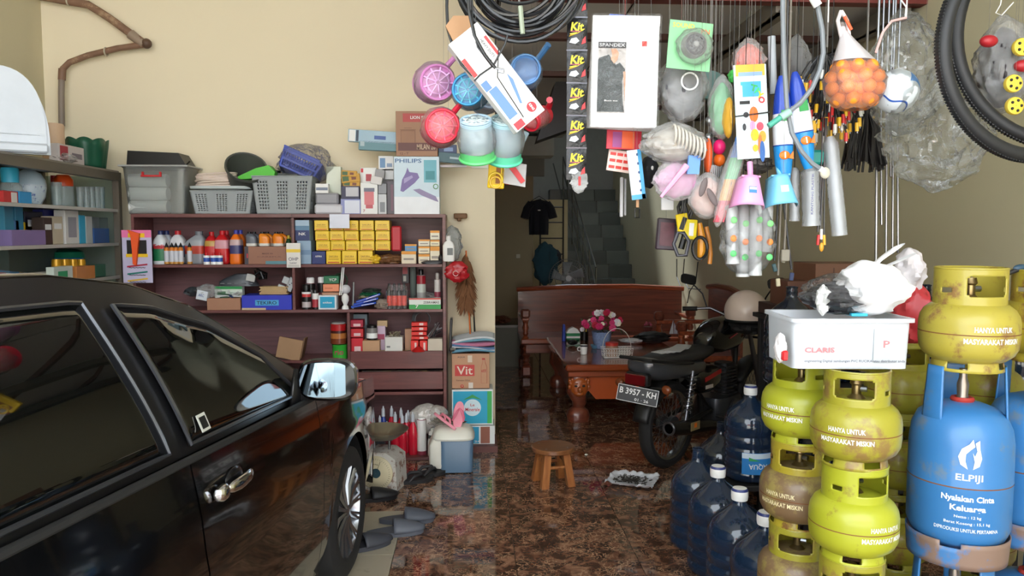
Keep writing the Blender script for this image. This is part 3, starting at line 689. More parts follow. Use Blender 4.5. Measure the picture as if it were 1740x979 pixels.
jug('oil_bottle', 'tall red oil bottle with pale flame label in front', (363, 392, 388, 449), YF+.05, (204, 30, 36), (206, 30, 40), zs2, [(.4, .7, (210, 150, 160))])
jug('oil_bottle', 'tall red oil bottle with red cap just left of the orange one', (374, 392, 392, 449), YF+.15, (190, 28, 34), (196, 30, 40), zs2)
jug('oil_bottle', 'orange oil bottle with blue cap and dark label', (389, 391, 409, 448), YF+.03, (236, 116, 28), (54, 60, 160), zs2, [(.3, .5, (60, 60, 110)), (.5, .72, (200, 170, 170))])
jug('oil_bottle', 'orange oil bottle with blue cap, second behind the first orange one', (397, 391, 416, 448), YF+.14, (236, 116, 28), (54, 60, 160), zs2)
for k, px in enumerate((352, 364, 374)):
    p, w, h = F(px-6, 431, px+5, 450, YF-.02); r = thing('small_can', ('left', 'middle', 'right')[k]+' small white and blue can before the red oil bottles', 'can', (p.x, YF-.02, zs2), group='small blue and white cans')
    h = P(px, 434, YF).z-zs2
    G().lathe([(.001, 0), (w/2, .0), (w/2, h*.3, mat((44, 84, 170), .4)), (w/2, h*.75, WHITE), (w/2, h), (.001, h)], WHITE, 14).build('can_body', r)
    G().lathe([(w*.2, h), (w*.16, h*1.3), (.001, h*1.32)], RED, 10).build('nozzle', r)
zc = Z(419, 460)
cbx = pack('brown_carton', 'flat brown carton with teal corner under the small oil bottles', 'box', (416, 419, 487, 449), YF, .2, (150, 104, 82), [(.0, .0, .09, 1, (60, 56, 66)), (.5, .0, 1, .18, (90, 140, 150)), (.05, .35, .08, .6, (190, 50, 60))], [('MADE IN', .55, .6, .25, .08, (96, 62, 50)), ('CAREFUL', .6, .42, .6, .06, (110, 72, 60))], zb=zs2)
for k, (px, c) in enumerate(((426, (96, 102, 112)), (434, (96, 102, 112)), (448, (236, 140, 40)), (456, (236, 140, 40)), (472, (232, 130, 30)), (480, (232, 130, 30)))):
    jug('small_oil_bottle', ('grey small oil bottle standing first', 'grey small oil bottle standing second', 'orange small oil bottle standing third', 'orange small oil bottle standing fourth', 'orange small oil bottle standing fifth', 'orange small oil bottle standing last')[k]+' on the flat brown carton', (px-9, 394, px+9, 419), YF+.03+.09*(k % 2), c, BLACK, zc+.001, [(.0, .18, (210, 210, 205))], d=.03, nx=-.4, group='small bottles on the flat brown carton')
for k, px in enumerate((490, 494)):
    jug('small_oil_bottle', ('green', 'dark green')[k]+' small bottle with yellow cap at the shelf divider', (px-6, 400+k*3, px+5, 449), YF+.1+.1*k, (30, 80-20*k, 44), (220, 200, 60), zs2, d=.03)
# hanging cards
pack('air_freshener_card', 'hanging white and yellow product card on the middle shelf post', 'card', (487, 413, 511, 455), SY-.03, .01, (226, 222, 216), [(.0, .62, 1, .75, (236, 200, 60)), (.1, .0, .9, .12, (200, 196, 190))], [('OHP', .5, .35, .7, .14, (90, 90, 100)), ('Laser', .5, .2, .5, .08, (90, 90, 100))])
g = G(); g.cyl((0, 0, 0), (0, .0, .2), .0015, BLACK, 5); tag(g.build('hanging_string', loc=(X(498, SY-.03), SY-.03, Z(413, 498))), 'thin black string holding the white and yellow card', 'string')
pack('blank_note', 'blank white note taped to the top shelf edge', 'note', (560, 364, 594, 388), SY-.012, .004, (220, 224, 238))
# card with orange cutter at left
p, w, h = F(206, 391, 262, 481, SY-.05)
r = thing('cutter_display_card', 'lilac and pink display card with an orange cutter hanging left of the shelf', 'card', (p.x, SY-.06, p.z))
g = G(); g.box((0, .02, h/2), (w*.9, .008, h), mat((196, 190, 216), .5)); g.box((-.0, .015, h*.93), (w*.9, .003, h*.14), mat((236, 120, 170), .5), 0); g.box((.0, .014, h*.66), (w*.6, .002, h*.3), BLACK, 0)
g.box((0, .013, h*.52), (w*.66, .002, h*.06), YEL, 0); g.box((0, .013, h*.9), (w*.5, .002, h*.08), YEL, 0)
for zz, cc in ((.33, (180, 40, 70)), (.19, (30, 120, 110)), (.06, (220, 180, 60))): g.box((0, .013, h*zz), (w*.62, .003, h*.03), mat(cc, .5), .001, rot=(0, -.12, 0)).text('~~~~~', w*.5, h*.02, DARK, (0, .011, h*(zz-.04)))
g.build('card', r)
g = G(); g.prism([(-.02, .0), (.0, -.01), (.015, .11), (.03, .21), (-.05, .235), (-.03, .2), (-.022, .1)], -.012, .01, mat((240, 90, 30), .4)); g.build('cutter', r, (0, .0, h*.36))['label'] = 'orange plastic cutter'
# ---- yellow carton blocks right bay
YB = (238, 200, 40); r0 = 0
rows = [((533, 376, 5), (373, 391), [(534, 558), (561, 583), (584, 609), (611, 635), (637, 662)]), (0, (392, 408), [(535, 559), (560, 584), (585, 609), (612, 636), (638, 662)]),
        (0, (409, 425), [(537, 561), (562, 586), (588, 611), (612, 636), (638, 663)]), (0, (426, 443), [(554, 579), (581, 606), (608, 633)])]
rn = ('top', 'second', 'third', 'bottom'); cn = ('first', 'second', 'third', 'fourth', 'fifth')
zyb = [Z(392), Z(409), Z(426), zs2]; zyt = [Z(374.5), Z(392.6), Z(409.6), Z(426.6)]
for i, (_, (a, b), cs) in enumerate(rows):
    for j, (x0, x1) in enumerate(cs):
        p, w, h = F(x0, a, x1, b, YF); h = zyt[i]-zyb[i] if 1 else h
        g = G(); g.box((0, .09, h/2), (w, .18, h), mat(YB, .3), .003)
        g.text('SAKURA', w*.62, h*.16, mat((150, 96, 20), .5), (0, -.0012, h*.56)); g.box((0, -.0005, h*.36), (w*.7, .001, h*.05), mat((170, 110, 20), .5), 0); g.box((0, -.0005, h*.12), (w*.8, .001, h*.08), mat((196, 70, 30), .5), 0)
        tag(g.build('filter_box', loc=(p.x, YF+random.uniform(0, .012), zyb[i]+.0004), rot=(0, 0, R(random.uniform(-2, 2)))), 'yellow filter box, %s from the left in the %s row of the stack' % (cn[j], rn[i]), 'box', 'yellow filter boxes on the shelf')
for k, (bb, c, tx) in enumerate((((502, 374, 526, 409), (166, 190, 208), 'NK'), ((505, 409, 529, 444), (140, 166, 190), ''), ((530, 427, 553, 444), (30, 48, 110), 'ASPIRA'))):
    pack('part_box', ('blue and white spark part box left of the yellow ones, upper', 'pale blue box left of the yellow ones, lower', 'navy box at the left of the bottom yellow row')[k], 'box', bb, YF, .14, c, [(0, 0, 1, .5, (30, 48, 100)), (0, .5, 1, .72, (90, 130, 160))] if k == 0 else ([(0, .4, 1, .6, (110, 140, 170))] if k == 1 else []), [(tx, .5, .32 if k == 0 else .6, .5, .14, W_)] if tx else [], zb=(Z(409, 515)+.001) if k == 0 else zs2)
pack('red_pouch', 'glossy red upright packet right of the yellow boxes', 'packet', (665, 384, 682, 427), YF+.02, .05, (190, 38, 50), zb=Z(427, 670), bev=.01)
g = G(); blob(g, (0, 0, .03), (.085, .06, .04), mat((120, 84, 56), .25), .6, 4, seed=2); tag(g.build('brown_packet', loc=(X(662), YF+.05, zs2+.0)), 'crumpled brown plastic packet on the shelf under the red pouch', 'packet')
g = G(); blob(g, (0, 0, .03), (.04, .05, .035), mat((226, 186, 50), .4), .5, 4, seed=3); tag(g.build('yellow_packet', loc=(X(637), YF+.04, zs2)), 'small crumpled yellow packet beside the brown packet', 'packet')
for k, (bb, c, l) in enumerate((((682, 427, 707, 441), (226, 214, 190), 'cream flat box with orange edge lying low right'), ((688, 415, 708, 427), (90, 150, 200), 'small blue box on the cream flat box'), ((711, 407, 730, 418), (232, 226, 206), 'white and yellow small box topping the left pile'), ((711, 419, 730, 431), (232, 220, 190), 'white and red small box in the middle of left pile'), ((711, 432, 730, 441), (226, 214, 190), 'pale small box at the bottom of left pile'),
        ((731, 392, 747, 407), (232, 226, 206), 'white box with orange lid topping the right pile'), ((731, 408, 747, 418), (236, 226, 190), 'white and yellow box second in the right pile'), ((731, 419, 747, 436), (232, 222, 196), 'white and yellow box third in the right pile'))):
    zb = zs2 if bb[3] >= 436 else Z(bb[3]+.5, 720)
    pack('bulb_box', l+' of the bulb boxes', 'box', bb, YF, .06, c, [(0, .75, 1, 1, (226, 150, 40)), (.15, .3, .85, .45, (150, 140, 130))], zb=zb+.0005, group='small bulb boxes at right end')
g = G(); g.loft([(0, 0, .07, .05), (.012, 0, .085, .05), (.025, .01, .06, .04)], mat((60, 62, 66), .4), 16, 3); g.ball((.06, 0, .04), (.02, .03, .03), DARK); tag(g.build('trowel', loc=(X(735), YF+.0, zs2)), 'dark grey plastic part lying under the bulb boxes', 'part')
# ---- second shelf left bay
zs3 = z3
tb_ = pack('tool_box', 'bright blue box with winged lettering on the middle shelf', 'box', (411, 502, 496, 526), YF-.03, .2, (46, 58, 190), [(.27, .3, .74, .68, (80, 170, 220)), (.0, .0, .48, .14, (206, 184, 150))], [('TEKIRO', .5, .49, .4, .24, (14, 20, 60))], zb=zs3)
tb_.data.polygons
g = G()
for k in range(7): g.box((.002*(-1)**k, 0, .008*k), (.20-.01*(k % 3), .12, .006), mat((214, 180, 130), .8), .001)
tag(g.build('wooden_sticks', loc=(X(461), YF+.08, Z(501, 461)+.002)), 'flat bundle of pale brown paper sheets on the blue box', 'sheets')
pack('open_carton', 'plain brown open carton left of the bright blue box', 'box', (352, 507, 409, 529), YF-.03, .2, (172, 124, 96), zb=zs3)
pack('green_label_box', 'white and green printed box standing in the open carton', 'box', (365, 487, 412, 508), YF+.04, .06, (206, 218, 206), [(0, .78, 1, 1, (30, 140, 70)), (.1, .1, .4, .6, (90, 130, 100)), (.55, .1, .9, .5, (100, 140, 110))], zb=Z(509, 390))
pack('small_white_box', 'white box with blue letters at the left of the open carton', 'box', (332, 494, 351, 510), YF-.02, .06, (216, 222, 228), [], [('ARC', .45, .5, .5, .3, (60, 90, 150))], ry=R(12))
g = G(); blob(g, (0, 0, 0), (.06, .05, .035), mat((60, 64, 68), .4), .5, 3, seed=8); tag(g.build('black_bundle', loc=(X(318), YF+.1, Z(498, 318)+.0)), 'dark plastic bundle behind the car roof on the middle shelf', 'bundle')
g = G(); blob(g, (0, 0, 0), (.075, .06, .05), FILM, .5, 3, seed=6); tag(g.build('clear_bag', loc=(X(347), YF+.05, Z(496, 347))), 'small clear plastic bag around a white box', 'bag')
g = G(); g.loft([(0, 0, .14, .07), (.03, -.01, .13, .07), (.055, .0, .10, .06), (.085, .03, .06, .05)], mat((70, 74, 80), .35), 18, 3)
for k in range(5): g.box((-.1+.05*k, -.068, .02), (.03, .01, .008), mat((110, 114, 120), .3))
tag(g.build('toolbox_lid', loc=(X(396), YF+.12, Z(488, 396))), 'dark grey moulded plastic case behind the green label box', 'case')
g = G()
for k in range(9):
    a = random.uniform(-.8, .8); g.cyl((random.uniform(-.1, .04), random.uniform(-.03, .03), random.uniform(0, .03)), (random.uniform(.0, .12), random.uniform(-.03, .03), random.uniform(.0, .06)), .006, mat(random.choice([(40, 60, 110), (200, 205, 205), (60, 90, 70)]), .4), 6)
tag(g.build('cable_ties', loc=(X(383), YF, Z(508, 385)+.004)), 'tangle of blue and white cable ends over the brown carton', 'cables')
g = G()
for k in range(6): g.tube([(random.uniform(-.04, .04), random.uniform(-.04, .02), random.uniform(.0, .08)) for _ in range(4)], .007, BLACK, 6)
tag(g.build('black_cables', loc=(X(437), YF+.08, Z(484, 437)+.03)), 'black bunch of cables above the paper sheets', 'cables')
pack('silver_tag', 'crumpled silver label tag by the black cable bunch', 'tag', (417, 466, 432, 478), YF+.06, .02, (190, 190, 184), rz=.1, ry=R(14))
g = G(); 
for (a, b, c, d) in ((-.03, 0, .07, .05), (.0, .06, .05, .05), (.03, .03, .045, .1)): g.box((a, 0, b+.03), (c, .02, d), mat((176, 182, 184), .4, .4), .002, rot=(0, .4, 0))
for k in range(6): g.cyl((-.02+.015*k, -.012, .03+.01*k), (-.02+.015*k, -.014, .03+.01*k), .004, BLACK, 8)
tag(g.build('metal_bracket', loc=(X(482), YF+.05, Z(503, 480)+.015)), 'perforated grey metal bracket piled at the right end of the blue box', 'bracket')
# ---- second shelf right bay
def can(name, label, px, y0, r_px, Y, bands, cap, zb, group=None, caph=.2, capr=.85):
    p, w, h = F(px-r_px, y0, px+r_px, y0+20, Y); H = P(px, y0, Y).z-zb; rr = w/2
    r = thing(name, label, 'can', (p.x, Y+rr, zb), group=group)
    prof = [(.001, 0, bands[0][1])]+[(rr, b0*H+.0005, mm) for b0, mm in bands]+[(rr, H*(1-caph)), (rr*.8, H*(1-caph)+.004)]
    G().lathe(prof, bands[0][1], 18).build('can_body', r)
    G().lathe([(rr*capr, H*(1-caph)), (rr*capr, H*.97), (rr*capr*.8, H), (.001, H)], cap, 16).build('cap', r)
    return r
BK = mat((22, 20, 22), .3)
can('spray_can', 'black spray can with black cap and white label, front left of the row', 519, 484, 8, YF-.02, [(0, BK), (.08, mat((190, 180, 180), .3)), (.3, BK), (.5, mat((200, 60, 60), .3)), (.62, WHITE), (.7, BK)], BK, zs3, caph=.25)
can('spray_can', 'spray can with white cap just behind the front black one', 526, 472, 8, YF+.08, [(0, mat((140, 60, 70), .3)), (.3, mat((190, 190, 196), .3)), (.6, BK)], WHITE, zs3)
can('spray_can', 'black spray can with red and white label before the green box', 535, 492, 5.5, YF-.01, [(0, BK), (.1, mat((180, 60, 70), .3)), (.5, WHITE)], BK, zs3)
can('spray_can', 'black spray can with white cap left of the green box', 545, 471, 7, YF+.08, [(0, BK), (.2, mat((120, 60, 60), .3)), (.5, BK)], WHITE, zs3)
pack('small_carton', 'turquoise label carton with white border below the orange box', 'box', (541, 502, 572, 524), YF-.03, .07, (220, 226, 230), [(.1, .12, .9, .9, (30, 160, 200))], [('atlas', .5, .5, .5, .12, W_)], zb=zs3)
pack('small_carton', 'orange-pink box between green box and turquoise carton', 'box', (549, 483, 576, 496), YF+.02, .1, (232, 146, 106), [(.1, .4, .6, .5, (190, 100, 70))], zb=Z(496.5, 560))
pack('small_carton', 'tan carton just below the orange-pink box', 'box', (547, 497, 577, 503), YF+.02, .1, (176, 132, 104), zb=Z(503, 560))
pack('small_carton', 'tan base carton behind the turquoise carton', 'box', (549, 503, 574, 525), YF+.06, .1, (166, 122, 98), zb=zs3)
pack('small_carton', 'dark green box with white winged mark on the orange-pink box', 'box', (550, 469, 576, 483), YF+.02, .1, (34, 112, 74), [], [('YCP', .6, .5, .5, .36, W_)], zb=Z(483, 560)+.001)
g = G(); g.torus((0, 0, .0), .05, .006, mat((50, 70, 50), .4), axis='Y'); g.torus((.004, .01, .0), .044, .005, mat((60, 84, 60), .4), axis='Y'); tag(g.build('rubber_seal', loc=(X(571), YF+.14, Z(479, 571))), 'dark green rubber ring leaning behind the green box', 'ring')
g = G()
for k in range(2): g.cyl((0+.012*k, 0, 0), (.02+.012*k, .02, .21), .0045, WHITE, 8)
tag(g.build('white_rods', loc=(X(576), YF-.01, Z(502, 576))), 'two thin white rods leaning beside the green box', 'rods')
r = thing('light_bulb_stack', 'white bottle-shaped lamp fitting with domed top on the middle shelf', 'lamp', (X(585), YF+.0, zs3))
G().lathe([(.001, 0), (.026, 0), (.022, .02), (.012, .03), (.02, .05), (.026, .06), (.026, .09), (.012, .11), (.001, .11)], WHITE, 16).build('fitting', r)
G().ball((0, .02, .14), (.036, .036, .034), mat((206, 206, 210), .2)).build('bulb', r)
g = G(); g.cyl((0, 0, 0), (.005, .02, .19), .008, STEEL, 8); tag(g.build('steel_pipe', loc=(X(597), YF+.02, zs3)), 'thin upright steel pipe right of the white lamp fitting', 'pipe')
for k, (c, zz, l) in enumerate((((110, 116, 100), 0.055, 'olive'), ((150, 140, 110), .078, 'sand-coloured'), ((40, 120, 80), .10, 'green'), ((60, 70, 64), .123, 'dark grey'))):
    g = G(); blob(g, (0, 0, 0), (.085-.008*k, .07, .018), mat(c, .35), .5, 4, seed=k*3); tag(g.build('sandpaper_pad', loc=(X(623)+.005*k, YF+.12, zs3+zz)), l+' folded plastic packet in the pile behind the blue packets', 'packet', 'packets piled behind the blue ones')
for k in range(3):
    g = G(); g.box((0, 0, .012), (.18, .05, .016), mat((26, 70, 180), .25), .006); g.box((.03, -.026, .012), (.09, .001, .004), WHITE, 0)
    tag(g.build('blue_packet', loc=(X(617)+.012*k, YF+.01+.03*k, zs3+.018+.022*k), rot=(0, R(-10-4*k), R(4*k))), ('lowest', 'middle', 'uppermost')[k]+' of the long shiny blue packets', 'packet', 'long blue packets')
g = G(); blob(g, (0, 0, .03), (.05, .04, .04), mat((150, 136, 124), .3), .6, 5, seed=5); tag(g.build('hardware_bag', loc=(X(648), YF+.03, zs3)), 'clear bag of pale hardware left of the sauce bottle packs', 'bag')
for k in range(4):
    can('polish_bottle', ('leftmost', 'second', 'third', 'rightmost')[k]+' black and orange-labelled small bottle in the shrink-wrapped pack', 661+8.5*k, 482, 4.2, YF+.0, [(0, BK), (.12, mat((226, 60, 36), .3)), (.52, BK)], BK, zs3, group='shrink-wrapped black bottles', caph=.3, capr=.5)
g = G(); g.loft([(0, 0, .078, .03), (.12, 0, .08, .03), (.17, 0, .065, .022)], film(.05), 20, 5); tag(g.build('shrink_wrap', loc=(X(673.5), YF+.018, zs3+.001)), 'clear shrink film around the black and orange bottles', 'wrap')
pack('toothpaste_box', 'long white and green box with red edge, right end of middle shelf', 'box', (695, 507, 749, 521), YF-.03, .05, (222, 228, 222), [(0, 0, 1, .42, (50, 160, 80)), (0, .88, 1, 1, (210, 60, 50))], [('ZEBRAMAS', .7, .62, .5, .2, (60, 60, 60)), ('7', .25, .25, .1, .3, W_)], zb=zs3)
can('bottle_can', 'dark red and silver bottle with black cap above the green box', 715, 458, 8, YF+.05, [(0, mat((150, 150, 150), .3)), (.4, mat((190, 196, 190), .3)), (.62, mat((150, 30, 44), .3))], BK, zs3, caph=.16, capr=.5)
can('bottle_can', 'small white bottle with grey cap at the right end', 743, 464, 5.5, YF+.08, [(0, mat((200, 190, 186), .4)), (.3, mat((150, 60, 80), .3)), (.45, mat((215, 210, 206), .4))], mat((190, 186, 180), .4), zs3, caph=.2, capr=.6)
pack('card_pack', 'tall black and red blister card behind the bottles', 'card', (683, 450, 695, 482), YF+.14, .02, (34, 30, 34), [(.1, .5, .8, .9, (150, 40, 50)), (.2, .1, .6, .4, (160, 160, 150))], zb=Z(484, 690))
pack('card_pack', 'tall dark green blister card beside the black and red one', 'card', (697, 450, 707, 494), YF+.14, .02, (28, 52, 44), [(.3, .1, .6, .9, (60, 80, 70))], zb=zs3)
g = G(); blob(g, (0, 0, .04), (.07, .05, .045), mat((120, 116, 116), .3), .7, 5, seed=9); tag(g.build('hardware_bag', loc=(X(722), YF+.13, zs3+.03)), 'loose clear bags heaped behind the long green box', 'bag')
# ---- third level
z4 = zt4-.03
pack('small_carton', 'grey-blue box at the back left of the small parts compartment', 'box', (599, 534, 624, 560), YF+.14, .1, (120, 140, 148), zb=z4)
for k, (a, b, l) in enumerate(((544, 557, 'upper crimson box with white label'), (559, 574, 'middle red box'), (575, 590, 'lower red box with a white round logo'))):
    pack('small_red_box', l+' in the left pile of the parts compartment', 'box', (595+k, a, 617, b), YF+.01, .09, ((172, 34, 58), (196, 40, 46), (206, 36, 50))[k], [(.25, .15, .8, .5, (226, 190, 190))], zb=z4 if k == 2 else Z(b+.7), group='red boxes left')
can('lidded_jar', 'clear jar with black lid and white label on a brown box', 631, 553, 9.5, YF, [(0, BK), (.1, WHITE), (.45, mat((130, 126, 124), .2))], BK, Z(579, 630), caph=.2, capr=.95)
pack('small_carton', 'light brown cardboard box under the black-lidded jar', 'box', (616, 579, 645, 592), YF-.01, .1, (190, 148, 112), zb=z4)
pack('small_carton', 'lilac and white box behind the black-lidded jar', 'box', (640, 554, 655, 577), YF+.07, .06, (200, 176, 196), [(.1, .5, .9, .7, (160, 60, 90))], zb=z4)
pack('small_carton', 'tan box topmost behind the lilac and white box', 'box', (641, 545, 658, 556), YF+.08, .06, (190, 160, 120), zb=Z(556, 650, YF+.08))
pack('parts_tray', 'open white card tray of small screws in the compartment', 'tray', (654, 573, 684, 587), YF-.01, .1, (214, 212, 206), [(.1, .4, .3, .5, (120, 120, 120))], zb=z4)
g = G()
for k in range(14): g.cyl((random.uniform(-.05, .05), random.uniform(-.03, .03), 0), (random.uniform(-.05, .05), random.uniform(-.03, .03), .03), .004, mat((150, 140, 120), .3, .5), 5)
o = g.build('screws', loc=(X(669), YF+.04, Z(573, 669))); o['kind'] = 'stuff'; tag(o, 'heap of loose screws over the white tray', 'screws')
pack('small_carton', 'brown upright box left of the bright red boxes', 'box', (688, 559, 700, 584), YF+.06, .06, (170, 126, 96), zb=z4)
for k, (a, b, x0, x1, l) in enumerate(((548, 555, 699, 726, 'topmost'), (556, 563, 699, 726, 'second'), (564, 571, 699, 725, 'third'), (572, 578, 699, 727, 'fourth'), (579, 586, 698, 711, 'bottom left'), (579, 586, 713, 726, 'bottom right'))):
    pack('red_parts_box', l+' bright red flat box in the middle pile', 'box', (x0, a, x1, b+.6), YF-.0, .07, (222, 40, 30), [(.5, .2, .75, .85, (226, 200, 196))], zb=z4 if k > 3 else Z(b+.8), group='bright red boxes')
g = G(); g.lathe([(.05, 0), (.03, .02), (.012, .035), (.001, .035)], mat((180, 24, 24), .4), 16); tag(g.build('red_cone', loc=(X(710), SY-.0, Z(597, 710))), 'small red cone in the upper drawer', 'knob')
g = G()
for k in range(9): g.torus((.002*k, -.004*k+.02, .06), .062-.001*k, .004, mat((90, 92, 96), .4), axis='Y')
tag(g.build('hose_coil', loc=(X(712), YF+.1, Z(553, 712)-.03)), 'grey coil of thin hose behind the bright red boxes', 'hose')
pack('small_carton', 'cream label box at the right end under dark tools', 'box', (727, 576, 752, 588), YF-.01, .08, (200, 188, 170), zb=z4)
g = G()
for k in range(14): g.cyl((random.uniform(-.06, .02), random.uniform(-.02, .03), random.uniform(0, .02)), (random.uniform(.0, .05), random.uniform(-.02, .03), random.uniform(.04, .11)), random.uniform(.004, .008), mat(random.choice([(60, 44, 50), (150, 146, 150), (40, 40, 44)]), .3), 6)
tag(g.build('brush_bundle', loc=(X(738), YF+.03, Z(576, 738)+.002)), 'bundle of dark and silver brushes at the right end', 'brushes')
for zz, y_, px0 in ((zt4, 596, 600), (zt5, 631, 610)):
    g = G()
    for k in range(26): g.cyl((random.uniform(.0, 1)*.6, random.uniform(.02, .06), 0), (random.uniform(0, 1)*.6, random.uniform(.02, .06), random.uniform(-.02, .004)), .005, mat(random.choice([(120, 110, 104), (160, 140, 90), (70, 66, 66)]), .3, .4), 5)
    o = g.build('loose_fittings', loc=(X(px0), SY, zz-.006)); o['kind'] = 'stuff'; tag(o, 'loose metal fittings filling the %s drawer' % ('upper' if zz == zt4 else 'lower'), 'fittings')
# biscuit tins / snacks left of the divider, box
can('snack_canister', 'tall red and brown snack canister wrapped in clear film', 573, 549, 14, YF-.01, [(0, mat((120, 60, 36), .3)), (.25, mat((186, 116, 60), .3)), (.5, mat((70, 30, 26), .3)), (.62, mat((178, 30, 34), .3))], mat((180, 176, 176), .3), Z(586, 573), caph=.08)
r = thing('detergent_tub', 'bright green tub lettered in red below the snack canister', 'tub', (X(573), YF+.05, Z(612)))
p, w, h = F(559, 587, 587, 612, YF); g = G(); g.lathe([(.001, 0), (w*.46, 0), (w*.5, h*.97), (w*.52, h), (.001, h)], mat((60, 176, 60), .35), 24); g.build('tub_body', r)
g = G(); g.text('rio', w*.55, h*.35, mat((190, 30, 90), .4), (0, 0, h*.5), fn=lambda x, z: (w*.485*math.sin(x/(w*.48)), -w*.49*math.cos(x/(w*.48))-.002, z)); g.build('lettering', r)
g = G(); g.box((0, 0, .09), (.17, .02, .15), mat((170, 132, 98), .7), rot=(0, R(12), 0)); g.box((.09, .05, .09), (.01, .1, .15), mat((120, 88, 62), .7), rot=(0, R(12), 0)); tag(g.build('brown_carton', loc=(X(488), SY+.03, Z(612)-.01)), 'small brown carton leaning behind the car windscreen', 'box')
zi_ = Z(612)
# ---- bottom compartment
YB_ = SY-.08
def squeeze(px, y0, c, l, Y, r_px=7.5, grp='red shampoo bottles', cap=(190, 196, 206)):
    p, w, h = F(px-r_px, y0, px+r_px, 760, Y); H = P(px, y0, Y).z-zb_
    r = thing('shampoo_bottle', l, 'bottle', (p.x, Y, zb_), group=grp); a = w/2
    G().loft([(0, 0, a*.9, a*.7), (.01, 0, a, a*.8), (H*.45, 0, a, a*.8), (H*.66, 0, a*.75, a*.65), (H*.76, 0, a*.35, a*.35), (H*.78, 0, a*.3, a*.3)], mat(c, .25), 16, 2.6).build('bottle_body', r)
    G().lathe([(a*.42, H*.77), (a*.38, H*.93), (a*.2, H*.96), (a*.15, H), (.001, H)], mat(cap, .3), 12).build('cap', r); return r
for k, (px, y0, Y) in enumerate(((666, 690, YB_+.1), (682, 693, YB_+.1), (694, 697, YB_+.1), (672, 700, YB_), (684, 703, YB_), (702, 700, YB_), (691, 702, YB_+.05))):
    squeeze(px, y0, (206, 30, 54), ('back-row red bottle, first from the left', 'back-row red bottle, second from the left', 'back-row red bottle, third from the left', 'front red bottle, first from the left', 'front red bottle, second from the left', 'front red bottle nearest the white can', 'red bottle between the front second and third')[k]+' on the bottom shelf', Y)
squeeze(652, 690, (30, 60, 150), 'tall blue bottle with grey cap left of the red ones', YB_+.1, grp='blue bottles')
squeeze(658, 716, (196, 40, 70), 'short red bottle with white cap before the tall blue one', YB_, 5.5)
squeeze(646, 706, (36, 60, 130), 'short blue bottle left of the tall blue one', YB_+.05, 5.5, grp='blue bottles')
can('spray_can', 'white spray can with berry print beside the red bottles', 716, 711, 8, YB_-.03, [(0, mat((150, 60, 80), .3)), (.1, WHITE), (.9, WHITE)], WHITE, zb_, caph=.06)
r = thing('canister', 'white bottle with dark label band next to the cooler', 'bottle', (X(735, YB_), YB_-.03, zb_))
G().lathe([(.001, 0), (.04, 0), (.04, .1), (.036, .125, mat((60, 70, 70), .4)), (.036, .15, WHITE), (.03, .17), (.02, .175), (.02, .19), (.001, .19)], WHITE, 18).build('bottle_body', r)
squeeze(630, 668, (150, 158, 160), 'clear tall water bottle at the left of the bottom shelf', YB_+.08, 9, grp='bottles at left', cap=(210, 214, 214))
squeeze(625, 684, (196, 60, 60), 'bottle with red and white label in front of the water bottle', YB_-.02, 10, grp='bottles at left', cap=(220, 40, 46))
squeeze(612, 672, (226, 206, 40), 'yellow and green bottle nearest the car mirror', YB_+.02, 7, grp='bottles at left', cap=(30, 30, 30))
SLV = mat((205, 200, 196), .25, .2, .3, 60, bump=.8)
g = G(); blob(g, (0, 0, .20), (.12, .08, .11), SLV, .2, 5, 40, 28, seed=3); tag(g.build('scourer_bag', loc=(X(721, YB_), YB_+.1, zb_+.03)), 'large ball of crumpled clear-wrapped steel wool on the bottom shelf', 'scourers')
g = G(); blob(g, (0, 0, .0), (.07, .06, .08), SLV, .25, 5, seed=7); tag(g.build('scourer_bag', loc=(X(742, YB_), YB_+.06, Z(706, 742))), 'smaller crumpled steel wool bag at the right of the large ball', 'scourers')
# ================================================================ corner by the pillar
CY = 5.52
wallbox('trim_corner_step', X(757, CY), X(845, CY)+.0, CY-.06, 5.8, 0, .045, mat((92, 46, 40), .4))
zc0 = .046
def carton(name, label, bb, Y, d, c, decs, texts, zb, rz=0):
    return pack(name, label, 'box', bb, Y, d, c, decs, texts, zb=zb, rz=rz)
b1 = carton('water_carton', 'blue and white water carton standing lowest at the pillar', (770, 724, 841, 784), CY, .2, (226, 232, 232), [(.03, .04, .62, .95, (36, 160, 206)), (.66, .04, .88, .95, (150, 92, 74))], [('24', .58, .16, .14, .1, W_)], zc0)
b2 = carton('water_carton', 'blue and green mineral water carton with round white emblem', (768, 662, 838, 721), CY, .2, (226, 232, 232), [(.03, .04, .86, .95, (36, 168, 206)), (.86, .04, .97, .95, (60, 176, 90))], [], Z(722.5, 800, CY)+.001)
p, w, h = F(768, 662, 838, 721, CY); g = G()
g.lathe([(.001, -.0025), (.062, -.0025), (.062, -.001)], mat((214, 236, 244), .5), 28, axis='Y', o=(0, 0, h*.5)); g.prism([(-.07, h*.72), (0, h*.88), (.07, h*.72), (0, h*.78)], -.003, -.002, mat((60, 160, 90), .5))
g.text('Le', .03, .02, mat((200, 60, 70), .5), (0, -.004, h*.58)); g.text('Minerale', .105, .026, mat((196, 44, 56), .5), (0, -.004, h*.45)); g.build('emblem', b2)
b3 = carton('water_carton', 'brown water carton with red name panel on the upper pile', (768, 601, 832, 660), CY, .2, (190, 142, 108), [(.08, .36, .6, .68, (196, 56, 54)), (.42, .75, .54, .95, (214, 196, 176)), (.44, .0, .56, .17, (220, 210, 200)), (.8, .82, .88, .87, (180, 50, 50))],
     [('Vit', .34, .52, .42, .24, (236, 214, 196)), ('VIT', .84, .5, .14, .08, (180, 50, 50)), ('Kemasan 550ml', .3, .24, .36, .05, (130, 90, 70)), ('AQUA', .25, .9, .2, .05, (60, 60, 60))], Z(660.5, 800, CY)+.001)
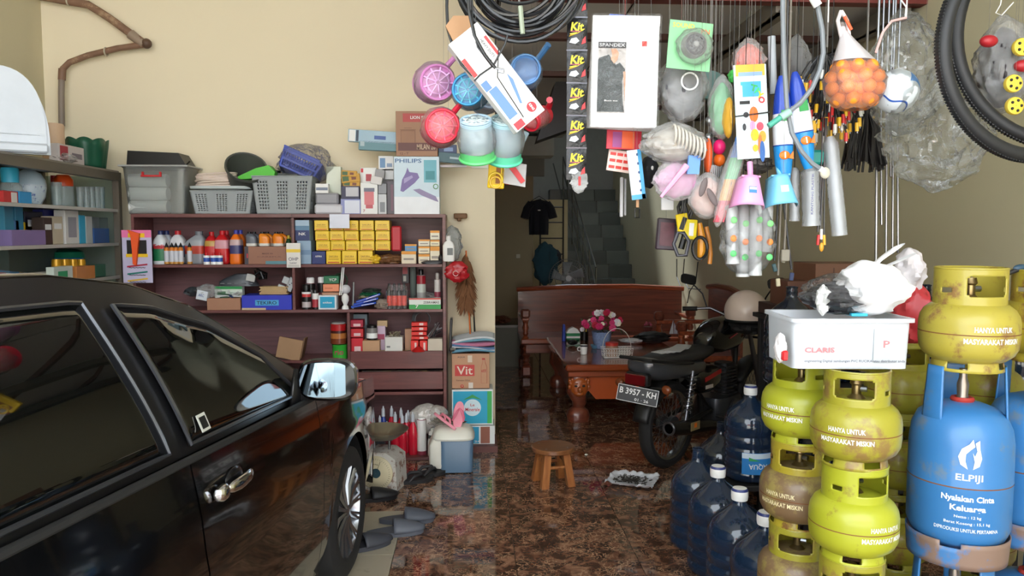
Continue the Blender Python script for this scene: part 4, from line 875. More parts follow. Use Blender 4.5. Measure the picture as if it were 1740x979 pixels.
p, w, h = F(768, 601, 832, 660, CY); g = G()
pts = [(.78, .15), (.78, .62), (.82, .76), (.82, .84), (.88, .84), (.88, .76), (.93, .62), (.93, .15)]
g.tube([(a*w-w/2, -.001, b*h) for a, b in pts], .0013, mat((176, 60, 54), .5), 4, closed=True); g.torus((.27*w-w/2, -.001, .07*h), .01, .003, RED, 12, 4, axis='Y'); g.build('bottle_outline', b3)
# folded striped cloth on carton
ct = thing('folded_mat', 'blue striped folded cloth mat with white edge on the brown carton', 'cloth', (X(804, CY), CY, Z(600.5, 800, CY)+.001))
cols = [(100, 150, 176), (214, 214, 220), (90, 120, 160), (190, 120, 150), (110, 160, 180), (200, 205, 210)]
for k in range(6):
    g = G()
    def fn(u, v, k=k):
        x = -.155+.31*u; return (x, -.03+.24*v, .012+.021*k+.014*math.sin(3*u+k)+.012*math.sin(7*v+k*2)*(1 if k > 2 else .4)-(.02*abs(2*u-1)**3 if k > 3 else 0))
    g.grid(fn, 16, 8, mat(cols[k], .9)); g.build('cloth_layer', ct, solid=.016)
# black laptop-like slab
g = G(); g.box((0, .06, .13), (.018, .1, .25), BLACK, .003, rot=(0, R(3), 0)); tag(g.build('black_folder', loc=(X(765, CY), CY-.02, Z(601, 765, CY))), 'black slab standing left of the striped mat', 'folder')
g = G(); g.cyl((0, 0, 0), (.0, .12, .02), .012, STEEL, 8); g.cyl((0, 0, 0), (-.03, -.01, .0), .016, STEEL, 8); tag(g.build('padlock_bar', loc=(X(771, CY), CY-.03, Z(595, 771, CY)+.01)), 'small steel clamp below the black slab', 'clamp')
# feather duster hung on the pillar wall
HB = mat((122, 82, 52), .9)
fd = thing('feather_duster', 'brown feather duster with orange stick hanging beside the shelf', 'duster', (X(792, CY), CY+.08, Z(450, 792, CY)))
for k in range(190):
    a = random.uniform(0, 2*PI); z = random.uniform(-.30, .08); rr = .03+.035*math.sin(PI*(z+.36)/.45)
    g0 = (0, 0, z); 
    if k == 0: g = G()
    g.tube([(0, 0, z), (rr*math.cos(a)*.7, rr*math.sin(a)*.5, z-.03), (rr*1.3*math.cos(a), rr*.8*math.sin(a), z-.09)], [.006, .012, .001], HB, 4)
o = g.build('feathers', fd); o['kind'] = 'stuff'
G().cyl((0, 0, .1), (.03, .0, -.56), .006, mat((210, 110, 50), .5), 8).build('handle', fd)
g = G(); g.cyl((0, .01, .0), (.02, -.0, -.42), .006, BLACK, 8); g.cyl((.03, .01, .02), (.05, -.0, -.42), .006, BLACK, 8); tag(g.build('umbrella_shafts', loc=(X(796, CY), CY+.14, Z(598, 800, CY)+.42)), 'two thin black shafts behind the feather duster', 'rods')
g = G(); g.box((0, 0, 0), (.1, .03, .04), mat((120, 84, 50), .6), .01).box((-.01, 0, -.025), (.03, .03, .03), mat((120, 84, 50), .6), .008); tag(g.build('wooden_hook', loc=(X(782, CY), CY+.24, Z(366, 782, CY))), 'small carved brown wooden hook on the wall right of the shelf', 'hook')
r = thing('white_bottle', 'white plastic bottle hanging in clear bag at the shelf corner', 'bottle', (X(763, SY), SY-.02, Z(444, 763)))
G().loft([(0, 0, .036, .025), (.01, 0, .042, .028), (.11, 0, .042, .028), (.135, 0, .03, .02), (.145, 0, .014, .014), (.155, 0, .014, .014)], WHITE, 18, 4).build('bottle_body', r); G().lathe([(.018, .15), (.018, .18), (.001, .185)], WHITE, 12).build('cap', r)
G().box((.01, -.03, .07), (.04, .001, .05), GREY, 0).build('label_patch', r)
g = G(); blob(g, (0, 0, 0), (.055, .03, .13), film(.15, (225, 230, 235)), .5, 3, seed=1); tag(g.build('clear_bag', loc=(X(770, SY), SY+.02, Z(415, 770))), 'clear crinkled bag hanging over the white bottle', 'bag')
g = G(); blob(g, (0, 0, 0), (.075, .03, .075), mat((176, 30, 40), .3), .5, 3, seed=5); g.torus((-.01, -.035, -.01), .018, .003, mat((230, 190, 190), .4), 16, 6, axis='Y'); tag(g.build('red_bag', loc=(X(777, SY), SY+.0, Z(462, 777))), 'crumpled red plastic bag hanging beneath the white bottle', 'bag')
pack('wall_note', 'small white paper note taped at the pillar top right', 'note', (801, 264, 829, 286), 5.785, .004, (226, 222, 210))
# cooler box
cl = PZ(770, 806); r = thing('cooler_box', 'white and slate-blue cooler box standing on the floor before the cartons', 'cooler', (cl.x, cl.y+.0, 0))
p, w, h = F(735, 728, 808, 806, cl.y)
g = G(); g.loft([(0.02, 0, w*.37, .10), (h*.02, 0, w*.38, .11), (h*.7, 0, w*.40, .115), (h*.72, 0, w*.39, .11)], mat((84, 112, 138), .4), 32, 8); g.build('body', r, (w*.08, .12, .0))
g = G(); g.loft([(.03, -.0, w*.14, .10), (h*.2, -.03, w*.17, .115), (h*.6, -.03, w*.18, .12), (h*.86, 0, w*.14, .10)], mat((222, 220, 208), .4), 24, 4); g.build('side_shell', r, (-w*.30, .125, 0))
g = G(); g.loft([(h*.72, 0, w*.5, .13), (h*.76, 0, w*.51, .135), (h*.88, 0, w*.46, .12), (h*.95, 0, w*.36, .09), (h*.97, 0, w*.2, .05)], mat((226, 224, 212), .4), 32, 4); g.build('lid', r, (0.0, .125, 0))
for sx_ in (-.28, .34):
    for sy_ in (.04, .2): G().box((w*sx_, sy_, .011), (.03, .03, .022), BLACK).build('foot', r)
def sandal(name, label, loc, rot, c, scale=1, strap=None, grp=None, clog=False):
    r = thing(name, label, 'shoe', loc, rot=rot, group=grp); r.scale = (scale,)*3
    M_ = mat(c, .6); out = []
    for i in range(24):
        t = 2*PI*i/24; x = .05*math.cos(t)*(1-.18*math.sin(t)*-1*.5+ (.0)); y = .13*math.sin(t); x *= (.86+.14*math.sin(t)); out.append((x, y))
    g = G(); n = 24; vs = [(x, y, 0) for x, y in out]+[(x*1.04, y*1.02, .022) for x, y in out]
    g.add(vs, [tuple(range(n))[::-1], tuple(range(n, 2*n))]+[(i, (i+1) % n, (i+1) % n+n, i+n) for i in range(n)], M_, False); g.build('sole', r)
    Ms = mat(strap or c, .55)
    if clog:
        def fn(u, v):
            a = PI*u; k = v; return (.052*math.cos(a)*(1-.75*k**3), -.01+.145*k, .018+.052*math.sin(a)*(1-.72*k**1.6))
        G().grid(fn, 12, 10, Ms).build('upper', r, solid=.005)
    else:
        for s in (-1, 1): G().tube([(0, .075, .022), (s*.022, .05, .05), (s*.042, .0, .045), (s*.047, -.03, .02)], [.005, .009, .011, .007], Ms, 8).build('strap', r)
    return r
zl = h*.97
PK = (236, 150, 168)
sandal('pink_sandal', 'pink rubber sandal standing on its side on the cooler lid', (cl.x+.03, cl.y+.1, zl+.06), (R(80), R(10), R(15)), PK, .8, (226, 120, 146), 'pink sandals')
sandal('pink_sandal', 'pink rubber sandal with looping straps at the left on the cooler lid', (cl.x-.06, cl.y+.08, zl+.03), (R(25), R(30), R(60)), PK, .8, (236, 140, 160), 'pink sandals')
g = G(); blob(g, (0, 0, 0), (.10, .06, .05), film(.2, (220, 214, 205)), .6, 3, seed=12); tag(g.build('clear_bag', loc=(cl.x-.04, cl.y+.2, zl)), 'clear bag behind the pink sandals', 'bag')
# weighing scale
sp = PZ(655, 826); r = thing('weighing_scale', 'old off-white kitchen scale with round dial and steel pan', 'scale', (sp.x-.02, sp.y, 0), R(-14))
SW = mat((196, 192, 184), .5, 0, .08, 9, dirt=(120, 80, 58), dirtamt=.6, dscale=18)
g = G(); g.prism([(-.13, 0), (.13, 0), (.12, .2), (.06, .24), (-.06, .24), (-.12, .2)], -.09, .10, SW); g.build('body', r)
g = G(); g.lathe([(.001, -.105), (.098, -.105), (.105, -.10), (.105, -.09)], mat((206, 194, 160), .5), 36, axis='Y', o=(0, 0, .115)); g.build('dial', r)['label'] = 'round cream dial'
g = G(); g.lathe([(.001, -.109), (.03, -.109), (.03, -.105)], mat((40, 70, 80), .5), 20, axis='Y', o=(0, 0, .115))
for k in range(40):
    a = 2*PI*k/40; g.cyl((.082*math.cos(a), -.106, .115+.082*math.sin(a)), (.093*math.cos(a), -.106, .115+.093*math.sin(a)), .0008, DARK, 4)
g.cyl((0, -.108, .115), (.03, -.108, .19), .0014, BLACK, 4); g.text('10kg', .03, .01, DARK, (0, -.108, .17)); g.build('dial_face', r)
G().cyl((-.05, 0, .24), (-.05, 0, .30), .008, STEEL).cyl((.05, 0, .24), (.05, 0, .30), .008, STEEL).box((0, 0, .30), (.14, .02, .01), STEEL).build('pan_support', r)
g = G(); g.lathe([(.001, .30), (.05, .302), (.10, .32), (.15, .355), (.165, .368), (.17, .366), (.15, .348), (.10, .314), (.001, .296)], mat((150, 144, 130), .35, .85), 36); g.build('pan', r)
# water jug left of the scale + clear bag
g = G(); blob(g, (0, 0, .12), (.11, .1, .13), mat((70, 76, 84), .2, alpha=.6), .2, 3, seed=21); a_ = PZ(635, 800); tag(g.build('dark_bag', loc=(a_.x-.02, a_.y+.15, 0)), 'dark translucent bag of bottles on the floor behind the scale', 'bag')
# shoes on the floor
CL = (70, 72, 80)
a_ = PZ(672, 908); sandal('clog', 'grey perforated rubber clog lying on the beige tile edge', (a_.x, a_.y, .001), (0, 0, R(-80)), (84, 88, 98), 1.15, (84, 88, 98), 'grey clogs', True)
a_ = PZ(690, 893); sandal('clog', 'grey rubber clog just behind its pair', (a_.x+.0, a_.y+.05, .001), (0, 0, R(-86)), (74, 78, 88), 1.15, (74, 78, 88), 'grey clogs', True)
a_ = PZ(626, 932); sandal('clog', 'dark grey clog half under the front wheel', (a_.x-.02, a_.y, .001), (0, 0, R(-60)), (60, 62, 70), 1.1, (60, 62, 70), None, True)
a_ = PZ(700, 820); sandal('black_sandal', 'black flat sandal in front of the bottom shelf', (a_.x, a_.y, .001), (0, 0, R(-70)), (36, 36, 38), 1.1, None, 'black sandals')
a_ = PZ(722, 814); sandal('black_sandal', 'black flat sandal nearest the cooler box', (a_.x, a_.y+.05, .001), (0, 0, R(-62)), (40, 40, 42), 1.1, None, 'black sandals')
a_ = PZ(634, 850); sandal('black_sandal', 'black sandal on the floor in front of the scale', (a_.x, a_.y, .001), (0, 0, R(-75)), (24, 24, 28), 1.1, (24, 24, 28), None, True)
# ================================================================ glass cabinet at the left wall
CX = -2.53
cab = thing('display_cabinet', 'aluminium and glass display cabinet against the left wall', 'cabinet', (0, 0, 0))
AL = mat((120, 112, 100), .4, .5); ALW = mat((196, 192, 186), .4, .2)
y0c, y1c = 3.75, PX(200, 300, CX).y
zc2 = 2.02
def cb_(name, c, d, m=AL): return G().box(c, d, m, .002).build(name, cab)
ym_, yl_ = (y0c+y1c)/2, y1c-y0c
for y in (4.12, y1c-.02): cb_('post', (CX, y, zc2/2), (.045, .045, zc2)); 
for y in (y0c, y1c-.02): cb_('post', (-3.05, y, zc2/2), (.04, .04, zc2))
cb_('top_frame', (CX, ym_, zc2-.03), (.05, yl_, .06)); cb_('top_board', (-2.8, ym_, zc2+.006), (.56, yl_, .012), mat((140, 134, 124), .5))
cshz = [PX(185, 353, CX).z-.01, PX(190, 411, CX).z-.01, PX(200, 464, CX).z-.02]
for z in cshz+[.7, .1]:
    cb_('shelf', (-2.8, ym_, z-.006), (.54, yl_-.04, .012), mat((150, 160, 150), .15)); cb_('shelf_edge', (CX+.005, ym_, z-.008), (.012, yl_, .022), ALW)
cb_('back_panel', (-3.07, ym_, zc2/2), (.01, yl_, zc2), mat((120, 130, 110), .4))
G().box((-2.8, y1c-.0, zc2/2+.4), (.52, .005, zc2-.85), GLASS, 0).build('glass_side', cab)
cb_('lower_panel', (CX-.01, ym_, .65), (.01, yl_-.05, 1.2), mat((110, 110, 104), .4))
def CP(px, py, off=.12): return PX(px, py, CX-off)
def cbox(name, label, cat, x0, y0, x1, y1, sh, c, off=.06, decs=(), grp=None, th=.1):
    a, b = CP(x0, y1, off), CP(x1, y1, off); z = cshz[sh] if sh >= 0 else zc2+.013; top = CP((x0+x1)/2, y0, off).z; L_ = b.y-a.y; h = max(.015, top-z)
    g = G(); g.box((0, 0, h/2), (th, L_, h), mat(c, .4), .003)
    for q in decs: g.box((th/2+.0008, (q[0]+q[2]-1)/2*L_, (q[1]+q[3])/2*h), (.0006, (q[2]-q[0])*L_, (q[3]-q[1])*h), mat(q[4], .5), 0)
    o = g.build(name, loc=(CX-off-th/2, (a.y+b.y)/2, z+.001)); tag(o, label, cat, grp); return o
def cround(name, label, cat, x0, y0, x1, sh, prof, off=.1, grp=None, n=24, parts=None):
    a, b = CP(x0, 330, off), CP(x1, 330, off); rr = (x1-x0)/2*a.length/FPX; z = cshz[sh] if sh >= 0 else zc2+.013; H = CP((x0+x1)/2, y0, off).z-z
    r = thing(name, label, cat, (CX-off-rr, (a.y+b.y)/2, z+.001), group=grp)
    for nm, pr, m in prof: G().lathe([(q[0]*rr, q[1]*H) for q in pr], m, n).build(nm, r)
    return r
GJ = mat((190, 205, 205), .1, alpha=.35)
cround('water_bowl_jar', 'clear jar with blue lid at the left end of top shelf', 'jar', 22, 286, 50, 0, [('jar', [(.001, 0), (.95, 0), (1, .1), (1, .5), (.7, .62)], GJ), ('lid', [(.75, .6), (.78, .95), (.7, 1), (.001, 1)], CYAN)])
cround('patterned_pot', 'round white pot with blue flower pattern and domed lid', 'pot', 55, 289, 97, 0, [('pot_body', [(.001, 0), (.6, 0), (.92, .25), (1, .5), (.98, .58)], mat((200, 212, 222), .3, 0, .02, 9, dirt=(60, 80, 160), dirtamt=.45, dscale=30)), ('lid', [(1, .58), (.95, .72), (.7, .9), (.3, 1), (.001, 1)], mat((190, 208, 220), .3))])
cround('drinking_glasses', 'ribbed clear glass tumbler behind the orange lidded jar', 'glass', 98, 310, 112, 0, [('glass', [(.001, 0), (.85, 0), (1, 1), (.95, 1), (.8, .05)], GJ)])
cround('jar', 'clear jar with bright orange lid on the top shelf', 'jar', 111, 298, 137, 0, [('jar', [(.001, 0), (.95, 0), (1, .1), (1, .65), (.85, .68)], GJ), ('lid', [(.95, .66), (.98, .85), (.6, 1), (.001, 1)], mat((232, 84, 30), .35))])
cround('jar', 'small red-lidded jar behind the orange one', 'jar', 96, 299, 108, 0, [('jar', [(.001, 0), (.95, 0), (1, .7), (.85, .72)], GJ), ('lid', [(.95, .7), (.9, 1), (.001, 1)], RED)], off=.3)
for k, px in enumerate((142, 152, 161, 170, 178)):
    cround('drinking_glass', ('first', 'second', 'third', 'fourth', 'last')[k]+' clear tumbler right of the orange-lidded jar', 'glass', px-5, 318, px+5, 0, [('glass', [(.001, 0), (.85, 0), (1, 1), (.92, 1), (.8, .05)], GJ)], grp='clear tumblers in the cabinet')
cbox('flat_box', 'flat red and white box at the left end under the jar', 'box', 6, 325, 31, 332, 0, (200, 50, 50), decs=[(.5, .1, .9, .9, (226, 220, 216))])
cbox('soap_dish', 'small bright blue flat box beside the red and white box', 'box', 33, 326, 54, 334, 0, (50, 150, 210))
# second shelf packages
C2 = [((8, 348, 24, 377), (70, 150, 180), 'turquoise mask card'), ((26, 349, 40, 372), (60, 140, 176), 'second turquoise mask card'), ((42, 360, 74, 375), (34, 34, 54), 'black box with white script lettering'), ((75, 357, 110, 375), (44, 46, 120), 'dark blue box with white script lettering'),
      ((10, 374, 33, 395), (90, 140, 190), 'pale blue packet with red top'), ((33, 378, 73, 390), (238, 196, 40), 'yellow and white box'), ((20, 391, 78, 404), (130, 110, 160), 'purple lying bottle-shaped pack'), ((75, 370, 90, 404), (60, 44, 36), 'brown bottle with yellow band'),
      ((90, 368, 108, 404), (196, 184, 160), 'beige leaning box'), ((112, 358, 135, 405), (216, 214, 210), 'white box with blue corners'), ((136, 366, 146, 404), (60, 170, 210), 'narrow light blue box'), ((147, 368, 158, 404), (190, 196, 196), 'grey-white narrow box'),
      ((160, 370, 184, 388), (120, 126, 126), 'grey crumpled pack'), ((160, 388, 186, 405), (50, 90, 150), 'blue striped box')]
for k, (bb, c, l) in enumerate(C2):
    cbox('toiletry_box', l+' on the middle shelf of the glass cabinet', 'box', *bb, 1, c, off=(.02 if bb[1] == 391 else .05)+(.09 if bb[3] < 396 else 0)+.004*(k % 3), th=.07, decs=[(.15, .55, .85, .75, (226, 226, 226))] if k in (2, 3, 7, 8) else ([(.2, .2, .8, .8, (150, 150, 160))] if k == 9 else ([(0, .0, .55, .6, (220, 220, 214))] if k == 5 else [])), grp='packs on the middle cabinet shelf')
# third shelf
def lying(name, label, x0, x1, yc, sh, r_, m, off=.15):
    a, b = CP(x0, yc, off), CP(x1, yc, off); z = cshz[sh]+r_+.001
    g = G(); g.cyl((0, -(b.y-a.y)/2, 0), (0, (b.y-a.y)/2, 0), r_, m, 16); tag(g.build(name, loc=(a.x, (a.y+b.y)/2, z)), label, 'roll')
lying('foil_roll', 'pale cream roll lying on the lowest visible cabinet shelf', 20, 80, 455, 2, .035, mat((214, 206, 190), .4), off=.1)
cbox('long_case', 'long grey-green glass case at the back of the lower shelf', 'case', 15, 420, 105, 445, 2, (96, 110, 104), off=.3, th=.1)
cround('blue_bowl', 'blue bowl with green plastic wrap on the lower cabinet shelf', 'bowl', 115, 424, 160, 2, [('bowl', [(.001, .2), (.6, .2), (.9, .7), (1, .72)], mat((40, 120, 190), .3)), ('wrap', [(1, .7), (.9, .9), (.5, 1), (.001, .95)], mat((30, 130, 100), .3))], off=.15)
for k, px in enumerate((98, 112, 126, 140)):
    cround('gold_capsule', ('first', 'second', 'third', 'fourth')[k]+' gold-yellow capped tin in the row on the lower shelf', 'tin', px-6, 441, px+6, 2, [('tin', [(.001, 0), (1, 0), (1, .85), (.9, 1), (.001, 1)], mat((226, 170, 40), .3, .3))], grp='gold tins in the cabinet', off=.09)
cbox('medicine_box', 'white and green box before the gold tins', 'box', 92, 453, 124, 464, 2, (206, 216, 206), decs=[(.2, .3, .7, .7, (40, 150, 100))], off=.02, th=.05)
cbox('open_carton', 'small orange-brown open carton beside the green-white box', 'box', 130, 452, 162, 464, 2, (200, 130, 70), off=.02, th=.06)
cbox('green_pack', 'dark green pack at the right of the open carton', 'box', 163, 449, 180, 464, 2, (60, 110, 90), off=.06, th=.05)
# on top: toilet seat, container, bucket
a = PX(20, 262, CX-.2); b = PX(95, 262, CX-.2)
ts = thing('toilet_seat', 'tall white rounded plastic toilet lid propped on the cabinet', 'toilet lid', (-2.61, 4.38, zc2+.013), R(-58))
WP = mat((202, 208, 216), .35)
hw = .255; HH = P(30, 121, 4.38).z-zc2-.01
def ell(s, z0=0): return [(s*hw*math.copysign(abs(math.cos(t))**.8, math.cos(t)), z0+(HH-z0)*abs(math.sin(t))**.75*(1 if s == 1 else .97)) for t in [PI*i/24 for i in range(25)]]
g = G(); g.T = Matrix.Rotation(R(90), 4, 'Z'); g.prism(ell(1, .0), -.02, .02, WP); g.prism([(x*.93, z*.93+.06) for x, z in ell(1)], -.03, .0, WP); g.build('lid', ts)
g = G(); g.box((.045, 0, .03), (.06, hw*1.9, .05), WP, .01); g.build('hinge_bar', ts)
g = G(); g.box((.028, 0, .105), (.004, hw*1.6, .004), GREY, 0); g.build('seam', ts)
cround('storage_tin', 'beige cylindrical container with worn lower label on the cabinet', 'container', 98, 212, 126, -1, [('container_body', [(.001, 0), (1, 0), (1, .95), (.9, 1), (.001, 1)], mat((214, 180, 150), .5, dirt=(120, 90, 80), dirtamt=.2))], off=.12)
cbox('board_game_box', 'white box with red maple-shaped print before the beige container', 'box', 100, 248, 143, 263, -1, (206, 196, 196), off=.02, decs=[(.05, .1, .35, .9, (170, 40, 60)), (.5, .3, .9, .6, (120, 110, 120))], th=.06)
a = PX(164, 285, CX-.1); r = thing('green_bucket', 'dark green scalloped plastic planter at the cabinet end', 'planter', (CX-.14, a.y-.04, zc2+.013))
def bk(u, v):
    t = 2*PI*u; rr = (.10+.025*v); s_ = 1+.06*abs(math.sin(4*t)); return (rr*s_*math.cos(t)*1.0, rr*s_*math.sin(t)*1.15, .19*v+(.018*abs(math.sin(4*t)) if v > .99 else 0))
g = G(); g.grid(bk, 64, 6, mat((22, 84, 62), .4), cu=True); g.build('planter_wall', r, solid=.005); G().lathe([(.001, .004), (.1, .004)], mat((22, 84, 62), .4), 24).build('planter_base', r)
g = G(); blob(g, (0, 0, .03), (.04, .09, .03), film(.3), .6, 4, seed=31); tag(g.build('clear_bag', loc=(CX-.03, PX(120, 262, CX).y, zc2+.013)), 'crumpled clear bag on the cabinet top edge', 'bag')
# brown conduit pipe on the wall
pp = thing('conduit_pipe', 'bent brown bamboo-like pipe fixed high on the yellow wall', 'pipe', (0, 0, 0))
PM = mat((128, 96, 76), .6, 0, .25, 14, dirt=(170, 140, 110), dirtamt=.6)
def PP(px, py, Y=5.72): return P(px, py, Y)
G().tube([PP(60, -8), PP(115, 2), PP(150, 8), PP(185, 30), PP(215, 52), PP(240, 70)], .028, PM, 12).build('pipe_run', pp)
G().tube([PP(245, 76), PP(200, 82), PP(150, 94), PP(118, 106), PP(106, 118)], .021, PM, 12).build('pipe_run', pp)
G().tube([PP(105, 117), PP(104, 160), PP(105, 214)], .021, mat((132, 118, 106), .5), 12).build('pipe_run', pp)
G().cyl(PP(222, 58), PP(245, 76), .036, mat((150, 130, 112), .6), 14, .03).build('sleeve', pp); G().ball(PP(249, 74), .036, mat((90, 66, 52), .5)).build('end_cap', pp); G().cyl(PP(105, 136), PP(106, 117), .026, PM, 12).build('sleeve', pp)
for q in ((116, 2), (180, 88)): G().torus(tuple(PP(*q)), .028, .006, mat((180, 170, 150), .5), 14, 6, axis='X').build('clip', pp)
# ================================================================ deep room
WD = wood((160, 78, 46), (120, 56, 34), .28, 2.2, .5); WDD = wood((128, 66, 46), (96, 46, 34), .3, 2.2, .4)
WDR = wood((150, 70, 36), (118, 50, 26), .22, 2, .5)
def turned(g, x, y, z0, z1, r, m):
    H = z1-z0; pr = [(r, 0), (r*1.1, .05), (r*.6, .12), (r*.95, .22), (r*.7, .34), (r*1.1, .5), (r*.7, .66), (r*.95, .78), (r*.6, .88), (r*1.1, .95), (r, 1)]
    g.lathe([(a, z0+b*H) for a, b in pr], m, 14, o=(x, y, 0))
def bench(name, label, loc, rz, w, hb, group=None):
    r = thing(name, label, 'bench', loc, rz, group)
    G().prism([(-w/2, .40), (w/2, .40), (w/2, hb-.03), (w*.2, hb), (-w*.2, hb), (-w/2, hb-.03)], .60, .635, WDD).build('backrest', r)
    G().tube([(-w/2-.02, .60, hb-.02), (-w*.2, .60, hb+.01), (w*.2, .60, hb+.012), (w/2+.02, .6, hb-.02)], .028, WD, 8).build('top_rail', r)
    G().box((0, .31, .39), (w, .60, .06), WD, .01).build('seat', r)
    G().box((0, .02, .31), (w-.1, .03, .1), WDD, .01).build('apron', r)
    for s in (-1, 1):
        for y in (.05, .58):
            g = G(); g.box((s*(w/2-.06), y, .06), (.11, .09, .12), WDD, .02); turned(g, s*(w/2-.06), y, .12, .36, .045, WDD); g.build('leg', r)
        g = G(); turned(g, s*(w/2-.05), .05, .42, .66, .035, WD); g.box((s*(w/2-.05), .05, .70), (.1, .1, .1), WDD, .03); g.build('arm_post', r)
        G().box((s*(w/2-.05), .32, .64), (.08, .60, .04), WD, .012).build('armrest', r)
    return r
bench('wooden_bench', 'carved reddish wooden bench with solid back facing the street', (1.50, 8.35, 0), 0, 1.95, .945)
bench('wooden_bench', 'carved wooden bench along the right wall behind the motorcycle', (1.93, 7.6, 0), R(-90), 1.0, 1.03)
# table
TB = thing('coffee_table', 'long low wooden table with carved lion-face legs and orange-brown apron', 'table', (1.33, 7.1, 0))
tz = .50; tw, tl = 1.13, 1.7
G().box((0, 0, tz-.03), (tw, tl, .055), WDR, .012).build('table_top', TB); G().box((0, 0, tz-.085), (tw*.96, tl*.97, .05), WD, .008).build('under_top', TB)
G().prism([(-.5, 0), (.5, 0), (.5, .16), (-.5, .16)], 0, .01, WDR) if False else None
for s in (-1, 1):
    G().prism([(-.46, tz-.29), (-.36, tz-.24), (-.30, tz-.31), (-.2, tz-.31), (.2, tz-.31), (.3, tz-.31), (.36, tz-.24), (.46, tz-.29), (.50, tz-.11), (-.50, tz-.11)], s*(tl/2-.1)-.015, s*(tl/2-.1)+.015, mat((178, 78, 30), .3, coat=.4)).build('apron', TB)
    g = G(); g.box((s*.5, 0, tz-.18), (.03, tl-.3, .15), WD, .005); g.build('side_apron', TB)
for sx_ in (-1, 1):
    for sy_ in (-1, 1):
        lg = G(); x, y = sx_*(tw/2-.12), sy_*(tl/2-.12)
        lg.loft([(0, 0, .09, .08), (.05, 0, .10, .09), (.09, 0, .085, .075), (.12, 0, .05, .05), (.16, -sx_*.01, .06, .06), (.25, -sx_*.02*-1, .085, .085), (.36, 0, .09, .085), (.39, 0, .085, .08)], WDD, 20, 2.6)
        lo = lg.build('leg', TB, (x, y, 0))
        if sy_ < 0:
            f = G(); CB = mat((168, 84, 34), .3, coat=.4)
            f.ball((0, -.07, .30), (.075, .035, .085), CB, 18, 12); f.ball((0, -.108, .285), (.022, .022, .03), CB, 10, 8); f.ball((0, -.098, .25), (.04, .022, .02), CB, 12, 8)
            for e in (-1, 1): f.ball((e*.032, -.1, .315), (.014, .01, .009), DARK, 10, 6).ball((e*.035, -.098, .335), (.024, .012, .008), CB, 10, 6).ball((e*.075, -.05, .35), (.02, .02, .025), CB, 10, 6)
            for k in range(9): a = PI*k/8; f.ball((.08*math.cos(a), -.06, .30+.085*math.sin(a)), (.018, .02, .022), CB, 8, 6)
            f.build('lion_face', lo)['label'] = 'carved lion face'
# things on the table
tt = tz-.0
def onT(px, py): q = PZ(px, py, tz); return q.x, q.y, tz
r = thing('flower_vase', 'blue and white woven pot of pink and white artificial flowers', 'flowers', onT(1022, 592))
G().lathe([(.001, 0), (.06, 0), (.085, .08), (.095, .16), (.09, .16), (.08, .08)], mat((130, 150, 190), .5, 0, .5, 60), 24).build('vase', r)
g = G(); 
for k in range(40):
    a = random.uniform(0, 2*PI); rr = random.uniform(.05, .2); z = random.uniform(.14, .3); c = (rr*math.cos(a)*1.05, rr*math.sin(a)*.7, z)
    d = Vector((random.uniform(-1, 1), random.uniform(-1, 1), random.uniform(-.3, 1))).normalized()*.05; s_ = d.cross(Vector((0, 0, 1)))*.35
    c = Vector(c); g.add([c-d, c+s_, c+d, c-s_], [(0, 1, 2, 3)], mat(random.choice([(60, 100, 60), (120, 150, 90), (40, 70, 44)]), .6), False)
o = g.build('leaves', r); o['kind'] = 'stuff'
for k in range(34):
    a = random.uniform(0, 2*PI); el = random.uniform(.0, 1.35); c = Vector((.20*math.cos(a)*math.cos(el), -.1+.11*math.sin(a)*math.cos(el), .19+.17*math.sin(el)))
    cc = random.choice([(196, 30, 96), (214, 60, 120), (230, 226, 230), (222, 216, 224), (186, 20, 60), (240, 236, 214)])
    g = G(); R_ = random.uniform(.02, .034)
    for q in range(7):
        b = 2*PI*q/7; g.ball((c.x+R_*.6*math.cos(b), c.y-.005, c.z+R_*.6*math.sin(b)), (R_*.45, R_*.3, R_*.45), mat(cc, .6), 8, 5)
    g.ball((c.x, c.y-.012, c.z), R_*.35, mat(cc, .6), 8, 5); g.build('flower', r)
r = thing('wire_basket', 'white wire basket with scrollwork and handle on the table front', 'basket', onT(1048, 607))
WM = mat((222, 220, 214), .4)
for nm, y in (('front_side', -.06), ('rear_side', .06)):
    g = G(); g.box((0, y, .005), (.24, .005, .008), WM, 0).box((0, y, .085), (.27, .005, .006), WM, 0).box((0, y, .045), (.25, .004, .006), WM, 0)
    for k in range(12): g.cyl((-.12+.022*k, y, .005), (-.13+.0238*k, y, .085), .002, WM, 4)
    for k in range(11): g.torus((-.11+.022*k, y, .066), .010, .0018, WM, 10, 4, axis='Y'); g.torus((-.11+.022*k, y, .025), .009, .0016, WM, 10, 4, axis='Y')
    g.build('wire_side', r)
G().box((0, 0, .003), (.24, .12, .004), WM, 0).build('basket_floor', r)
G().tube([(.125*math.cos(PI*k/16), 0, .085+.17*math.sin(PI*k/16)) for k in range(17)], .003, WM, 6).build('handle', r)
r = thing('biscuit_jar', 'clear plastic jar with red lid standing in the wire basket', 'jar', (r.location.x-.045, r.location.y+.0, tz+.006))
G().lathe([(.001, 0), (.052, 0), (.055, .02), (.055, .1), (.05, .105)], mat((176, 140, 116), .25), 20).build('jar', r); G().lathe([(.057, .1), (.057, .125), (.001, .127)], mat((200, 60, 50), .35), 20).build('lid', r)
r = thing('mug', 'white mug with patterned rim on the table', 'mug', onT(992, 602))
G().lathe([(.001, 0), (.028, 0), (.032, .05), (.033, .07, mat((70, 70, 80), .4)), (.034, .085), (.030, .085), (.028, .01)], WHITE, 20).build('cup', r); G().torus((-.04, 0, .048), .018, .004, WHITE, 14, 6, axis='Y').build('handle', r)
r = thing('tissue_box', 'white tissue box with green base and peaked top on the table', 'tissue box', onT(973, 577))
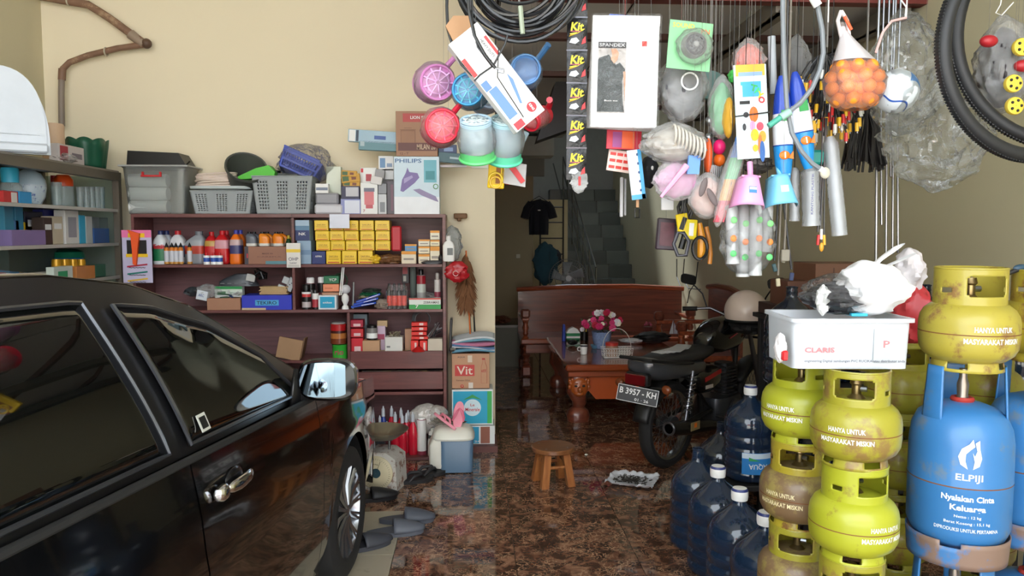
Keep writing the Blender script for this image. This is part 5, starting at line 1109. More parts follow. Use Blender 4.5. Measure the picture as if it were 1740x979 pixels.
G().box((0, 0, .035), (.14, .1, .07), mat((40, 140, 90), .5), .006).box((0, -.0505, .03), (.14, .002, .02), WHITE, 0).build('box', r); G().prism([(-.07, .07), (.07, .07), (.05, .105), (0, .13), (-.045, .11)], -.04, .04, WHITE).build('tissue', r)
g = G(); g.lathe([(.001, 0), (.02, 0), (.016, .14), (.012, .17), (.001, .175)], mat((30, 60, 160), .4), 14); tag(g.build('blue_flask', loc=onT(958, 580)), 'tall slim blue bottle at the table left edge', 'bottle')
g = G()
for k in range(6): g.cyl((.01*k-.03, 0, 0), (.012*k-.03, .0, .12+.01*(k % 3)), .006, BLACK if k % 2 else YEL, 6)
g.lathe([(.001, 0), (.04, 0), (.042, .09), (.038, .09), (.036, .01)], BLACK, 16); tag(g.build('pen_cup', loc=onT(993, 578)), 'black cup of pens in front of the flower pot', 'cup')
g = G(); g.lathe([(.001, 0), (.035, 0), (.05, .035), (.046, .035), (.001, .006)], mat((90, 140, 170), .4), 18); tag(g.build('blue_bowl', loc=onT(1012, 592)), 'small pale blue bowl between mug and basket', 'bowl')
g = G(); blob(g, (0, 0, .03), (.045, .04, .028), BLACK, .3, 3); tag(g.build('black_pouch', loc=onT(973, 587)), 'small black pouch in front of the tissue box', 'pouch')
g = G(); blob(g, (0, 0, .03), (.10, .06, .025), mat((206, 206, 210), .7), .4, 3); tag(g.build('crumpled_paper', loc=onT(1072, 584)), 'crumpled white papers behind the wire basket', 'paper')
g = G(); blob(g, (0, 0, .05), (.16, .1, .06), mat((26, 24, 26), .6), .4, 3, seed=3); tag(g.build('black_cloth', loc=onT(1108, 582)), 'dark heap of cloth at the right end of the table', 'cloth')
r = thing('sailing_ornament', 'small pale triangular ship ornament on a wooden base near the right of the bench', 'ornament', (1.98, 7.75, tz)) if False else None
g = G(); g.box((0, 0, .015), (.16, .06, .03), WDD, .006); g.prism([(-.05, .03), (-.005, .03), (-.01, .17)], -.004, .004, mat((190, 188, 190), .6)); g.prism([(.0, .03), (.05, .03), (.0, .15)], -.004, .004, mat((170, 166, 172), .6)); g.cyl((-.002, 0, .02), (-.002, 0, .18), .003, WDD, 6)
a_ = onT(1145, 572); tag(g.build('ship_ornament', loc=a_), 'small pale sailing ship ornament at the far right of the table', 'ornament')
g = G(); g.lathe([(.001, 0), (.03, 0), (.012, .02), (.012, .06), (.04, .08), (.05, .12), (.001, .12)], mat((110, 60, 56), .4), 14)
for k in range(8): g.ball((.03*math.cos(k), .02*math.sin(k), .14+.01*(k % 3)), .014, mat((150, 60, 80), .5), 8, 6)
tag(g.build('goblet_ornament', loc=onT(1101, 575)), 'small reddish flower goblet left of the ship ornament', 'ornament')
# fan behind the bench
f = P(965, 470, 9.35); r = thing('standing_fan', 'grey round fan with wire guard behind the bench', 'fan', (f.x, 9.35, 0)); f.z -= .02
FG = mat((120, 122, 124), .4, .4)
g = G(); rad = .235
for k in range(48):
    a = 2*PI*k/48; g.tube([(.03*math.cos(a), -.06, f.z+.03*math.sin(a)), (rad*.7*math.cos(a), -.07, f.z+rad*.7*math.sin(a)), (rad*math.cos(a), -.02, f.z+rad*math.sin(a))], .0015, FG, 4)
for q, y in ((1, -.02), (.7, -.07), (.4, -.068)): g.torus((0, y, f.z), rad*q, .004, FG, 36, 5, axis='Y')
g.build('guard', r)
for k in range(5):
    a = 2*PI*k/5; g = G(); g.T = Matrix.Translation((0, 0, f.z)) @ Matrix.Rotation(a, 4, 'Y')
    g.grid(lambda u, v: (-.03-.02*u+.13*v*(.3+.7*u)-.02, -.02+.03*v, .03+.17*u), 6, 4, mat((110, 116, 120), .35)); g.build('blade', r, solid=.003)
G().cyl((0, -.08, f.z), (0, -.065, f.z), .035, mat((170, 176, 180), .4), 18).build('hub', r); G().cyl((0, .02, f.z), (0, .14, f.z), .06, FG, 18).build('motor', r)
G().cyl((0, .06, .03), (0, .06, f.z), .014, FG, 10).build('pole', r); G().lathe([(.001, .0), (.17, 0), (.16, .03), (.001, .04)], DARK, 24, o=(0, .06, 0)).build('base', r)
# ladder-like rack, shirts
rk = thing('clothes_rack', 'dark metal ladder rack standing before the pale alcove wall', 'rack', (0, 10.8, 0))
xa, xb = P(918, 400, 10.8).x, P(957, 400, 10.8).x
for x in (xa, xb): G().cyl((x, 0, 0), (x, 0, P(930, 338, 10.8).z), .012, DARK, 8).build('upright', rk)
for py in (352, 378, 405, 432): G().cyl((xa, 0, P(930, py, 10.8).z), (xb, 0, P(930, py, 10.8).z), .009, DARK, 6).build('rung', rk)
def shirt(name, label, x, y, ztop, w, h, c, sleeve=.12, seed=0):
    g = G(); m = mat(c, .9)
    def fn(u, v):
        xx = (u-.5)*w*(1+.05*math.sin(v*3)); return (xx, .03*math.sin(u*14+seed)*v, ztop-h*v-(.03*abs(u-.5)*2 if v < .1 else 0))
    r = thing(name, label, 'shirt', (x, y, 0)); g.grid(fn, 24, 10, m); g.build('torso', r, solid=.02)
    for s in (-1, 1):
        g = G(); g.tube([(s*w*.42, 0, ztop-.05), (s*(w*.5+sleeve*.3), 0, ztop-.12), (s*(w*.5+sleeve*.55), 0, ztop-.24)], [.05, .05, .055], m, 8); g.build('sleeve', r)
    return r
s1 = P(917, 400, 9.55); w_ = P(934, 400, 9.55).x-P(903, 400, 9.55).x
sh = shirt('t_shirt', 'black t-shirt hanging at the passage corner', s1.x, 9.655, P(917, 338, 9.55).z, w_, P(917, 338, 9.55).z-P(917, 399, 9.55).z, (18, 20, 30))
G().ball((0, -.02, P(917, 357, 9.55).z), (.02, .004, .008), WHITE, 8, 5).build('chest_mark', sh)
g = G(); g.tube([(0, 0, .12), (.02, 0, .15), (0, 0, .18)], .003, STEEL, 5); g.tube([(-.14, 0, .0), (0, 0, .09), (.14, 0, 0)], .005, DARK, 6); tag(g.build('clothes_hanger', loc=(s1.x, 9.66, P(917, 345, 9.55).z)), 'thin hanger holding the black t-shirt', 'hanger')
g = G(); blob(g, (0, 0, 0), (.14, .08, .26), mat((26, 62, 74), .9), .5, 3, seed=2); q = P(926, 448, 9.6); tag(g.build('teal_jacket', loc=(q.x, 9.5, q.z)), 'crumpled dark teal jacket hung left of the fan', 'jacket')
g = G(); blob(g, (0, 0, 0), (.08, .06, .12), mat((40, 44, 56), .9), .5, 3, seed=5); q = P(947, 440, 10.5); tag(g.build('dark_cloth', loc=(q.x, 10.74, q.z)), 'dark cloth hanging on the rack right of the teal jacket', 'cloth')
pack('light_switch', 'small white light switch on the shaded passage wall', 'switch', (877, 432, 884, 439), 9.69, .01, (180, 170, 150))
g = G(); blob(g, (0, 0, .0), (.1, .07, .05), mat((90, 50, 30), .8), .5, 3); q = P(852, 552, 9.2); tag(g.build('brown_sandals_heap', loc=(q.x, 9.2, .54)), 'brown cloth heap on the dark ledge by the pillar', 'cloth')
# wall cables right + frame
g = G(); PC = mat((30, 30, 32), .5)
for pts in ([(1150, 440), (1150, 470), (1158, 492), (1150, 500)], [(1163, 440), (1160, 475), (1170, 490), (1190, 492)], [(1186, 445), (1182, 480), (1172, 495), (1168, 515)]):
    g.tube([PX(a, b, 2.52) for a, b in pts], .006, PC, 6)
tag(g.build('wall_cables'), 'thin dark cables trailing down the right wall above the bench', 'cables')
# ================================================================ stool
sp = PZ(943, 832); r = thing('wooden_stool', 'small round-topped wooden stool standing on the marble floor', 'stool', (sp.x+.0, sp.y+.13, 0), R(14))
SWD = wood((172, 110, 58), (140, 82, 40), .4, 3, .2, (12, 12, 1)); hs = P(943, 757, sp.y+.13).z
G().lathe([(.001, hs-.03), (.132, hs-.03), (.138, hs-.025), (.138, hs-.004), (.134, hs), (.001, hs)], wood((140, 92, 56), (116, 72, 42), .3, 2.5, .4), 40).build('seat', r)
for i in range(4):
    a = PI/4+i*PI/2; c, s = math.cos(a), math.sin(a); g = G()
    def leg(x, y, z, w=.022): return [(x-w, y-w, z), (x+w, y-w, z), (x+w, y+w, z), (x-w, y+w, z)]
    b = leg(.125*c, .125*s, 0, .024)+leg(.085*c, .085*s, hs-.03, .022)
    g.add(b, [(3, 2, 1, 0), (4, 5, 6, 7), (0, 1, 5, 4), (1, 2, 6, 5), (2, 3, 7, 6), (3, 0, 4, 7)], SWD, False); g.build('leg', r)
for z, (p_, q_) in ((.11, ((-1, 0), (1, 0))), (.15, ((0, -1), (0, 1)))):
    pass
for i, z in enumerate((.12, .15, .12, .15)):
    a = PI/4+i*PI/2; b_ = a+PI/2; rr = .11-.02*z/.3; G().cyl((rr*math.cos(a), rr*math.sin(a), z), (rr*math.cos(b_), rr*math.sin(b_), z), .011, SWD, 8).build('stretcher', r)
for i in range(4): a = PI/4+i*PI/2; G().ball((.10*math.cos(a), .10*math.sin(a), hs), (.006, .006, .003), STEEL, 8, 5).build('nail', r)
# plastic sheet with dark scraps
a_ = PZ(1075, 822); r = thing('plastic_sheet', 'crumpled white plastic sheet with dark scraps on the floor right of the stool', 'sheet', (a_.x, a_.y, 0), R(-24))
def shf(u, v):
    x, y = (u-.5)*.30, (v-.5)*.27; e = max(abs(u-.5), abs(v-.5))*2
    return (x*(1+.12*noise.noise(Vector((v*5, 2, 1)))), y*(1+.12*noise.noise(Vector((u*5, 9, 1)))), .012+.035*max(0, e-.7)/.3*(.5+abs(noise.noise(Vector((u*6, v*6, 3)))))+.012*abs(noise.noise(Vector((u*9, v*9, 7)))))
g = G(); g.grid(shf, 36, 34, mat((206, 208, 214), .25), False); g.build('sheet', r, solid=.001)
g = G()
for k in range(160):
    x, y = random.gauss(0, .05), random.gauss(-.01, .045); z = .03; d = random.uniform(.004, .014); a = random.uniform(0, PI)
    g.box((x, y, z), (d*2, d*.5, .004), mat(random.choice([(24, 22, 20), (40, 36, 32), (70, 66, 60)]), .6), 0, rot=(0, 0, a))
o = g.build('scraps', r); o['kind'] = 'stuff'
g = G(); g.ball((0, 0, .006), (.012, .012, .006), WHITE, 8, 5); a_ = PZ(996, 774); tag(g.build('white_scrap', loc=a_), 'tiny white scrap lying on the floor behind the stool', 'litter')
# ================================================================ motorcycle
def bike():
    base = PZ(1133, 793); r = thing('motorcycle', 'black motorcycle with spoked wheels parked facing the right wall', 'motorcycle', (base.x, base.y, 0), R(-47))
    BKP = mat((14, 14, 16), .18, coat=.8); GRM = mat((64, 66, 70), .35, .5); MET = mat((120, 120, 124), .3, .9); RUBB = mat((26, 25, 25), .8, bump=.3); SEAT = mat((36, 36, 38), .5); DK = mat((20, 20, 21), .5)
    def wheel(y, nm):
        w = bpy.data.objects.new('wheel', None); COL.objects.link(w); w.parent = r; w.location = (0, y, .295)
        G().lathe([(.235, -.03), (.25, -.045), (.275, -.045), (.292, -.025), (.296, 0), (.292, .025), (.275, .045), (.25, .045), (.235, .03)], RUBB, 44, axis='X').build('tyre', w)
        G().lathe([(.236, -.032), (.222, -.028), (.215, 0), (.222, .028), (.236, .032)], mat((150, 150, 150), .25, .9), 44, axis='X').build('rim', w)
        G().lathe([(.012, -.08), (.05, -.06), (.05, -.03), (.03, -.02), (.03, .02), (.062, .03), (.062, .055), (.012, .07)], GRM, 20, axis='X').build('hub', w)
        g = G()
        for k in range(36):
            a = 2*PI*k/36; b = a+(.5 if k % 2 else -.5); s = -1 if k % 4 < 2 else 1
            g.cyl((s*.035, .045*math.cos(a), .045*math.sin(a)), (0, .222*math.cos(b), .222*math.sin(b)), .0022, MET, 4)
        g.build('spokes', w); return w
    wheel(0, 'r'); wheel(1.22, 'f')
    g = G()
    for s in (-1, 1): g.tube([(s*.10, 0, .295), (s*.09, .42, .34)], .018, DK, 8)
    g.build('swing_arm', r)
    for s in (-1, 1):
        sp_ = bpy.data.objects.new('shock_absorber', None); COL.objects.link(sp_); sp_.parent = r
        G().cyl((s*.125, .02, .32), (s*.12, .12, .66), .013, MET, 10).build('damper', sp_)
        pts = []; n = 110
        for i in range(n+1):
            t = i/n; a = t*2*PI*9; c = Vector((s*.124, .035+.075*t, .39+.24*t)); pts.append(c+Vector((.028*math.cos(a), .028*math.sin(a), 0)))
        G().tube(pts, .0045, mat((180, 182, 186), .25, .9), 5).build('spring', sp_)
    g = G(); g.tube([(.13, .85, .25), (.14, .5, .22), (.15, .25, .27), (.15, -.02, .30), (.15, -.22, .33)], [.02, .024, .045, .05, .045], mat((44, 44, 47), .25, .7), 16, cap=False); g.torus((.15, -.22, .33), .04, .008, MET, 18, 6, axis='Y'); g.build('exhaust', r)
    g = G(); g.box((.203, .02, .315), (.004, .11, .055), mat((150, 130, 90), .4), 0).box((.204, .02, .32), (.005, .03, .03), ORNG, 0); g.build('heat_shield', r)['label'] = 'exhaust sticker in orange and cream'
    # seat, tail, side covers, tank
    def lf(secs, m, nm, tilt=0, pw=2.8, n=22):
        g = G(); g.T = Matrix.Rotation(R(-90), 4, 'X')    # local z -> +y, local y -> -z
        g.loft([(s[0], s[1], s[2], s[3]) for s in secs], m, n, pw)
        # shift each ring to its height
        for i, s in enumerate(secs):
            for k in range(n):
                x, y, z = g.v[i*n+k]; g.v[i*n+k] = (x, y, z+s[4])
        return g.build(nm, r)
    lf([(-.26, 0, .04, .02, .74), (-.22, 0, .10, .04, .745), (0, 0, .125, .045, .755), (.25, 0, .125, .04, .745), (.45, 0, .09, .04, .76), (.5, 0, .05, .03, .77)], SEAT, 'seat')
    lf([(-.36, 0, .06, .03, .74), (-.33, 0, .10, .06, .735), (-.2, 0, .125, .075, .70), (.05, 0, .125, .07, .68), (.3, 0, .11, .06, .66), (.36, 0, .08, .04, .66)], mat((60, 62, 66), .3, coat=.6), 'tail_cowl')
    lf([(.42, 0, .06, .05, .80), (.46, 0, .09, .085, .82), (.60, 0, .125, .12, .84), (.78, 0, .13, .125, .85), (.88, 0, .11, .10, .86), (.95, 0, .05, .05, .87)], BKP, 'fuel_tank')
    lf([(.18, .0, .10, .05, .56), (.22, 0, .135, .09, .56), (.38, 0, .14, .10, .56), (.50, 0, .12, .08, .57)], BKP, 'side_cover')
    for s in (-1, 1):
        G().box((s*.138, .36, .60), (.004, .22, .03), mat((170, 34, 34), .3), 0, rot=(R(10), 0, 0)).box((s*.143, .30, .53), (.003, .10, .025), mat((190, 180, 170), .4), 0).build('side_stripe', r)
        G().box((s*.131, .70, .86), (.003, .20, .008), mat((190, 60, 60), .3), 0, rot=(R(14), 0, 0)).build('tank_stripe', r)
    # grab rail / white papers on seat
    G().tube([(-.13, .1, .72), (-.14, -.2, .76), (-.12, -.38, .79), (.12, -.38, .79), (.14, -.2, .76), (.13, .1, .72)], .011, DK, 8).build('grab_rail', r)
    # engine and frame
    g = G(); g.loft([(.22, 0, .13, .17), (.30, 0, .14, .2), (.40, 0, .12, .18)], GRM, 20, 4); g.build('crankcase', r, (0, .68, 0))
    g = G()
    for k in range(9): g.loft([(.40+.025*k, 0, .08, .085), (.408+.025*k, 0, .08, .085)], GRM, 12, 6)
    g.loft([(.4, 0, .06, .065), (.63, 0, .06, .065)], DK, 12, 4); g.build('cylinder_fins', r, (0, .76, 0))
    for x in (-.15, .15): G().cyl((x*.9, .68, .3), (x, .68, .3), .085, MET, 20).build('engine_cover', r)
    g = G(); g.tube([(0, .3, .62), (0, .45, .70), (0, .8, .78), (0, .95, .88)], .02, DK, 8); g.tube([(0, .95, .85), (0, .93, .5), (0, .85, .2), (0, .45, .2), (0, .4, .5), (0, .3, .66)], .018, DK, 8); g.tube([(.09, .4, .35), (.1, .1, .62), (.09, -.2, .68)], .012, DK, 8); g.tube([(-.09, .4, .35), (-.1, .1, .62), (-.09, -.2, .68)], .012, DK, 8); g.build('frame', r)
    # fork, bars
    for s in (-1, 1): G().tube([(s*.085, 1.22, .295), (s*.085, 1.0, .80), (s*.085, .96, .92)], [.026, .018, .018], MET, 10).build('fork_leg', r)
    g = G(); g.tube([(-.36, .80, 1.0), (-.2, .90, 1.01), (-.08, .96, .95), (.08, .96, .95), (.2, .90, 1.01), (.36, .80, 1.0)], .011, MET, 10); g.build('handlebar', r)
    for s in (-1, 1):
        G().cyl((s*.28, .84, 1.005), (s*.38, .79, 1.0), .018, RUBB, 10).build('grip', r)
        m_ = bpy.data.objects.new('rear_mirror', None); COL.objects.link(m_); m_.parent = r
        G().tube([(s*.22, .88, 1.02), (s*.26, .88, 1.12), (s*.33, .84, 1.2)], .006, DK, 6).build('mirror_stalk', m_)
        g = G(); g.loft([(-.012, 0, .055, .032), (.0, 0, .068, .04), (.012, 0, .066, .038)], DK, 18, 4); g.build('mirror_shell', m_, (s*.36, .84, 1.23), (R(95), R(-8*s), 0))
        G().tube([(s*.1, .8 if False else .92, .99), (s*.2, 1.05, .93), (s*.02, 1.12, .85)], .005, DK, 5).build('cable', r)
        for y, z in ((-.30, .60), (1.02, .80)):
            i_ = G(); i_.cyl((s*.06, y, z), (s*.15, y, z), .009, DK, 8); i_.ball((s*.18, y, z), (.035, .022, .03), mat((120, 60, 30), .25), 12, 8); i_.build('indicator', r)
    G().ball((0, 1.1, .86), (.09, .08, .09), mat((170, 176, 180), .15, .4)).build('headlight', r)
    G().cyl((-.04, 1.0, .97), (-.04, 1.02, 1.02), .04, DK, 16).cyl((.05, 1.0, .97), (.05, 1.02, 1.02), .04, DK, 16).build('gauges', r)
    # fenders
    def fend(y, a0, a1, nm, rad=.335):
        g = G(); g.grid(lambda u, v: ((v-.5)*.12, y+rad*math.cos(a0+(a1-a0)*u)*(1-.25*(v-.5)**2), .295+rad*math.sin(a0+(a1-a0)*u)*(1-.25*(v-.5)**2)), 20, 6, DK); g.build(nm, r, solid=.006)
    fend(0, R(60), R(168), 'rear_fender', .35); fend(1.22, R(40), R(150), 'front_fender')
    # tail light, plate
    g = G(); g.box((0, -.35, .655), (.17, .06, .085), DK, .012); g.box((0, -.385, .655), (.15, .02, .07), mat((96, 16, 20), .15, coat=.6), .01); g.build('tail_light', r)
    pl = G(); pl.box((0, 0, 0), (.265, .004, .105), mat((18, 18, 20), .4), .003)
    WL = mat((225, 225, 225), .5)
    for c, d in (((0, -.003, .05), (.262, .002, .003)), ((0, -.003, -.05), (.262, .002, .003)), ((.13, -.003, 0), (.003, .002, .1)), ((-.13, -.003, 0), (.003, .002, .1))): pl.box(c, d, WL, 0)
    pl.text('B 3957 - KH', .235, .040, WL, (0, -.0035, .015), bold=.02); pl.text('01 · 26', .09, .018, WL, (.03, -.0035, -.03), bold=.01)
    o = pl.build('number_plate', r, (.04, -.415, .565), (R(-12), R(7), R(22))); o['label'] = 'black number plate with white characters'
    G().box((.03, -.345, .60), (.03, .05, .10), DK, .004).build('plate_bracket', r)
    G().tube([(.09, .5, .28), (.25, .5, .27)], .012, RUBB, 8).build('foot_peg', r)
    G().tube([(-.1, .55, .22), (-.2, .5, .02)], .012, DK, 8).build('side_stand', r)
    return r
bk_ = bike()
def inB(x, y, z): a = R(-47); return (bk_.location.x+x*math.cos(a)-y*math.sin(a), bk_.location.y+x*math.sin(a)+y*math.cos(a), z)
g = G(); 
for k in range(4): g.box((.01*k, .02*k, .004*k), (.10, .26, .003), mat((176, 176, 178), .6), 0, rot=(R(3), 0, .15*k-.2))
tag(g.build('folded_newspaper', loc=inB(0, .02, .80), rot=(0, 0, R(-47))), 'white folded papers lying on the motorcycle seat', 'paper')
hp = P(1268, 529, inB(.28, .80, 1)[1]); r = thing('helmet', 'cream open-face helmet hanging over the motorcycle handlebar', 'helmet', (hp.x, hp.y, hp.z))
g = G(); HM = mat((222, 202, 190), .3, coat=.5)
g.grid(lambda u, v: (.150*math.cos(2*PI*u)*math.cos((v*.62-.12)*PI/1.0*.98 if 0 else (-.45+2.0*v)), .155*math.sin(2*PI*u)*math.cos(-.45+2.0*v), .15*math.sin(-.45+2.0*v)), 32, 16, HM, cu=True); g.build('shell', r, solid=.008)
G().tube([(.14*math.cos(2*PI*i/28), .145*math.sin(2*PI*i/28), -.065) for i in range(28)], .012, BLACK, 6, closed=True).build('rim_trim', r)
g = G(); blob(g, (.02, 0, -.11), (.13, .12, .06), mat((20, 20, 22), .8), .3, 3); g.build('lining', r)
# ================================================================ water gallons
GBL = mat((26, 44, 68), .10, 0, .12, 3, coat=.6, alpha=.86)
GBL2 = mat((26, 38, 54), .12, 0, .12, 3, coat=.6, alpha=.9)
def gallon(label, loc, cap=None, lab=False, m=GBL, rz=0, flip=False):
    r = thing('water_gallon', label, 'water bottle', loc, rz, 'blue water gallons')
    pr = [(.001, .01), (.10, 0), (.125, .008), (.135, .02)]
    for k in range(4):
        z = .05+.062*k; pr += [(.135, z), (.128, z+.008), (.128, z+.014), (.135, z+.022)]
    pr += [(.135, .30), (.130, .335), (.112, .37), (.075, .405), (.04, .43), (.030, .445), (.0275, .47), (.030, .475), (.0275, .485), (.028, .50)]
    G().lathe(pr, m, 32).build('bottle_body', r)
    for k in range(12):
        pass
    if cap: G().lathe([(.034, .455), (.036, .47), (.036, .495, cap[1] if isinstance(cap, tuple) else cap), (.03, .505), (.001, .507)], cap[0] if isinstance(cap, tuple) else cap, 20).build('cap', r)
    else: G().torus((0, 0, .5), .028, .004, m, 18, 6).build('neck_rim', r)
    if lab:
        f = lambda x, z: (.1375*math.sin(x/.137), -.1375*math.cos(x/.137), z)
        g = G(); g.grid(lambda u, v: f((u-.5)*.17, .055+.115*v), 12, 1, mat((50, 130, 200), .4)); g.grid(lambda u, v: tuple(Vector(f((u-.5)*.17, .14+.028*v))*1.0+Vector((0, -.0008, 0))), 12, 1, mat((206, 222, 236), .4))
        g.grid(lambda u, v: tuple(Vector(f(-.05+.06*u, .128+.02*v*(1-u)))+Vector((0, -.0016, 0))), 6, 1, mat((60, 160, 90), .4))
        g.text('VOAV' if False else 'AQUA', .1, .032, WHITE, (0, 0, 0), fn=lambda x, z: tuple(Vector(f(-x, .10-z))+Vector((0, -.0012, 0)))); g.build('label_band', r)['label'] = 'upside-down blue and white name label'
    return r
CW = (mat((40, 60, 140), .4), mat((225, 228, 234), .4))
def gf(px, ytop, r_=0):   # floor gallon whose neck top is at that pixel
    q = PZ(px, ytop, .49); return (q.x, q.y, 0)
WHC = (WHITE, mat((50, 60, 120), .4))
gallon('leftmost blue gallon without a cap at the edge of the cluster', gf(1186, 766))
gallon('blue gallon with white and navy cap second in the front diagonal', gf(1220, 797), WHC)
gallon('blue gallon with white cap in the middle of the front diagonal', gf(1257, 835), WHC)
gallon('blue gallon with white cap nearest the bottom beside the gas cylinders', gf(1302, 876), WHC)
gallon('open dark gallon behind the leftmost one under the exhaust', gf(1226, 722), m=GBL2)
# upper tier stands on a dark rack
rkz = .36
rack = thing('bottle_rack', 'dark steel rack holding the upper water gallons behind the gas cylinders', 'rack', (0, 0, 0))
qa = [PZ(1284, 664, rkz+.49), PZ(1288, 609, rkz+.60), PZ(1306, 624, rkz+.60)]
gx = []
gx.append(('labelled blue gallon standing upper tier with a white cap', (qa[0].x, qa[0].y), .355, True, WHC))
G().box((1.485, 4.0, .255), (.29, .30, .03), DARK, .004).build('deck', rack)
for x in (1.36, 1.61):
    for y in (3.87, 4.13): G().box((x, y, .12), (.035, .035, .24), DARK, .003).build('rack_leg', rack)
gallon(gx[0][0], (1.49, 4.0, .271), WHC, True)
gallon('dark gallon on the lower deck of the right-hand rack, nearest the labelled one', (1.86, 3.9, .316), None, m=GBL2)
gallon('dark gallon on the lower deck of the right-hand rack, nearer the wall', (2.16, 3.9, .316), None, m=GBL2)
rack2 = thing('bottle_shelf', 'taller dark steel rack at the right wall carrying gallons', 'rack', (2.05, 3.9, 0))
G().box((0, 0, .80), (.82, .5, .03), DARK, .004).build('deck', rack2); G().box((0, 0, .3), (.82, .5, .03), DARK, .004).build('deck', rack2)
for x in (-.39, .39):
    for y in (-.23, .23): G().box((x, y, .4), (.035, .035, .8), DARK, .003).build('rack_leg', rack2)
def gz(px, py, Y, zb): q = P(px, py, Y); return (q.x, Y, zb)
gallon('open dark blue gallon at the left behind the clear tub', gz(1346, 487, 3.85, .816), m=GBL2)
gallon('dark blue gallon just right of it behind the clear tub', (P(1346, 487, 3.85).x+.28, 3.95, .816), m=GBL2)
gallon('dark blue gallon behind the stacked boxes at the right edge', gz(1729, 495, 3.0, .78), m=GBL2)
gallon('dark blue gallon half hidden left of the weathered cylinder', gz(1572, 497, 3.95, .816), m=GBL2)
rack3 = thing('bottle_shelf', 'short dark stand under the right-edge gallon', 'rack', (P(1729, 495, 3.0).x, 3.0, 0))
G().box((0, 0, .76), (.32, .32, .03), DARK, .004).build('deck', rack3)
for x in (-.14, .14):
    for y in (-.14, .14): G().box((x, y, .37), (.03, .03, .745), DARK, .003).build('rack_leg', rack3)
# cartons behind
pack('brown_carton', 'large brown carton on the rack behind the white bag', 'box', (1384, 448, 1484, 520), 4.15, .3, (130, 92, 72), [(.3, .1, .32, .9, (90, 60, 50)), (.7, .6, .9, .8, (100, 66, 56))])
pack('brown_carton', 'smaller dark brown carton left of the large one behind the gallons', 'box', (1337, 478, 1386, 540), 4.17, .25, (104, 68, 54))
ck = thing('carton_stand', 'dark wooden stand supporting the brown cartons at the right wall', 'stand', (1.98, 4.36, 0))
zt_ = P(1434, 520, 4.15).z; zt2_ = P(1360, 540, 4.17).z
G().box((-.03, 0, zt2_-.014), (.54, .30, .026), DARK, .003).build('deck', ck); G().box((-.02, 0, (zt_+zt2_)/2-.001), (.5, .28, zt_-zt2_-.003), mat((60, 40, 34), .7), .003).build('block', ck)
for x in (-.25, .2):
    for y in (-.12, .12): G().box((x, y, (zt2_-.03)/2), (.04, .04, zt2_-.03), DARK, .003).build('stand_leg', ck)
# ================================================================ gas cylinders
def cylmat(c, dirt=(120, 90, 50), amt=.4, v=.12): return mat(c, .38, 0, v, 5, coat=.15, dirt=dirt, dirtamt=amt, dscale=9, bump=.03)
LIME = cylmat((156, 150, 46), (138, 112, 60), .62); LIME2 = cylmat((146, 130, 74), (118, 94, 66), .85, .2); OLIVE = cylmat((166, 150, 46), (120, 84, 44), .6, .2)
LIME3 = cylmat((166, 170, 42), (130, 112, 46), .38)
RUST = mat((120, 74, 40), .8, dirt=(90, 60, 40), dirtamt=.5)
def gas3(label, loc, rz, m, txt=WHITE, s=1.0, lettering=True, mbody=None, collar_rot=0, valve=True, op=262):
    r = thing('gas_cylinder', label, 'gas cylinder', loc, rz, 'green gas cylinders'); r.scale = (s, s, s*ZS)
    if op is not None: collar_rot = 262-(op-math.degrees(rz))
    mb = mbody or m
    pr = [(.001, .018), (.07, .02), (.098, .028), (.118, .043), (.128, .062), (.1305, .085), (.1305, .098), (.1305, .101, RUST), (.1305, .104, mb), (.1305, .107), (.1305, .125), (.127, .145), (.117, .162), (.10, .175), (.08, .182), (.04, .188), (.001, .189)]
    G().lathe(pr, mb, 48).build('tank', r)
    def foot(u, v): t = 2*PI*u; return ((.088+.006*(1-v))*math.cos(t), (.088+.006*(1-v))*math.sin(t), .034*v)
    g = G(); g.grid(foot, 64, 4, m, cu=True, skip=lambda u, v: v > .2 and v < .8 and abs((u*4) % 1-.5) < .17); g.build('foot_ring', r, solid=.004)
    def col(u, v): t = 2*PI*u; return (.093*math.cos(t), .093*math.sin(t), .172+.098*v)
    def sk(u, v):
        a = (u*360+collar_rot) % 360
        if abs(a-262) < 36 and .27 < v < .80 and not (abs(a-262) > 32 and (v < .32 or v > .75)): return True
        if abs(a-82) < 36 and .27 < v < .80: return True
        if (abs(a-330) < 10 or abs(a-190) < 10) and .36 < v < .52: return True
        return False
    g = G(); g.grid(col, 90, 22, m, cu=True, skip=sk); g.build('collar', r, solid=.004)
    G().torus((0, 0, .27), .093, .0035, m, 48, 6).build('collar_rim', r)
    if valve:
        g = G(); g.lathe([(.03, .186), (.02, .195), (.014, .2), (.014, .225), (.02, .23), (.016, .245), (.001, .246)], mat((150, 130, 90), .3, .9), 14); g.cyl((0, 0, .215), (.03, 0, .215), .008, STEEL, 8); g.build('valve', r)
    if lettering:
        def body(x, z):
            k = [(.04, .116), (.062, .128), (.085, .1305), (.125, .1305), (.145, .127), (.162, .117)]; rr = .1305
            for (a, ra), (b, rb) in zip(k, k[1:]):
                if a <= z <= b: rr = ra+(rb-ra)*(z-a)/(b-a)
            rr += .0008; return (rr*math.sin(x/.13), -rr*math.cos(x/.13), z)
        g = G(); g.text('HANYA UNTUK', .105, .014, txt, (0, 0, .118), fn=body, bold=.02); g.text('MASYARAKAT MISKIN', .155, .014, txt, (0, 0, .088), fn=body, bold=.02); g.build('lettering', r)
    return r
ZS = 1.09
PL = .11
plt = thing('pallet', 'low wooden pallet under the gas cylinders', 'pallet', (1.5, 2.6, 0))
PLW = wood((120, 96, 70), (90, 70, 50), .7, 3, 0)
for k in range(7): G().box((0, -.45+.15*k, PL-.012), (1.25, .12, .02), PLW, .002).build('slat', plt)
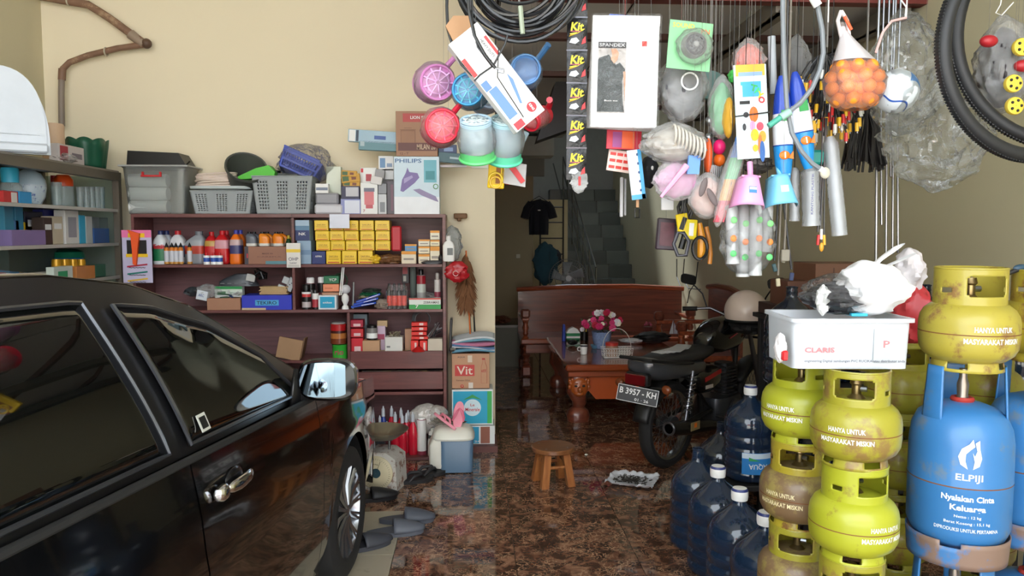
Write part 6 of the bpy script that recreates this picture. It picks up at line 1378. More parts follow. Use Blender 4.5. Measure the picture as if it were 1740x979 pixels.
for x in (-.55, 0, .55): G().box((x, 0, .043), (.08, 1.05, .086), PLW, .002).build('beam', plt)
YB, YA = 2.26, 2.53
bx_ = P(1455, 740, YB); ax_ = P(1361, 700, YA)
S_ = .2685*ZS
colB = [('lowest lime cylinder in the front column, mostly below the frame', 0, LIME, None), ('lime cylinder low in the front column, seen near the picture bottom', 1, LIME, None), ('bright lime cylinder second from the top in the front column, lettering turned to the right', 2, LIME3, None), ('lime cylinder at the top of the front column with dusty shoulders', 3, LIME, None)]
zB = PL
top_seam = P(1455, 745, YB-.12).z
off = top_seam-(.1025*ZS+3*S_); 
if off < 0.0: off = 0
print('gas base offset', off)
for l, k, m, mb in colB: gas3(l, (bx_.x+random.uniform(-.004, .004), YB, off+k*S_), {0: .1, 1: .2, 2: R(18), 3: R(-38)}[k], m, mbody=mb, op={2: 284, 3: 238}.get(k, 262))
PL = off
for l, k, m, mb, rz in (('lowest brown-stained cylinder in the left column', 0, LIME, LIME2, .2), ('dusty brown cylinder near the bottom of the left column', 1, LIME, LIME2, -.6), ('rust-brown dusty cylinder in the middle of the left column', 2, OLIVE, LIME2, R(-52)), ('bright lime cylinder at the top of the left column with an open collar window', 3, LIME3, None, R(-56))):
    gas3(l, (ax_.x, YA, off+k*S_), rz, m, txt=mat((226, 214, 170), .5) if mb else WHITE, mbody=mb, op={3: 215}.get(k, 240))
c4 = P(1536, 680, 2.84); gas3('lime cylinder half hidden behind the front column beside the blue cylinder', (c4.x-.015, 2.84, off+3*S_), 0, LIME, lettering=False); 
for k in range(3): gas3('hidden lime cylinder of the rear stack, %s from the floor' % ('first', 'second', 'third')[k], (c4.x-.015, 2.84, off+k*S_), .3*k, LIME, lettering=False)
c5 = P(1680, 680, 2.75)
for k in range(4): gas3('shaded green cylinder behind the blue one, %s from the floor' % ('first', 'second', 'third', 'fourth')[k], (c5.x, 2.78, off+k*S_), .3*k, LIME, lettering=False)
BLU = mat((56, 120, 180), .38, 0, .12, 4, coat=.2, dirt=(98, 122, 146), dirtamt=.45, dscale=7, bump=.03)
def gas12(label, loc, rz, legrot=0, grp='blue gas cylinders'):
    r = thing('gas_cylinder', label, 'gas cylinder', loc, rz, grp); r.scale = (1, 1, 1.13)
    b = BLU
    pr = [(.001, .04), (.10, .045), (.138, .07), (.151, .10), (.152, .228), (.1526, .231, RUST), (.1526, .2345, b), (.152, .238), (.151, .34), (.145, .38), (.128, .415), (.10, .435), (.06, .448), (.03, .452), (.001, .453)]
    G().lathe(pr, b, 56).build('tank', r)
    g = G(); g.grid(lambda u, v: ((.150-.006*(1-v))*math.cos(2*PI*u), (.150-.006*(1-v))*math.sin(2*PI*u), .075*v), 64, 5, mat((66, 120, 176), .5, 0, .1, 5, dirt=(134, 110, 96), dirtamt=.85, dscale=6), cu=True, skip=lambda u, v: v > .8 and (u*3) % 1 < .2); g.build('foot_ring', r, solid=.004)
    for k, a in enumerate((217, 350, 93)):
        a = R(a+legrot); w_ = .31 if k != 1 else .22
        g = G(); g.grid(lambda u, v: ((.128-.012*v)*math.cos(a+(u-.5)*w_*2*(1-.15*v)), (.128-.012*v)*math.sin(a+(u-.5)*w_*2*(1-.15*v)), .395+.165*v), 10, 6, BLU); g.build('guard_leg', r, solid=.006)
    g = G(); g.torus((0, 0, .457), .028, .008, mat((170, 50, 40), .6), 20, 6); g.lathe([(.022, .452), (.016, .47), (.018, .50), (.012, .52), (.012, .545), (.001, .546)], mat((150, 140, 130), .35, .8), 14); g.build('valve', r)
    def bf(x, z): return (.1533*math.sin(x/.152), -.1533*math.cos(x/.152), z)
    LW = mat((222, 230, 238), .5)
    g = G()
    g.text('ELPIJI', .075, .024, LW, (0, 0, .262), fn=bf, bold=.02); g.text('Nyalakan Cinta', .15, .022, LW, (-.0, 0, .203), fn=bf, bold=.03); g.text('Keluarga', .10, .022, LW, (0, 0, .176), fn=bf, bold=.03)
    g.text('Netto : 12 kg', .075, .010, LW, (0, 0, .153), fn=bf); g.text('Berat Kosong : 15,1 kg', .13, .010, LW, (0, 0, .135), fn=bf); g.text('DIPRODUKSI UNTUK PERTAMINA', .185, .010, LW, (0, 0, .116), fn=bf)
    fl_ = [[(-.006, .288), (-.026, .30), (-.033, .322), (-.024, .344), (-.004, .358), (.006, .372), (.012, .352), (.0, .342), (-.012, .33), (-.013, .31)], [(.008, .288), (.026, .298), (.032, .32), (.026, .345), (.024, .37), (.012, .362), (.018, .34), (.012, .325), (.006, .335), (.012, .31)]]
    for po in fl_: G().add([bf(x, z) for x, z in po], [tuple(range(len(po)))], LW, False).build('flame_emblem', r)
    g.build('lettering', r)
    return r
YU = 2.38
u_ = P(1629, 820, YU); zbl = P(1629, 970, YU-.13).z
print('blue base z', zbl)
gas12('big blue gas cylinder with flame emblem and white lettering in the right foreground', (u_.x, YU, zbl), R(-23))
gas12('blue gas cylinder directly beneath the lettered one, only its guard showing', (u_.x, YU, zbl-.633), R(10), 60)
if zbl-.633 > .02: struct('trim_block', G().box((u_.x-.0, YU, (zbl-.633)/2), (.33, .36, zbl-.633-.002), mat((110, 104, 96), .8), .004))
v_ = P(1820, 820, 2.1)
gas12('blue gas cylinder cut off by the right frame edge', (u_.x+.335, YU+.1, zbl), R(0), 20); gas12('lower blue gas cylinder at the right frame edge', (u_.x+.335, YU+.1, zbl-.633), R(0), 60)
if zbl-.633 > .02: struct('trim_block', G().box((u_.x+.345, YU+.1, (zbl-.633)/2), (.33, .36, zbl-.633-.002), mat((110, 104, 96), .8), .004))
w_ = P(1644, 585, YU-.02); zt3 = zbl+.548*1.13
gas3('weathered yellow-olive cylinder standing on top of the lettered blue one', (w_.x, YU-.02, zt3+.0), R(-4), cylmat((172, 158, 62), (134, 100, 60), .5, .2), s=1.1, op=269)
gas3('yellowish cylinder at the right frame edge on top of the cut-off blue one', (u_.x+.355, YU+.12, zt3), R(20), OLIVE, s=1.05)
# ---- clear tub on the two columns
zt_ = off+3*S_+.274*ZS; YT = 2.30
TA = R(-4)
pc_ = P(1437, 630, YT-.06)
tb2 = thing('clear_tub', 'clear plastic tub with faded red and grey print resting on two lime cylinders', 'tub', (pc_.x+.022, YT+.06, zt_), TA)
tw_ = .375; th_ = P(1436, 541, YT-.06).z-zt_; td_ = .26
CLR = mat((226, 231, 238), .25, 0, .03, 9, alpha=.62)
g = G(); g.loft([(0, 0, tw_*.465, td_/2*.95), (th_-.012, 0, tw_*.475, td_/2), (th_-.011, 0, tw_/2, td_/2+.015), (th_, 0, tw_/2, td_/2+.015), (th_, 0, tw_*.465, td_/2-.004), (.006, 0, tw_*.44, td_/2*.9)], CLR, 32, 14); g.build('tub_wall', tb2)
g = G(); yf = -td_/2-.001
G().box((tw_*.27, yf, th_*.47), (tw_*.2, .001, th_*.66), mat((176, 182, 186), .5), 0).build('printed_panel', tb2); g.box((tw_*.03, yf+.0, th_*.17), (tw_*.78, .001, .010), mat((150, 156, 166), .5), 0) if False else None
RD = mat((214, 120, 124), .5); DG = mat((80, 84, 100), .5)
G().text('CLARIS', tw_*.24, .016, RD, (-tw_*.26, yf-.001, th_*.38), bold=.03).build('printed_name', tb2); G().text('P', .02, .022, RD, (tw_*.27, yf-.002, th_*.5), bold=.03).build('printed_letter', tb2)
G().add([(tw_*.27+a*.035, yf-.0015, th_*.5+b*.024) for a, b in ((-1, 0), (0, -1), (1, 0), (0, 1))], [(0, 1, 2, 3)], mat((220, 224, 226), .5), False).build('printed_diamond', tb2)
g.text('engineering Digital sambungan PVC RUCIKA atau distributor anda', tw_*.80, .010, DG, (tw_*.02, yf-.002, th_*.16), bold=.01); g.build('printed_label', tb2)
for k in range(9):
    g = G(); blob(g, (0, 0, 0), (.032, .03, .03), mat((200, 220, 226) if k % 3 else (176, 206, 214), .5), .5, 3, seed=k); x = -tw_*.36+.035*k+.01*(k % 2)
    tag(g.build('cotton_pack', loc=(tb2.location.x+x*math.cos(TA)+.02, YT+.06+x*math.sin(TA)+.02*(k % 3), zt_+.04+.045*(k % 2))), 'pale soft packet inside the clear tub, number %s from the left' % ('one', 'two', 'three', 'four', 'five', 'six', 'seven', 'eight', 'nine')[k], 'packet', 'soft packets in the clear tub')
# bag on top
q = P(1460, 500, 2.15)
wb = thing('stuffed_plastic_bag', 'clear bag stuffed with black cloth and bright white plastic on the tub', 'bag', (tb2.location.x+.02, YT+.06, zt_+th_), TA)
sc_ = (P(1575, 500, 2.15).x-P(1395, 500, 2.15).x)
g = G(); blob(g, (-.02, 0, .05), (.08, .10, .05), mat((34, 34, 40), .35, bump=.2), .5, 3, 36, 24, seed=3); g.build('black_cloth', wb)
g = G(); blob(g, (.07, -.035, .085), (.095, .12, .085), mat((240, 240, 242), .5), .3, 2.4, 40, 28, seed=9); blob(g, (-.085, -.065, .05), (.02, .02, .045), WHITE, .5, 4, 20, 14, seed=2); g.build('white_plastic', wb)
for k, (a, b, c, d) in enumerate(((.03, .12, .155, .215), (.07, .13, .19, .185), (.0, .1, .05, .16))):
    g = G()
    def fn(u, v): return (a+(c-a)*v+(.028-.01*v)*math.cos(2*PI*u)*(1+.2*math.sin(9*v)), -.03+.018*math.sin(2*PI*u), b+(d-b)*v+(.02)*math.cos(2*PI*u)*.5)
    g.grid(fn, 14, 8, mat((240, 240, 242), .45), cu=True); g.build('bag_handle', wb)
g = G(); blob(g, (-.0, 0, .065), (.115, .12, .065), film(.04), .3, 3.4, 40, 28, seed=14); g.build('clear_film', wb)
g = G(); g.box((.02, -.06, .006), (.05, .05, .01), CYAN, .003); g.build('blue_card', wb)
g = G(); blob(g, (0, 0, 0), (.07, .08, .12), mat((200, 60, 66), .4, 0, .3, 3), .4, 3, seed=6); q = P(1560, 520, 2.5); tag(g.build('red_white_bag', loc=(c4.x+.02, 2.84, off+3*S_+.26+.13)), 'red and white plastic bag behind the right end of the clear tub', 'bag')
g = G(); blob(g, (0, 0, 0), (.05, .06, .09), mat((226, 220, 222), .5), .4, 3, seed=8); q = P(1550, 480, 2.5); tag(g.build('white_bag', loc=(c4.x+.0, 2.84, off+3*S_+.26+.30)), 'pale bag above the red and white one', 'bag')
g = G(); blob(g, (0, 0, 0), (.016, .02, .045), mat((226, 222, 224), .5), .4, 3, seed=8); g.box((.005, -.02, -.02), (.018, .02, .03), RED, .005); q = P(1328, 592, 2.24); tag(g.build('paper_scrap', loc=(q.x, 2.25, q.z)), 'white and red packet poking out left of the clear tub', 'packet')
q = P(1730, 455, 2.6); g = G(); g.cyl(P(1705, 468, 2.5), P(1745, 452, 2.5), .008, DARK, 8); g.ball(P(1736, 456, 2.5), (.03, .01, .014), mat((40, 70, 90), .4)); tag(g.build('black_brush'), 'dark handle sticking out above the weathered cylinder', 'handle')
# ================================================================ hanging goods
HY = 2.7; RZ = 2.62
rail = thing('hanging_rail', 'steel pipe frame under the ceiling carrying the hanging goods', 'rail', (0, 0, 0))
for y in (2.15, 2.45, 2.7, 3.0): G().cyl((-.35, y, RZ), (2.5, y, RZ), .012, STEEL, 8).build('rail_bar', rail)
for x in (-.3, 1.1, 2.4):
    G().cyl((x, 2.1, RZ+.02), (x, 3.05, RZ+.02), .012, STEEL, 8).build('cross_bar', rail)
    for y in (2.15, 3.0): G().cyl((x, y, RZ), (x, y, 4.4), .008, STEEL, 6).build('hanger_rod', rail)
def string(px, py, Y, m=None, r=.0015, top=RZ, parent=None):
    p = P(px, py, Y); return p, G().cyl(p, (p.x, Y, top), r, m or DARK, 5)
def attach(o, px, py, Y, m=None, r=.0005):   # its string becomes a part
    p = P(px, py, Y); L_ = o.matrix_basis.inverted() if o.parent is None else o.matrix_basis.inverted()
    a = L_ @ p; b = L_ @ Vector((p.x, Y, RZ)); s = G().cyl(a, b, r, m or mat((120, 116, 112), .5), 4).build('string', o); return s
def put(g, name, label, cat, px, py, Y, rot=(0, 0, 0), group=None, hang=None):
    o = g.build(name, loc=P(px, py, Y), rot=rot); tag(o, label, cat, group)
    if hang: attach(o, hang[0], hang[1], Y)
    return o
def S(px, Y): return px*Y/FPX      # size of px pixels at that distance
CAB = mat((26, 27, 30), .35, coat=.2)
# black cable coil
c = P(882, -42, 2.55); r = thing('cable_coil', 'big coil of black cable hanging at the top centre', 'cable', c)
for k in range(16):
    R_ = S(72+random.uniform(-20, 36), 2.55); g = G(); ph = random.uniform(0, 6); ex = random.uniform(.9, 1.1); dx, dy = random.uniform(-.012, .012), random.uniform(-.05, .05)
    g.tube([(dx+R_*ex*math.cos(2*PI*i/44), dy+.02*math.sin(2*PI*i/44*2+ph), R_*math.sin(2*PI*i/44)-.01*math.sin(2*PI*i/44+ph)) for i in range(44)], .0065, CAB, 6, closed=True); g.build('cable_loop', r)
g = G(); g.tube([(S(4, 2.5), -.06, S(-105, 2.5)), (0, -.06, S(-60, 2.5))], .008, mat((150, 160, 140), .5), 6); g.build('tie', r)
attach(r, 882, 8, 2.55, r=.004)
g = G(); q = [(762, -60), (759, 10), (761, 50), (770, 80), (785, 110), (803, 128)]; g.tube([P(a, b, 2.5) for a, b in q], .005, CAB, 8)
q = [(792, -60), (797, 20), (806, 60), (825, 95), (842, 116)]; g.tube([P(a, b, 2.42) for a, b in q], .005, CAB, 8)
q = [(800, -60), (803, 40), (812, 80), (836, 112), (838, 112), (858, 75), (862, 60)]; g.tube([P(a, b, 2.43) for a, b in q], .0035, CAB, 8)
g.tube([P(a, b, 2.43) for a, b in [(838, 112), (815, 128), (806, 138)]], .003, CAB, 6)
g.tube([P(a, b, 2.42) for a, b in [(842, 116), (857, 118), (856, 124), (846, 122)]], .003, STEEL, 6)
g.cyl(P(792, -60, 2.5), P(792, -60, 2.5)+Vector((0, 0, .3)), .004, CAB)
tag(g.build('loose_cable_loops'), 'loose black cable loops hanging in front of the white tool box', 'cable')
# white box tilted
L_ = S(182, 2.5); w_ = S(62, 2.5); g = G(); g.box((0, .03, 0), (L_, .06, w_), WHITE, .002); BX = P(845, 132, 2.5)
bxo = thing('tool_package', 'long white tool box printed blue and red hanging tilted at the centre', 'box', BX, rot=(0, R(51), R(6)))
g.box((L_*.06, -.0006, w_*.38), (L_*.0, .001, w_*.1), RED, 0) if False else None
g.box((-L_*.22, -.0006, -w_*.44), (L_*.19, .001, w_*.12), mat((226, 60, 60), .5), 0); g.box((-L_*.26, -.0006, w_*.42), (L_*.2, .001, w_*.08), mat((226, 60, 60), .5), 0)
BLP = mat((96, 132, 214), .5)
g.prism([(L_*.05, w_*-.42), (L_*.37, w_*-.44), (L_*.37, w_*-.16), (L_*.05, w_*-.16)], -.0014, -.0006, BLP); g.prism([(L_*.02, w_*.28), (L_*.10, w_*.32), (L_*.32, w_*.12), (L_*.31, w_*.06), (L_*.12, w_*.2)], -.0014, -.0006, BLP)
g.box((-L_*.0, -.0006, w_*-.38), (L_*.09, .001, w_*.2), BLP, 0)
g.text('HEAVY DUTY', L_*.2, w_*.08, DARK, (-L_*.26, -.0012, w_*.28)); g.text('IRON CLAW LF', L_*.22, w_*.08, DARK, (-L_*.26, -.0012, w_*.13))
g.lathe([(.001, -.0015), (w_*.14, -.0015), (w_*.14, -.0005)], mat((206, 40, 50), .5), 20, axis='Y', o=(L_*.40, 0, w_*.26), sx=1.0); g.text('KING', w_*.2, w_*.07, WHITE, (L_*.40, -.0024, w_*.26)); g.box((L_*.455, -.0006, -w_*.3), (L_*.07, .001, w_*.28), mat((206, 50, 60), .5), 0)
g.build('carton', bxo)
G().prism([(-L_/2-.05, -.03), (-L_/2, -.04), (-L_/2, .045), (-L_/2-.03, .05), (-L_/2-.06, .01)], .0, .01, TAN).build('carton_flap', bxo)['label'] = 'torn brown flap'
G().tube([(-L_*.2, -.004, w_/2+.002), (0, -.006, 0), (L_*.43, -.004, -w_*.1)], .0016, CAB, 5).build('string', bxo); attach(bxo, 808, 60, 2.5)
# dippers (gayung)
def dipper(name_l, px, py, rp, Y, c, tilt=(0, 0, 0), spokes=True, length=.12, body=None, handle=None, rimc=None):
    rr = S(rp, Y); r = thing('water_dipper', name_l, 'dipper', P(px, py, Y), rot=tilt, group='plastic water dippers'); m = mat(c, .3, alpha=.92); mb = body or m
    g = G(); g.lathe([(.001, .004), (rr*.88, .004), (rr*.9, 0), (rr, .004), (rr, .012)], m, 32, axis='Y'); g.build('dipper_base', r)
    g = G(); g.lathe([(rr, .012), (rr*1.05, length*.9), (rr*1.12, length), (rr*1.08, length), (rr*1.0, length*.9)], mb, 32, axis='Y'); g.build('dipper_wall', r)
    g = G(); g.torus((0, -.002, 0), rr*.93, .004, m, 32, 6, axis='Y')
    if spokes:
        sm = mat(tuple(min(255, x+60) for x in c), .3)
        g.torus((0, 0, 0), rr*.62, .003, sm, 24, 5, axis='Y')
        for k in range(9): a = 2*PI*k/9; g.cyl((rr*.1*math.cos(a), 0, rr*.1*math.sin(a)), (rr*.85*math.cos(a), 0, rr*.85*math.sin(a)), .0028, sm, 5)
    g.build('base_ribs', r)
    if rimc: G().torus((0, length, 0), rr*1.1, .006, mat(rimc, .3), 30, 6, axis='Y').lathe([(rr*1.09, length-.03), (rr*1.1, length)], mat(rimc, .3, alpha=.8), 30, axis='Y').build('rim', r)['label'] = 'coloured rim'
    a = R(handle or 50); g = G(); g.tube([(rr*math.cos(a), length, rr*math.sin(a)), (rr*1.8*math.cos(a), length*.9, rr*1.8*math.sin(a)), (rr*2.5*math.cos(a), length*.6, rr*2.5*math.sin(a))], [.012, .01, .012], mb, 8); g.build('handle', r)
    g = G(); blob(g, (0, length/2, 0), (rr*1.2, length*.62, rr*1.22), FILM2, .15, 3, 26, 18, seed=px); g.build('wrap', r)
    attach(r, px+10, py-rp*.8, Y); return r
dipper('violet-pink dipper in clear film, far left of the hanging dippers', 744, 140, 30, 2.78, (206, 130, 190), (R(8), 0, R(14)))
dipper('bright cyan dipper seen from its base between violet and white box', 795, 152, 27, 2.68, (34, 160, 222), (R(4), 0, R(-8)))
dipper('red dipper with spoked base, lowest left of the group', 752, 214, 29, 2.62, (226, 34, 66), (R(2), 0, R(8)))
LT = mat((190, 214, 226), .2, alpha=.6)
dipper('clear pale blue dipper pointing downward with green rim', 808, 205, 27, 2.55, (176, 204, 222), (R(-62), 0, R(-6)), body=LT, length=.13, rimc=(96, 206, 120))
dipper('clear dipper with mint green rim at the lower right of the group', 860, 205, 27, 2.60, (170, 206, 216), (R(-60), 0, R(4)), body=LT, length=.14, rimc=(96, 214, 170))
dipper('blue dipper mostly hidden behind the white tool box', 893, 118, 26, 2.72, (90, 150, 214), (0, 0, 0), spokes=False)
dipper('translucent pale dipper behind the cyan one', 832, 160, 24, 2.80, (170, 190, 220), (0, 0, R(10)))
dipper('red dipper peeking below the right end of the white tool box', 902, 208, 15, 2.72, (220, 40, 60), (R(20), 0, R(-30)), spokes=False)
# packs below
o = put(G().box((0, 0, 0), (S(28, 2.75), .02, S(60, 2.75)), YEL, .006).box((S(3, 2.75), -.0105, 0), (S(8, 2.75), .001, S(44, 2.75)), mat((150, 90, 30), .5), 0), 'rope_pack', 'yellow packet of cord hanging under the dippers', 'packet', 844, 290, 2.75, (0, R(4), 0), hang=(844, 262))
g = G(); g.torus((0, 0, 0), S(11, 2.75), .004, mat((226, 190, 30), .4), 20, 6, axis='Y'); g.torus((0, -.004, -.01), S(9, 2.75), .004, mat((206, 160, 30), .4), 20, 6, axis='Y'); put(g, 'cord_loops', 'yellow cord loops in front of the yellow packet', 'cord', 842, 305, 2.70)
o = put(G().prism([(-.04, -.035), (.045, -.05), (.05, .03), (-.035, .045)], 0, .006, mat((196, 196, 196), .3, alpha=.6)).prism([(-.015, .02), (.0, .035), (.045, -.028), (.03, -.038)], -.004, -.001, RED), 'tape_card', 'clear card with red ruler-like tape right of the yellow packet', 'card', 871, 294, 2.74, hang=(875, 272))
g = G(); g.torus((0, 0, 0), .024, .006, mat((176, 40, 44), .4), 20, 6, axis='Y'); put(g, 'red_ring_part', 'dark red ring behind the clear tape card', 'ring', 864, 300, 2.76)
# sachet strip
ss = thing('sachet_strip', 'long strip of black car-polish sachets lettered in yellow', 'sachets', P(981, 0, 2.6))
sh_ = S(54, 2.6); sw_ = S(34, 2.6); KB = mat((24, 24, 27), .28, 0, .4, 60, bump=.4)
proto = None
for k in range(-1, 6):
    z = -sh_*(k+.0)+0
    if proto is None:
        g = G(); g.grid(lambda u, v: ((u-.5)*sw_, -.010*math.sin(PI*u)*math.sin(PI*v), (v-.5)*sh_), 10, 10, KB); g.grid(lambda u, v: ((u-.5)*sw_, .010*math.sin(PI*u)*math.sin(PI*v), (v-.5)*sh_), 10, 10, KB)
        g.box((0, 0, sh_*.49), (sw_*1.04, .002, sh_*.04), mat((90, 90, 96), .25, .6), 0)
        g.text('Kit', sw_*.62, sh_*.26, mat((252, 228, 20), .4), (0, -.0125, sh_*.18), bold=.03, sk=.15)
        g.tube([(-sw_*.4, -.006, -sh_*.1), (0, -.0125, -sh_*.02), (sw_*.36, -.008, sh_*.12)], .0012, YEL, 4); g.box((-sw_*.2, -.0118, -sh_*.03), (sw_*.35, .001, sh_*.04), YEL, 0, rot=(0, -.2, 0)).box((-sw_*.1, -.0122, sh_*.035), (sw_*.5, .001, sh_*.02), mat((200, 90, 110), .4), 0)
        g.prism([(sw_*.2, -sh_*.35), (sw_*.42, -sh_*.3), (sw_*.40, -sh_*.1), (sw_*.26, -sh_*.2)], -.0085, -.0078, RED); g.prism([(-sw_*.4, -sh_*.3), (-sw_*.1, -sh_*.34), (sw_*.1, -sh_*.25), (-sw_*.05, -sh_*.14), (-sw_*.3, -sh_*.18)], -.0095, -.0085, mat((190, 196, 204), .3))
        o = proto = g.build('sachet', ss, (0, 0, z))
    else: o = proto.copy(); COL.objects.link(o); o.location = (0, 0, z-.001); o.rotation_euler = (0, 0, R(random.uniform(-5, 5)))
attach(ss, 981, -20, 2.6); G().cyl((0, 0, sh_*1.4), (0, 0, RZ-ss.location.z), .002, DARK, 5).build('string', ss)
g = G(); blob(g, (0, 0, 0), (S(13, 2.6), .01, S(20, 2.6)), FILM, .4, 4, seed=2); g.box((0, -.012, 0), (.008, .003, .03), RED, 0); put(g, 'clear_blister', 'small clear blister with red centre at the foot of the sachet strip', 'packet', 984, 308, 2.6, hang=(984, 298))
# shirt packs
p_ = thing('shirt_pack', 'flat clear pack with white card and picture of a black t-shirt', 'shirt pack', P(1062, 122, 2.6), rot=(0, R(1), R(-4)), group=None)
W2, H2 = S(112, 2.6), S(186, 2.6)
G().box((0, .008, -.0), (W2, .016, H2), mat((240, 240, 240), .5), .003).build('white_shirt', p_)
g = G(); g.box((0, -.001, H2*.45), (W2*1.0, .002, H2*.09), WHITE, 0); g.build('header_card', p_)
g = G(); x0 = -W2*.2; g.box((x0, -.001, -H2*.06), (W2*.42, .001, H2*.62), mat((176, 170, 166), .5), 0)
g.box((x0, -.0018, H2*.235), (W2*.42, .001, H2*.055), DARK, 0)
SK = mat((196, 150, 120), .6)
g.prism([(x0-W2*.19, H2*.12), (x0-W2*.05, H2*.15), (x0+W2*.06, H2*.06), (x0+W2*.12, H2*.08), (x0+W2*.20, H2*.02), (x0+W2*.16, -H2*.08), (x0+W2*.17, -H2*.24), (x0+W2*.2, -H2*.36), (x0-W2*.21, -H2*.36), (x0-W2*.21, H2*.1)], -.0028, -.0018, mat((44, 52, 52), .5))
g.prism([(x0-W2*.02, H2*.11), (x0+W2*.03, H2*.07), (x0+W2*.08, H2*.10), (x0+W2*.10, H2*.16), (x0+W2*.06, H2*.205), (x0-W2*.02, H2*.2), (x0-W2*.0, H2*.15)], -.0034, -.0024, SK); g.prism([(x0+W2*.17, H2*.0), (x0+W2*.21, H2*.0), (x0+W2*.21, -H2*.26), (x0+W2*.19, -H2*.14)], -.0034, -.0024, SK)
g.text('SPANDEX', W2*.38, H2*.03, mat((200, 200, 200), .5), (x0, -.0026, H2*.235)); g.text('Basic tee', W2*.2, H2*.015, mat((220, 220, 220), .5), (x0, -.004, -H2*.26)); g.box((W2*.28, -.001, H2*.25), (W2*.075, .001, W2*.075), mat((206, 60, 50), .5), 0); g.build('printed_picture', p_)['label'] = 'printed picture of a black t-shirt'
g = G(); g.grid(lambda u, v: ((u-.5)*W2*1.05, -.007-.003*math.sin(9*u+5*v), (v-.5)*H2*1.02), 16, 16, film(.02)); g.build('clear_sleeve', p_)
attach(p_, 1062, 36, 2.6, mat((200, 60, 60), .5))
for k in range(3):
    o = thing('shirt_pack', ('first', 'second', 'third')[k]+' plain pack directly behind the picture shirt pack', 'shirt pack', P(1060-2*k, 126+2*k, 2.625+.025*k), rot=(0, R(1.5+k), R(-4)), group='plain shirt packs'); G().box((0, .006, 0), (W2, .014, H2*.98), mat((226, 226, 228), .5), .003).build('folded_shirt', o); attach(o, 1062, 36, 2.64+.025*k)
put(G().prism([(-.06, -.01), (.07, -.012), (.06, .01), (-.05, .016)], 0, .02, mat((36, 90, 200), .4)), 'blue_wrapper', 'bright blue wrapper edge above the shirt packs', 'packet', 1060, 32, 2.72, hang=(1060, 28))
# green fan card
fc = thing('cooling_fan_card', 'green blister card holding a round black fan', 'card', P(1172, 78, 2.55), rot=(0, R(4), R(5)))
w1, h1 = S(76, 2.55), S(80, 2.55)
g = G(); g.box((0, 0, 0), (w1, .004, h1), mat((130, 190, 140), .5), 0); g.text('SOUND', w1*.5, h1*.1, mat((210, 196, 60), .4), (-w1*.18, -.003, h1*.4)); g.text('PN', w1*.2, h1*.1, mat((206, 110, 60), .4), (w1*.33, -.003, h1*.32)); g.build('card', fc)
g = G(); g.lathe([(.001, -.03), (.036, -.03), (.042, -.02), (.042, -.002)], mat((96, 96, 92), .35), 26, axis='Y', o=(.01, 0, 0)); g.torus((.01, -.03, 0), .030, .005, DARK, 24, 6, axis='Y')
for k in range(9): a = 2*PI*k/9; g.box((.01+.02*math.cos(a), -.033, .02*math.sin(a)), (.02, .003, .006), DARK, .0005, rot=(0, -a+.6, 0))
g.ball((.01, -.032, 0), (.01, .006, .01), mat((150, 150, 146), .3)); g.build('fan', fc)
g = G(); blob(g, (.01, -.02, -.005), (.06, .03, .06), FILM2, .15, 3); g.build('blister', fc); attach(fc, 1158, 36, 2.55, mat((90, 60, 50), .5), .0012)
def bag(name, label, px, py, rx, rz, Y, mc, film_=FILM, ry=.05, amp=.3, fr=3, seed=1, hang=None, inner=.85, n=32, tie=True, pinch=.35):
    o = thing(name, label, 'bag', P(px, py, Y)); a, b = S(rx, Y), S(rz, Y)
    if mc is not None:
        g = G(); blob(g, (0, 0, 0), (a*inner, ry*inner, b*inner), mc, amp, fr, n, n*2//3, seed=seed, pinch=pinch); g.build('contents', o)
    if film_ is not None: g = G(); blob(g, (0, 0, b*.06), (a, ry, b*1.06), film_, amp*.8, fr+1, n+6, n, seed=seed+5, pinch=pinch); g.build('film', o)
    if tie: h = hang or (px, py-rz*.95); attach(o, h[0], h[1], Y)
    return o
bag('black_pack_bag', 'clear bag of folded black goods with white ring under the green card', 1160, 150, 40, 60, 2.68, mat((34, 36, 46), .3, bump=.3), ry=.06, seed=2)
g = G(); g.torus((0, 0, 0), S(14, 2.6), .003, WHITE, 24, 6, axis='Y'); put(g, 'white_ring', 'thin white ring hanging in front of the black pack bag', 'ring', 1172, 138, 2.6, hang=(1172, 124))
g = G(); g.lathe([(.001, 0), (S(24, 2.7), 0), (S(24, 2.7), .03), (.001, .03)], mat((90, 130, 124), .4), 26, axis='Y', sy=1.15); put(g, 'green_disc', 'grey-green round disc behind the black pack bag', 'disc', 1207, 144, 2.74, hang=(1207, 124))
# bag of clear cups
cu = bag('cup_bag', 'clear bag of nested pale plastic cups below the black pack bag', 1145, 245, 52, 34, 2.55, mat((170, 160, 146), .3, 0, .3, 30, bump=.4), ry=.07, seed=6, hang=(1190, 222))
for k in range(9): g = G(); a = k*.012; g.torus((-.015+a, -.052, .025-.006*k), .032, .0035, mat((206, 200, 190), .25), 22, 5, axis='X'); g.build('cup_rim', cu)
for k, (px, py, rp) in enumerate(((1188, 212, 9), (1196, 226, 11), (1186, 240, 8))): put(G().ball((0, 0, 0), S(rp, 2.6), STEEL, 16, 10), 'steel_ball', ('upper', 'middle', 'lower')[k]+' shiny metal knob at the right of the cup bag', 'knob', px+18, py-6, 2.62, group='metal knobs', hang=(px+18, py-12))
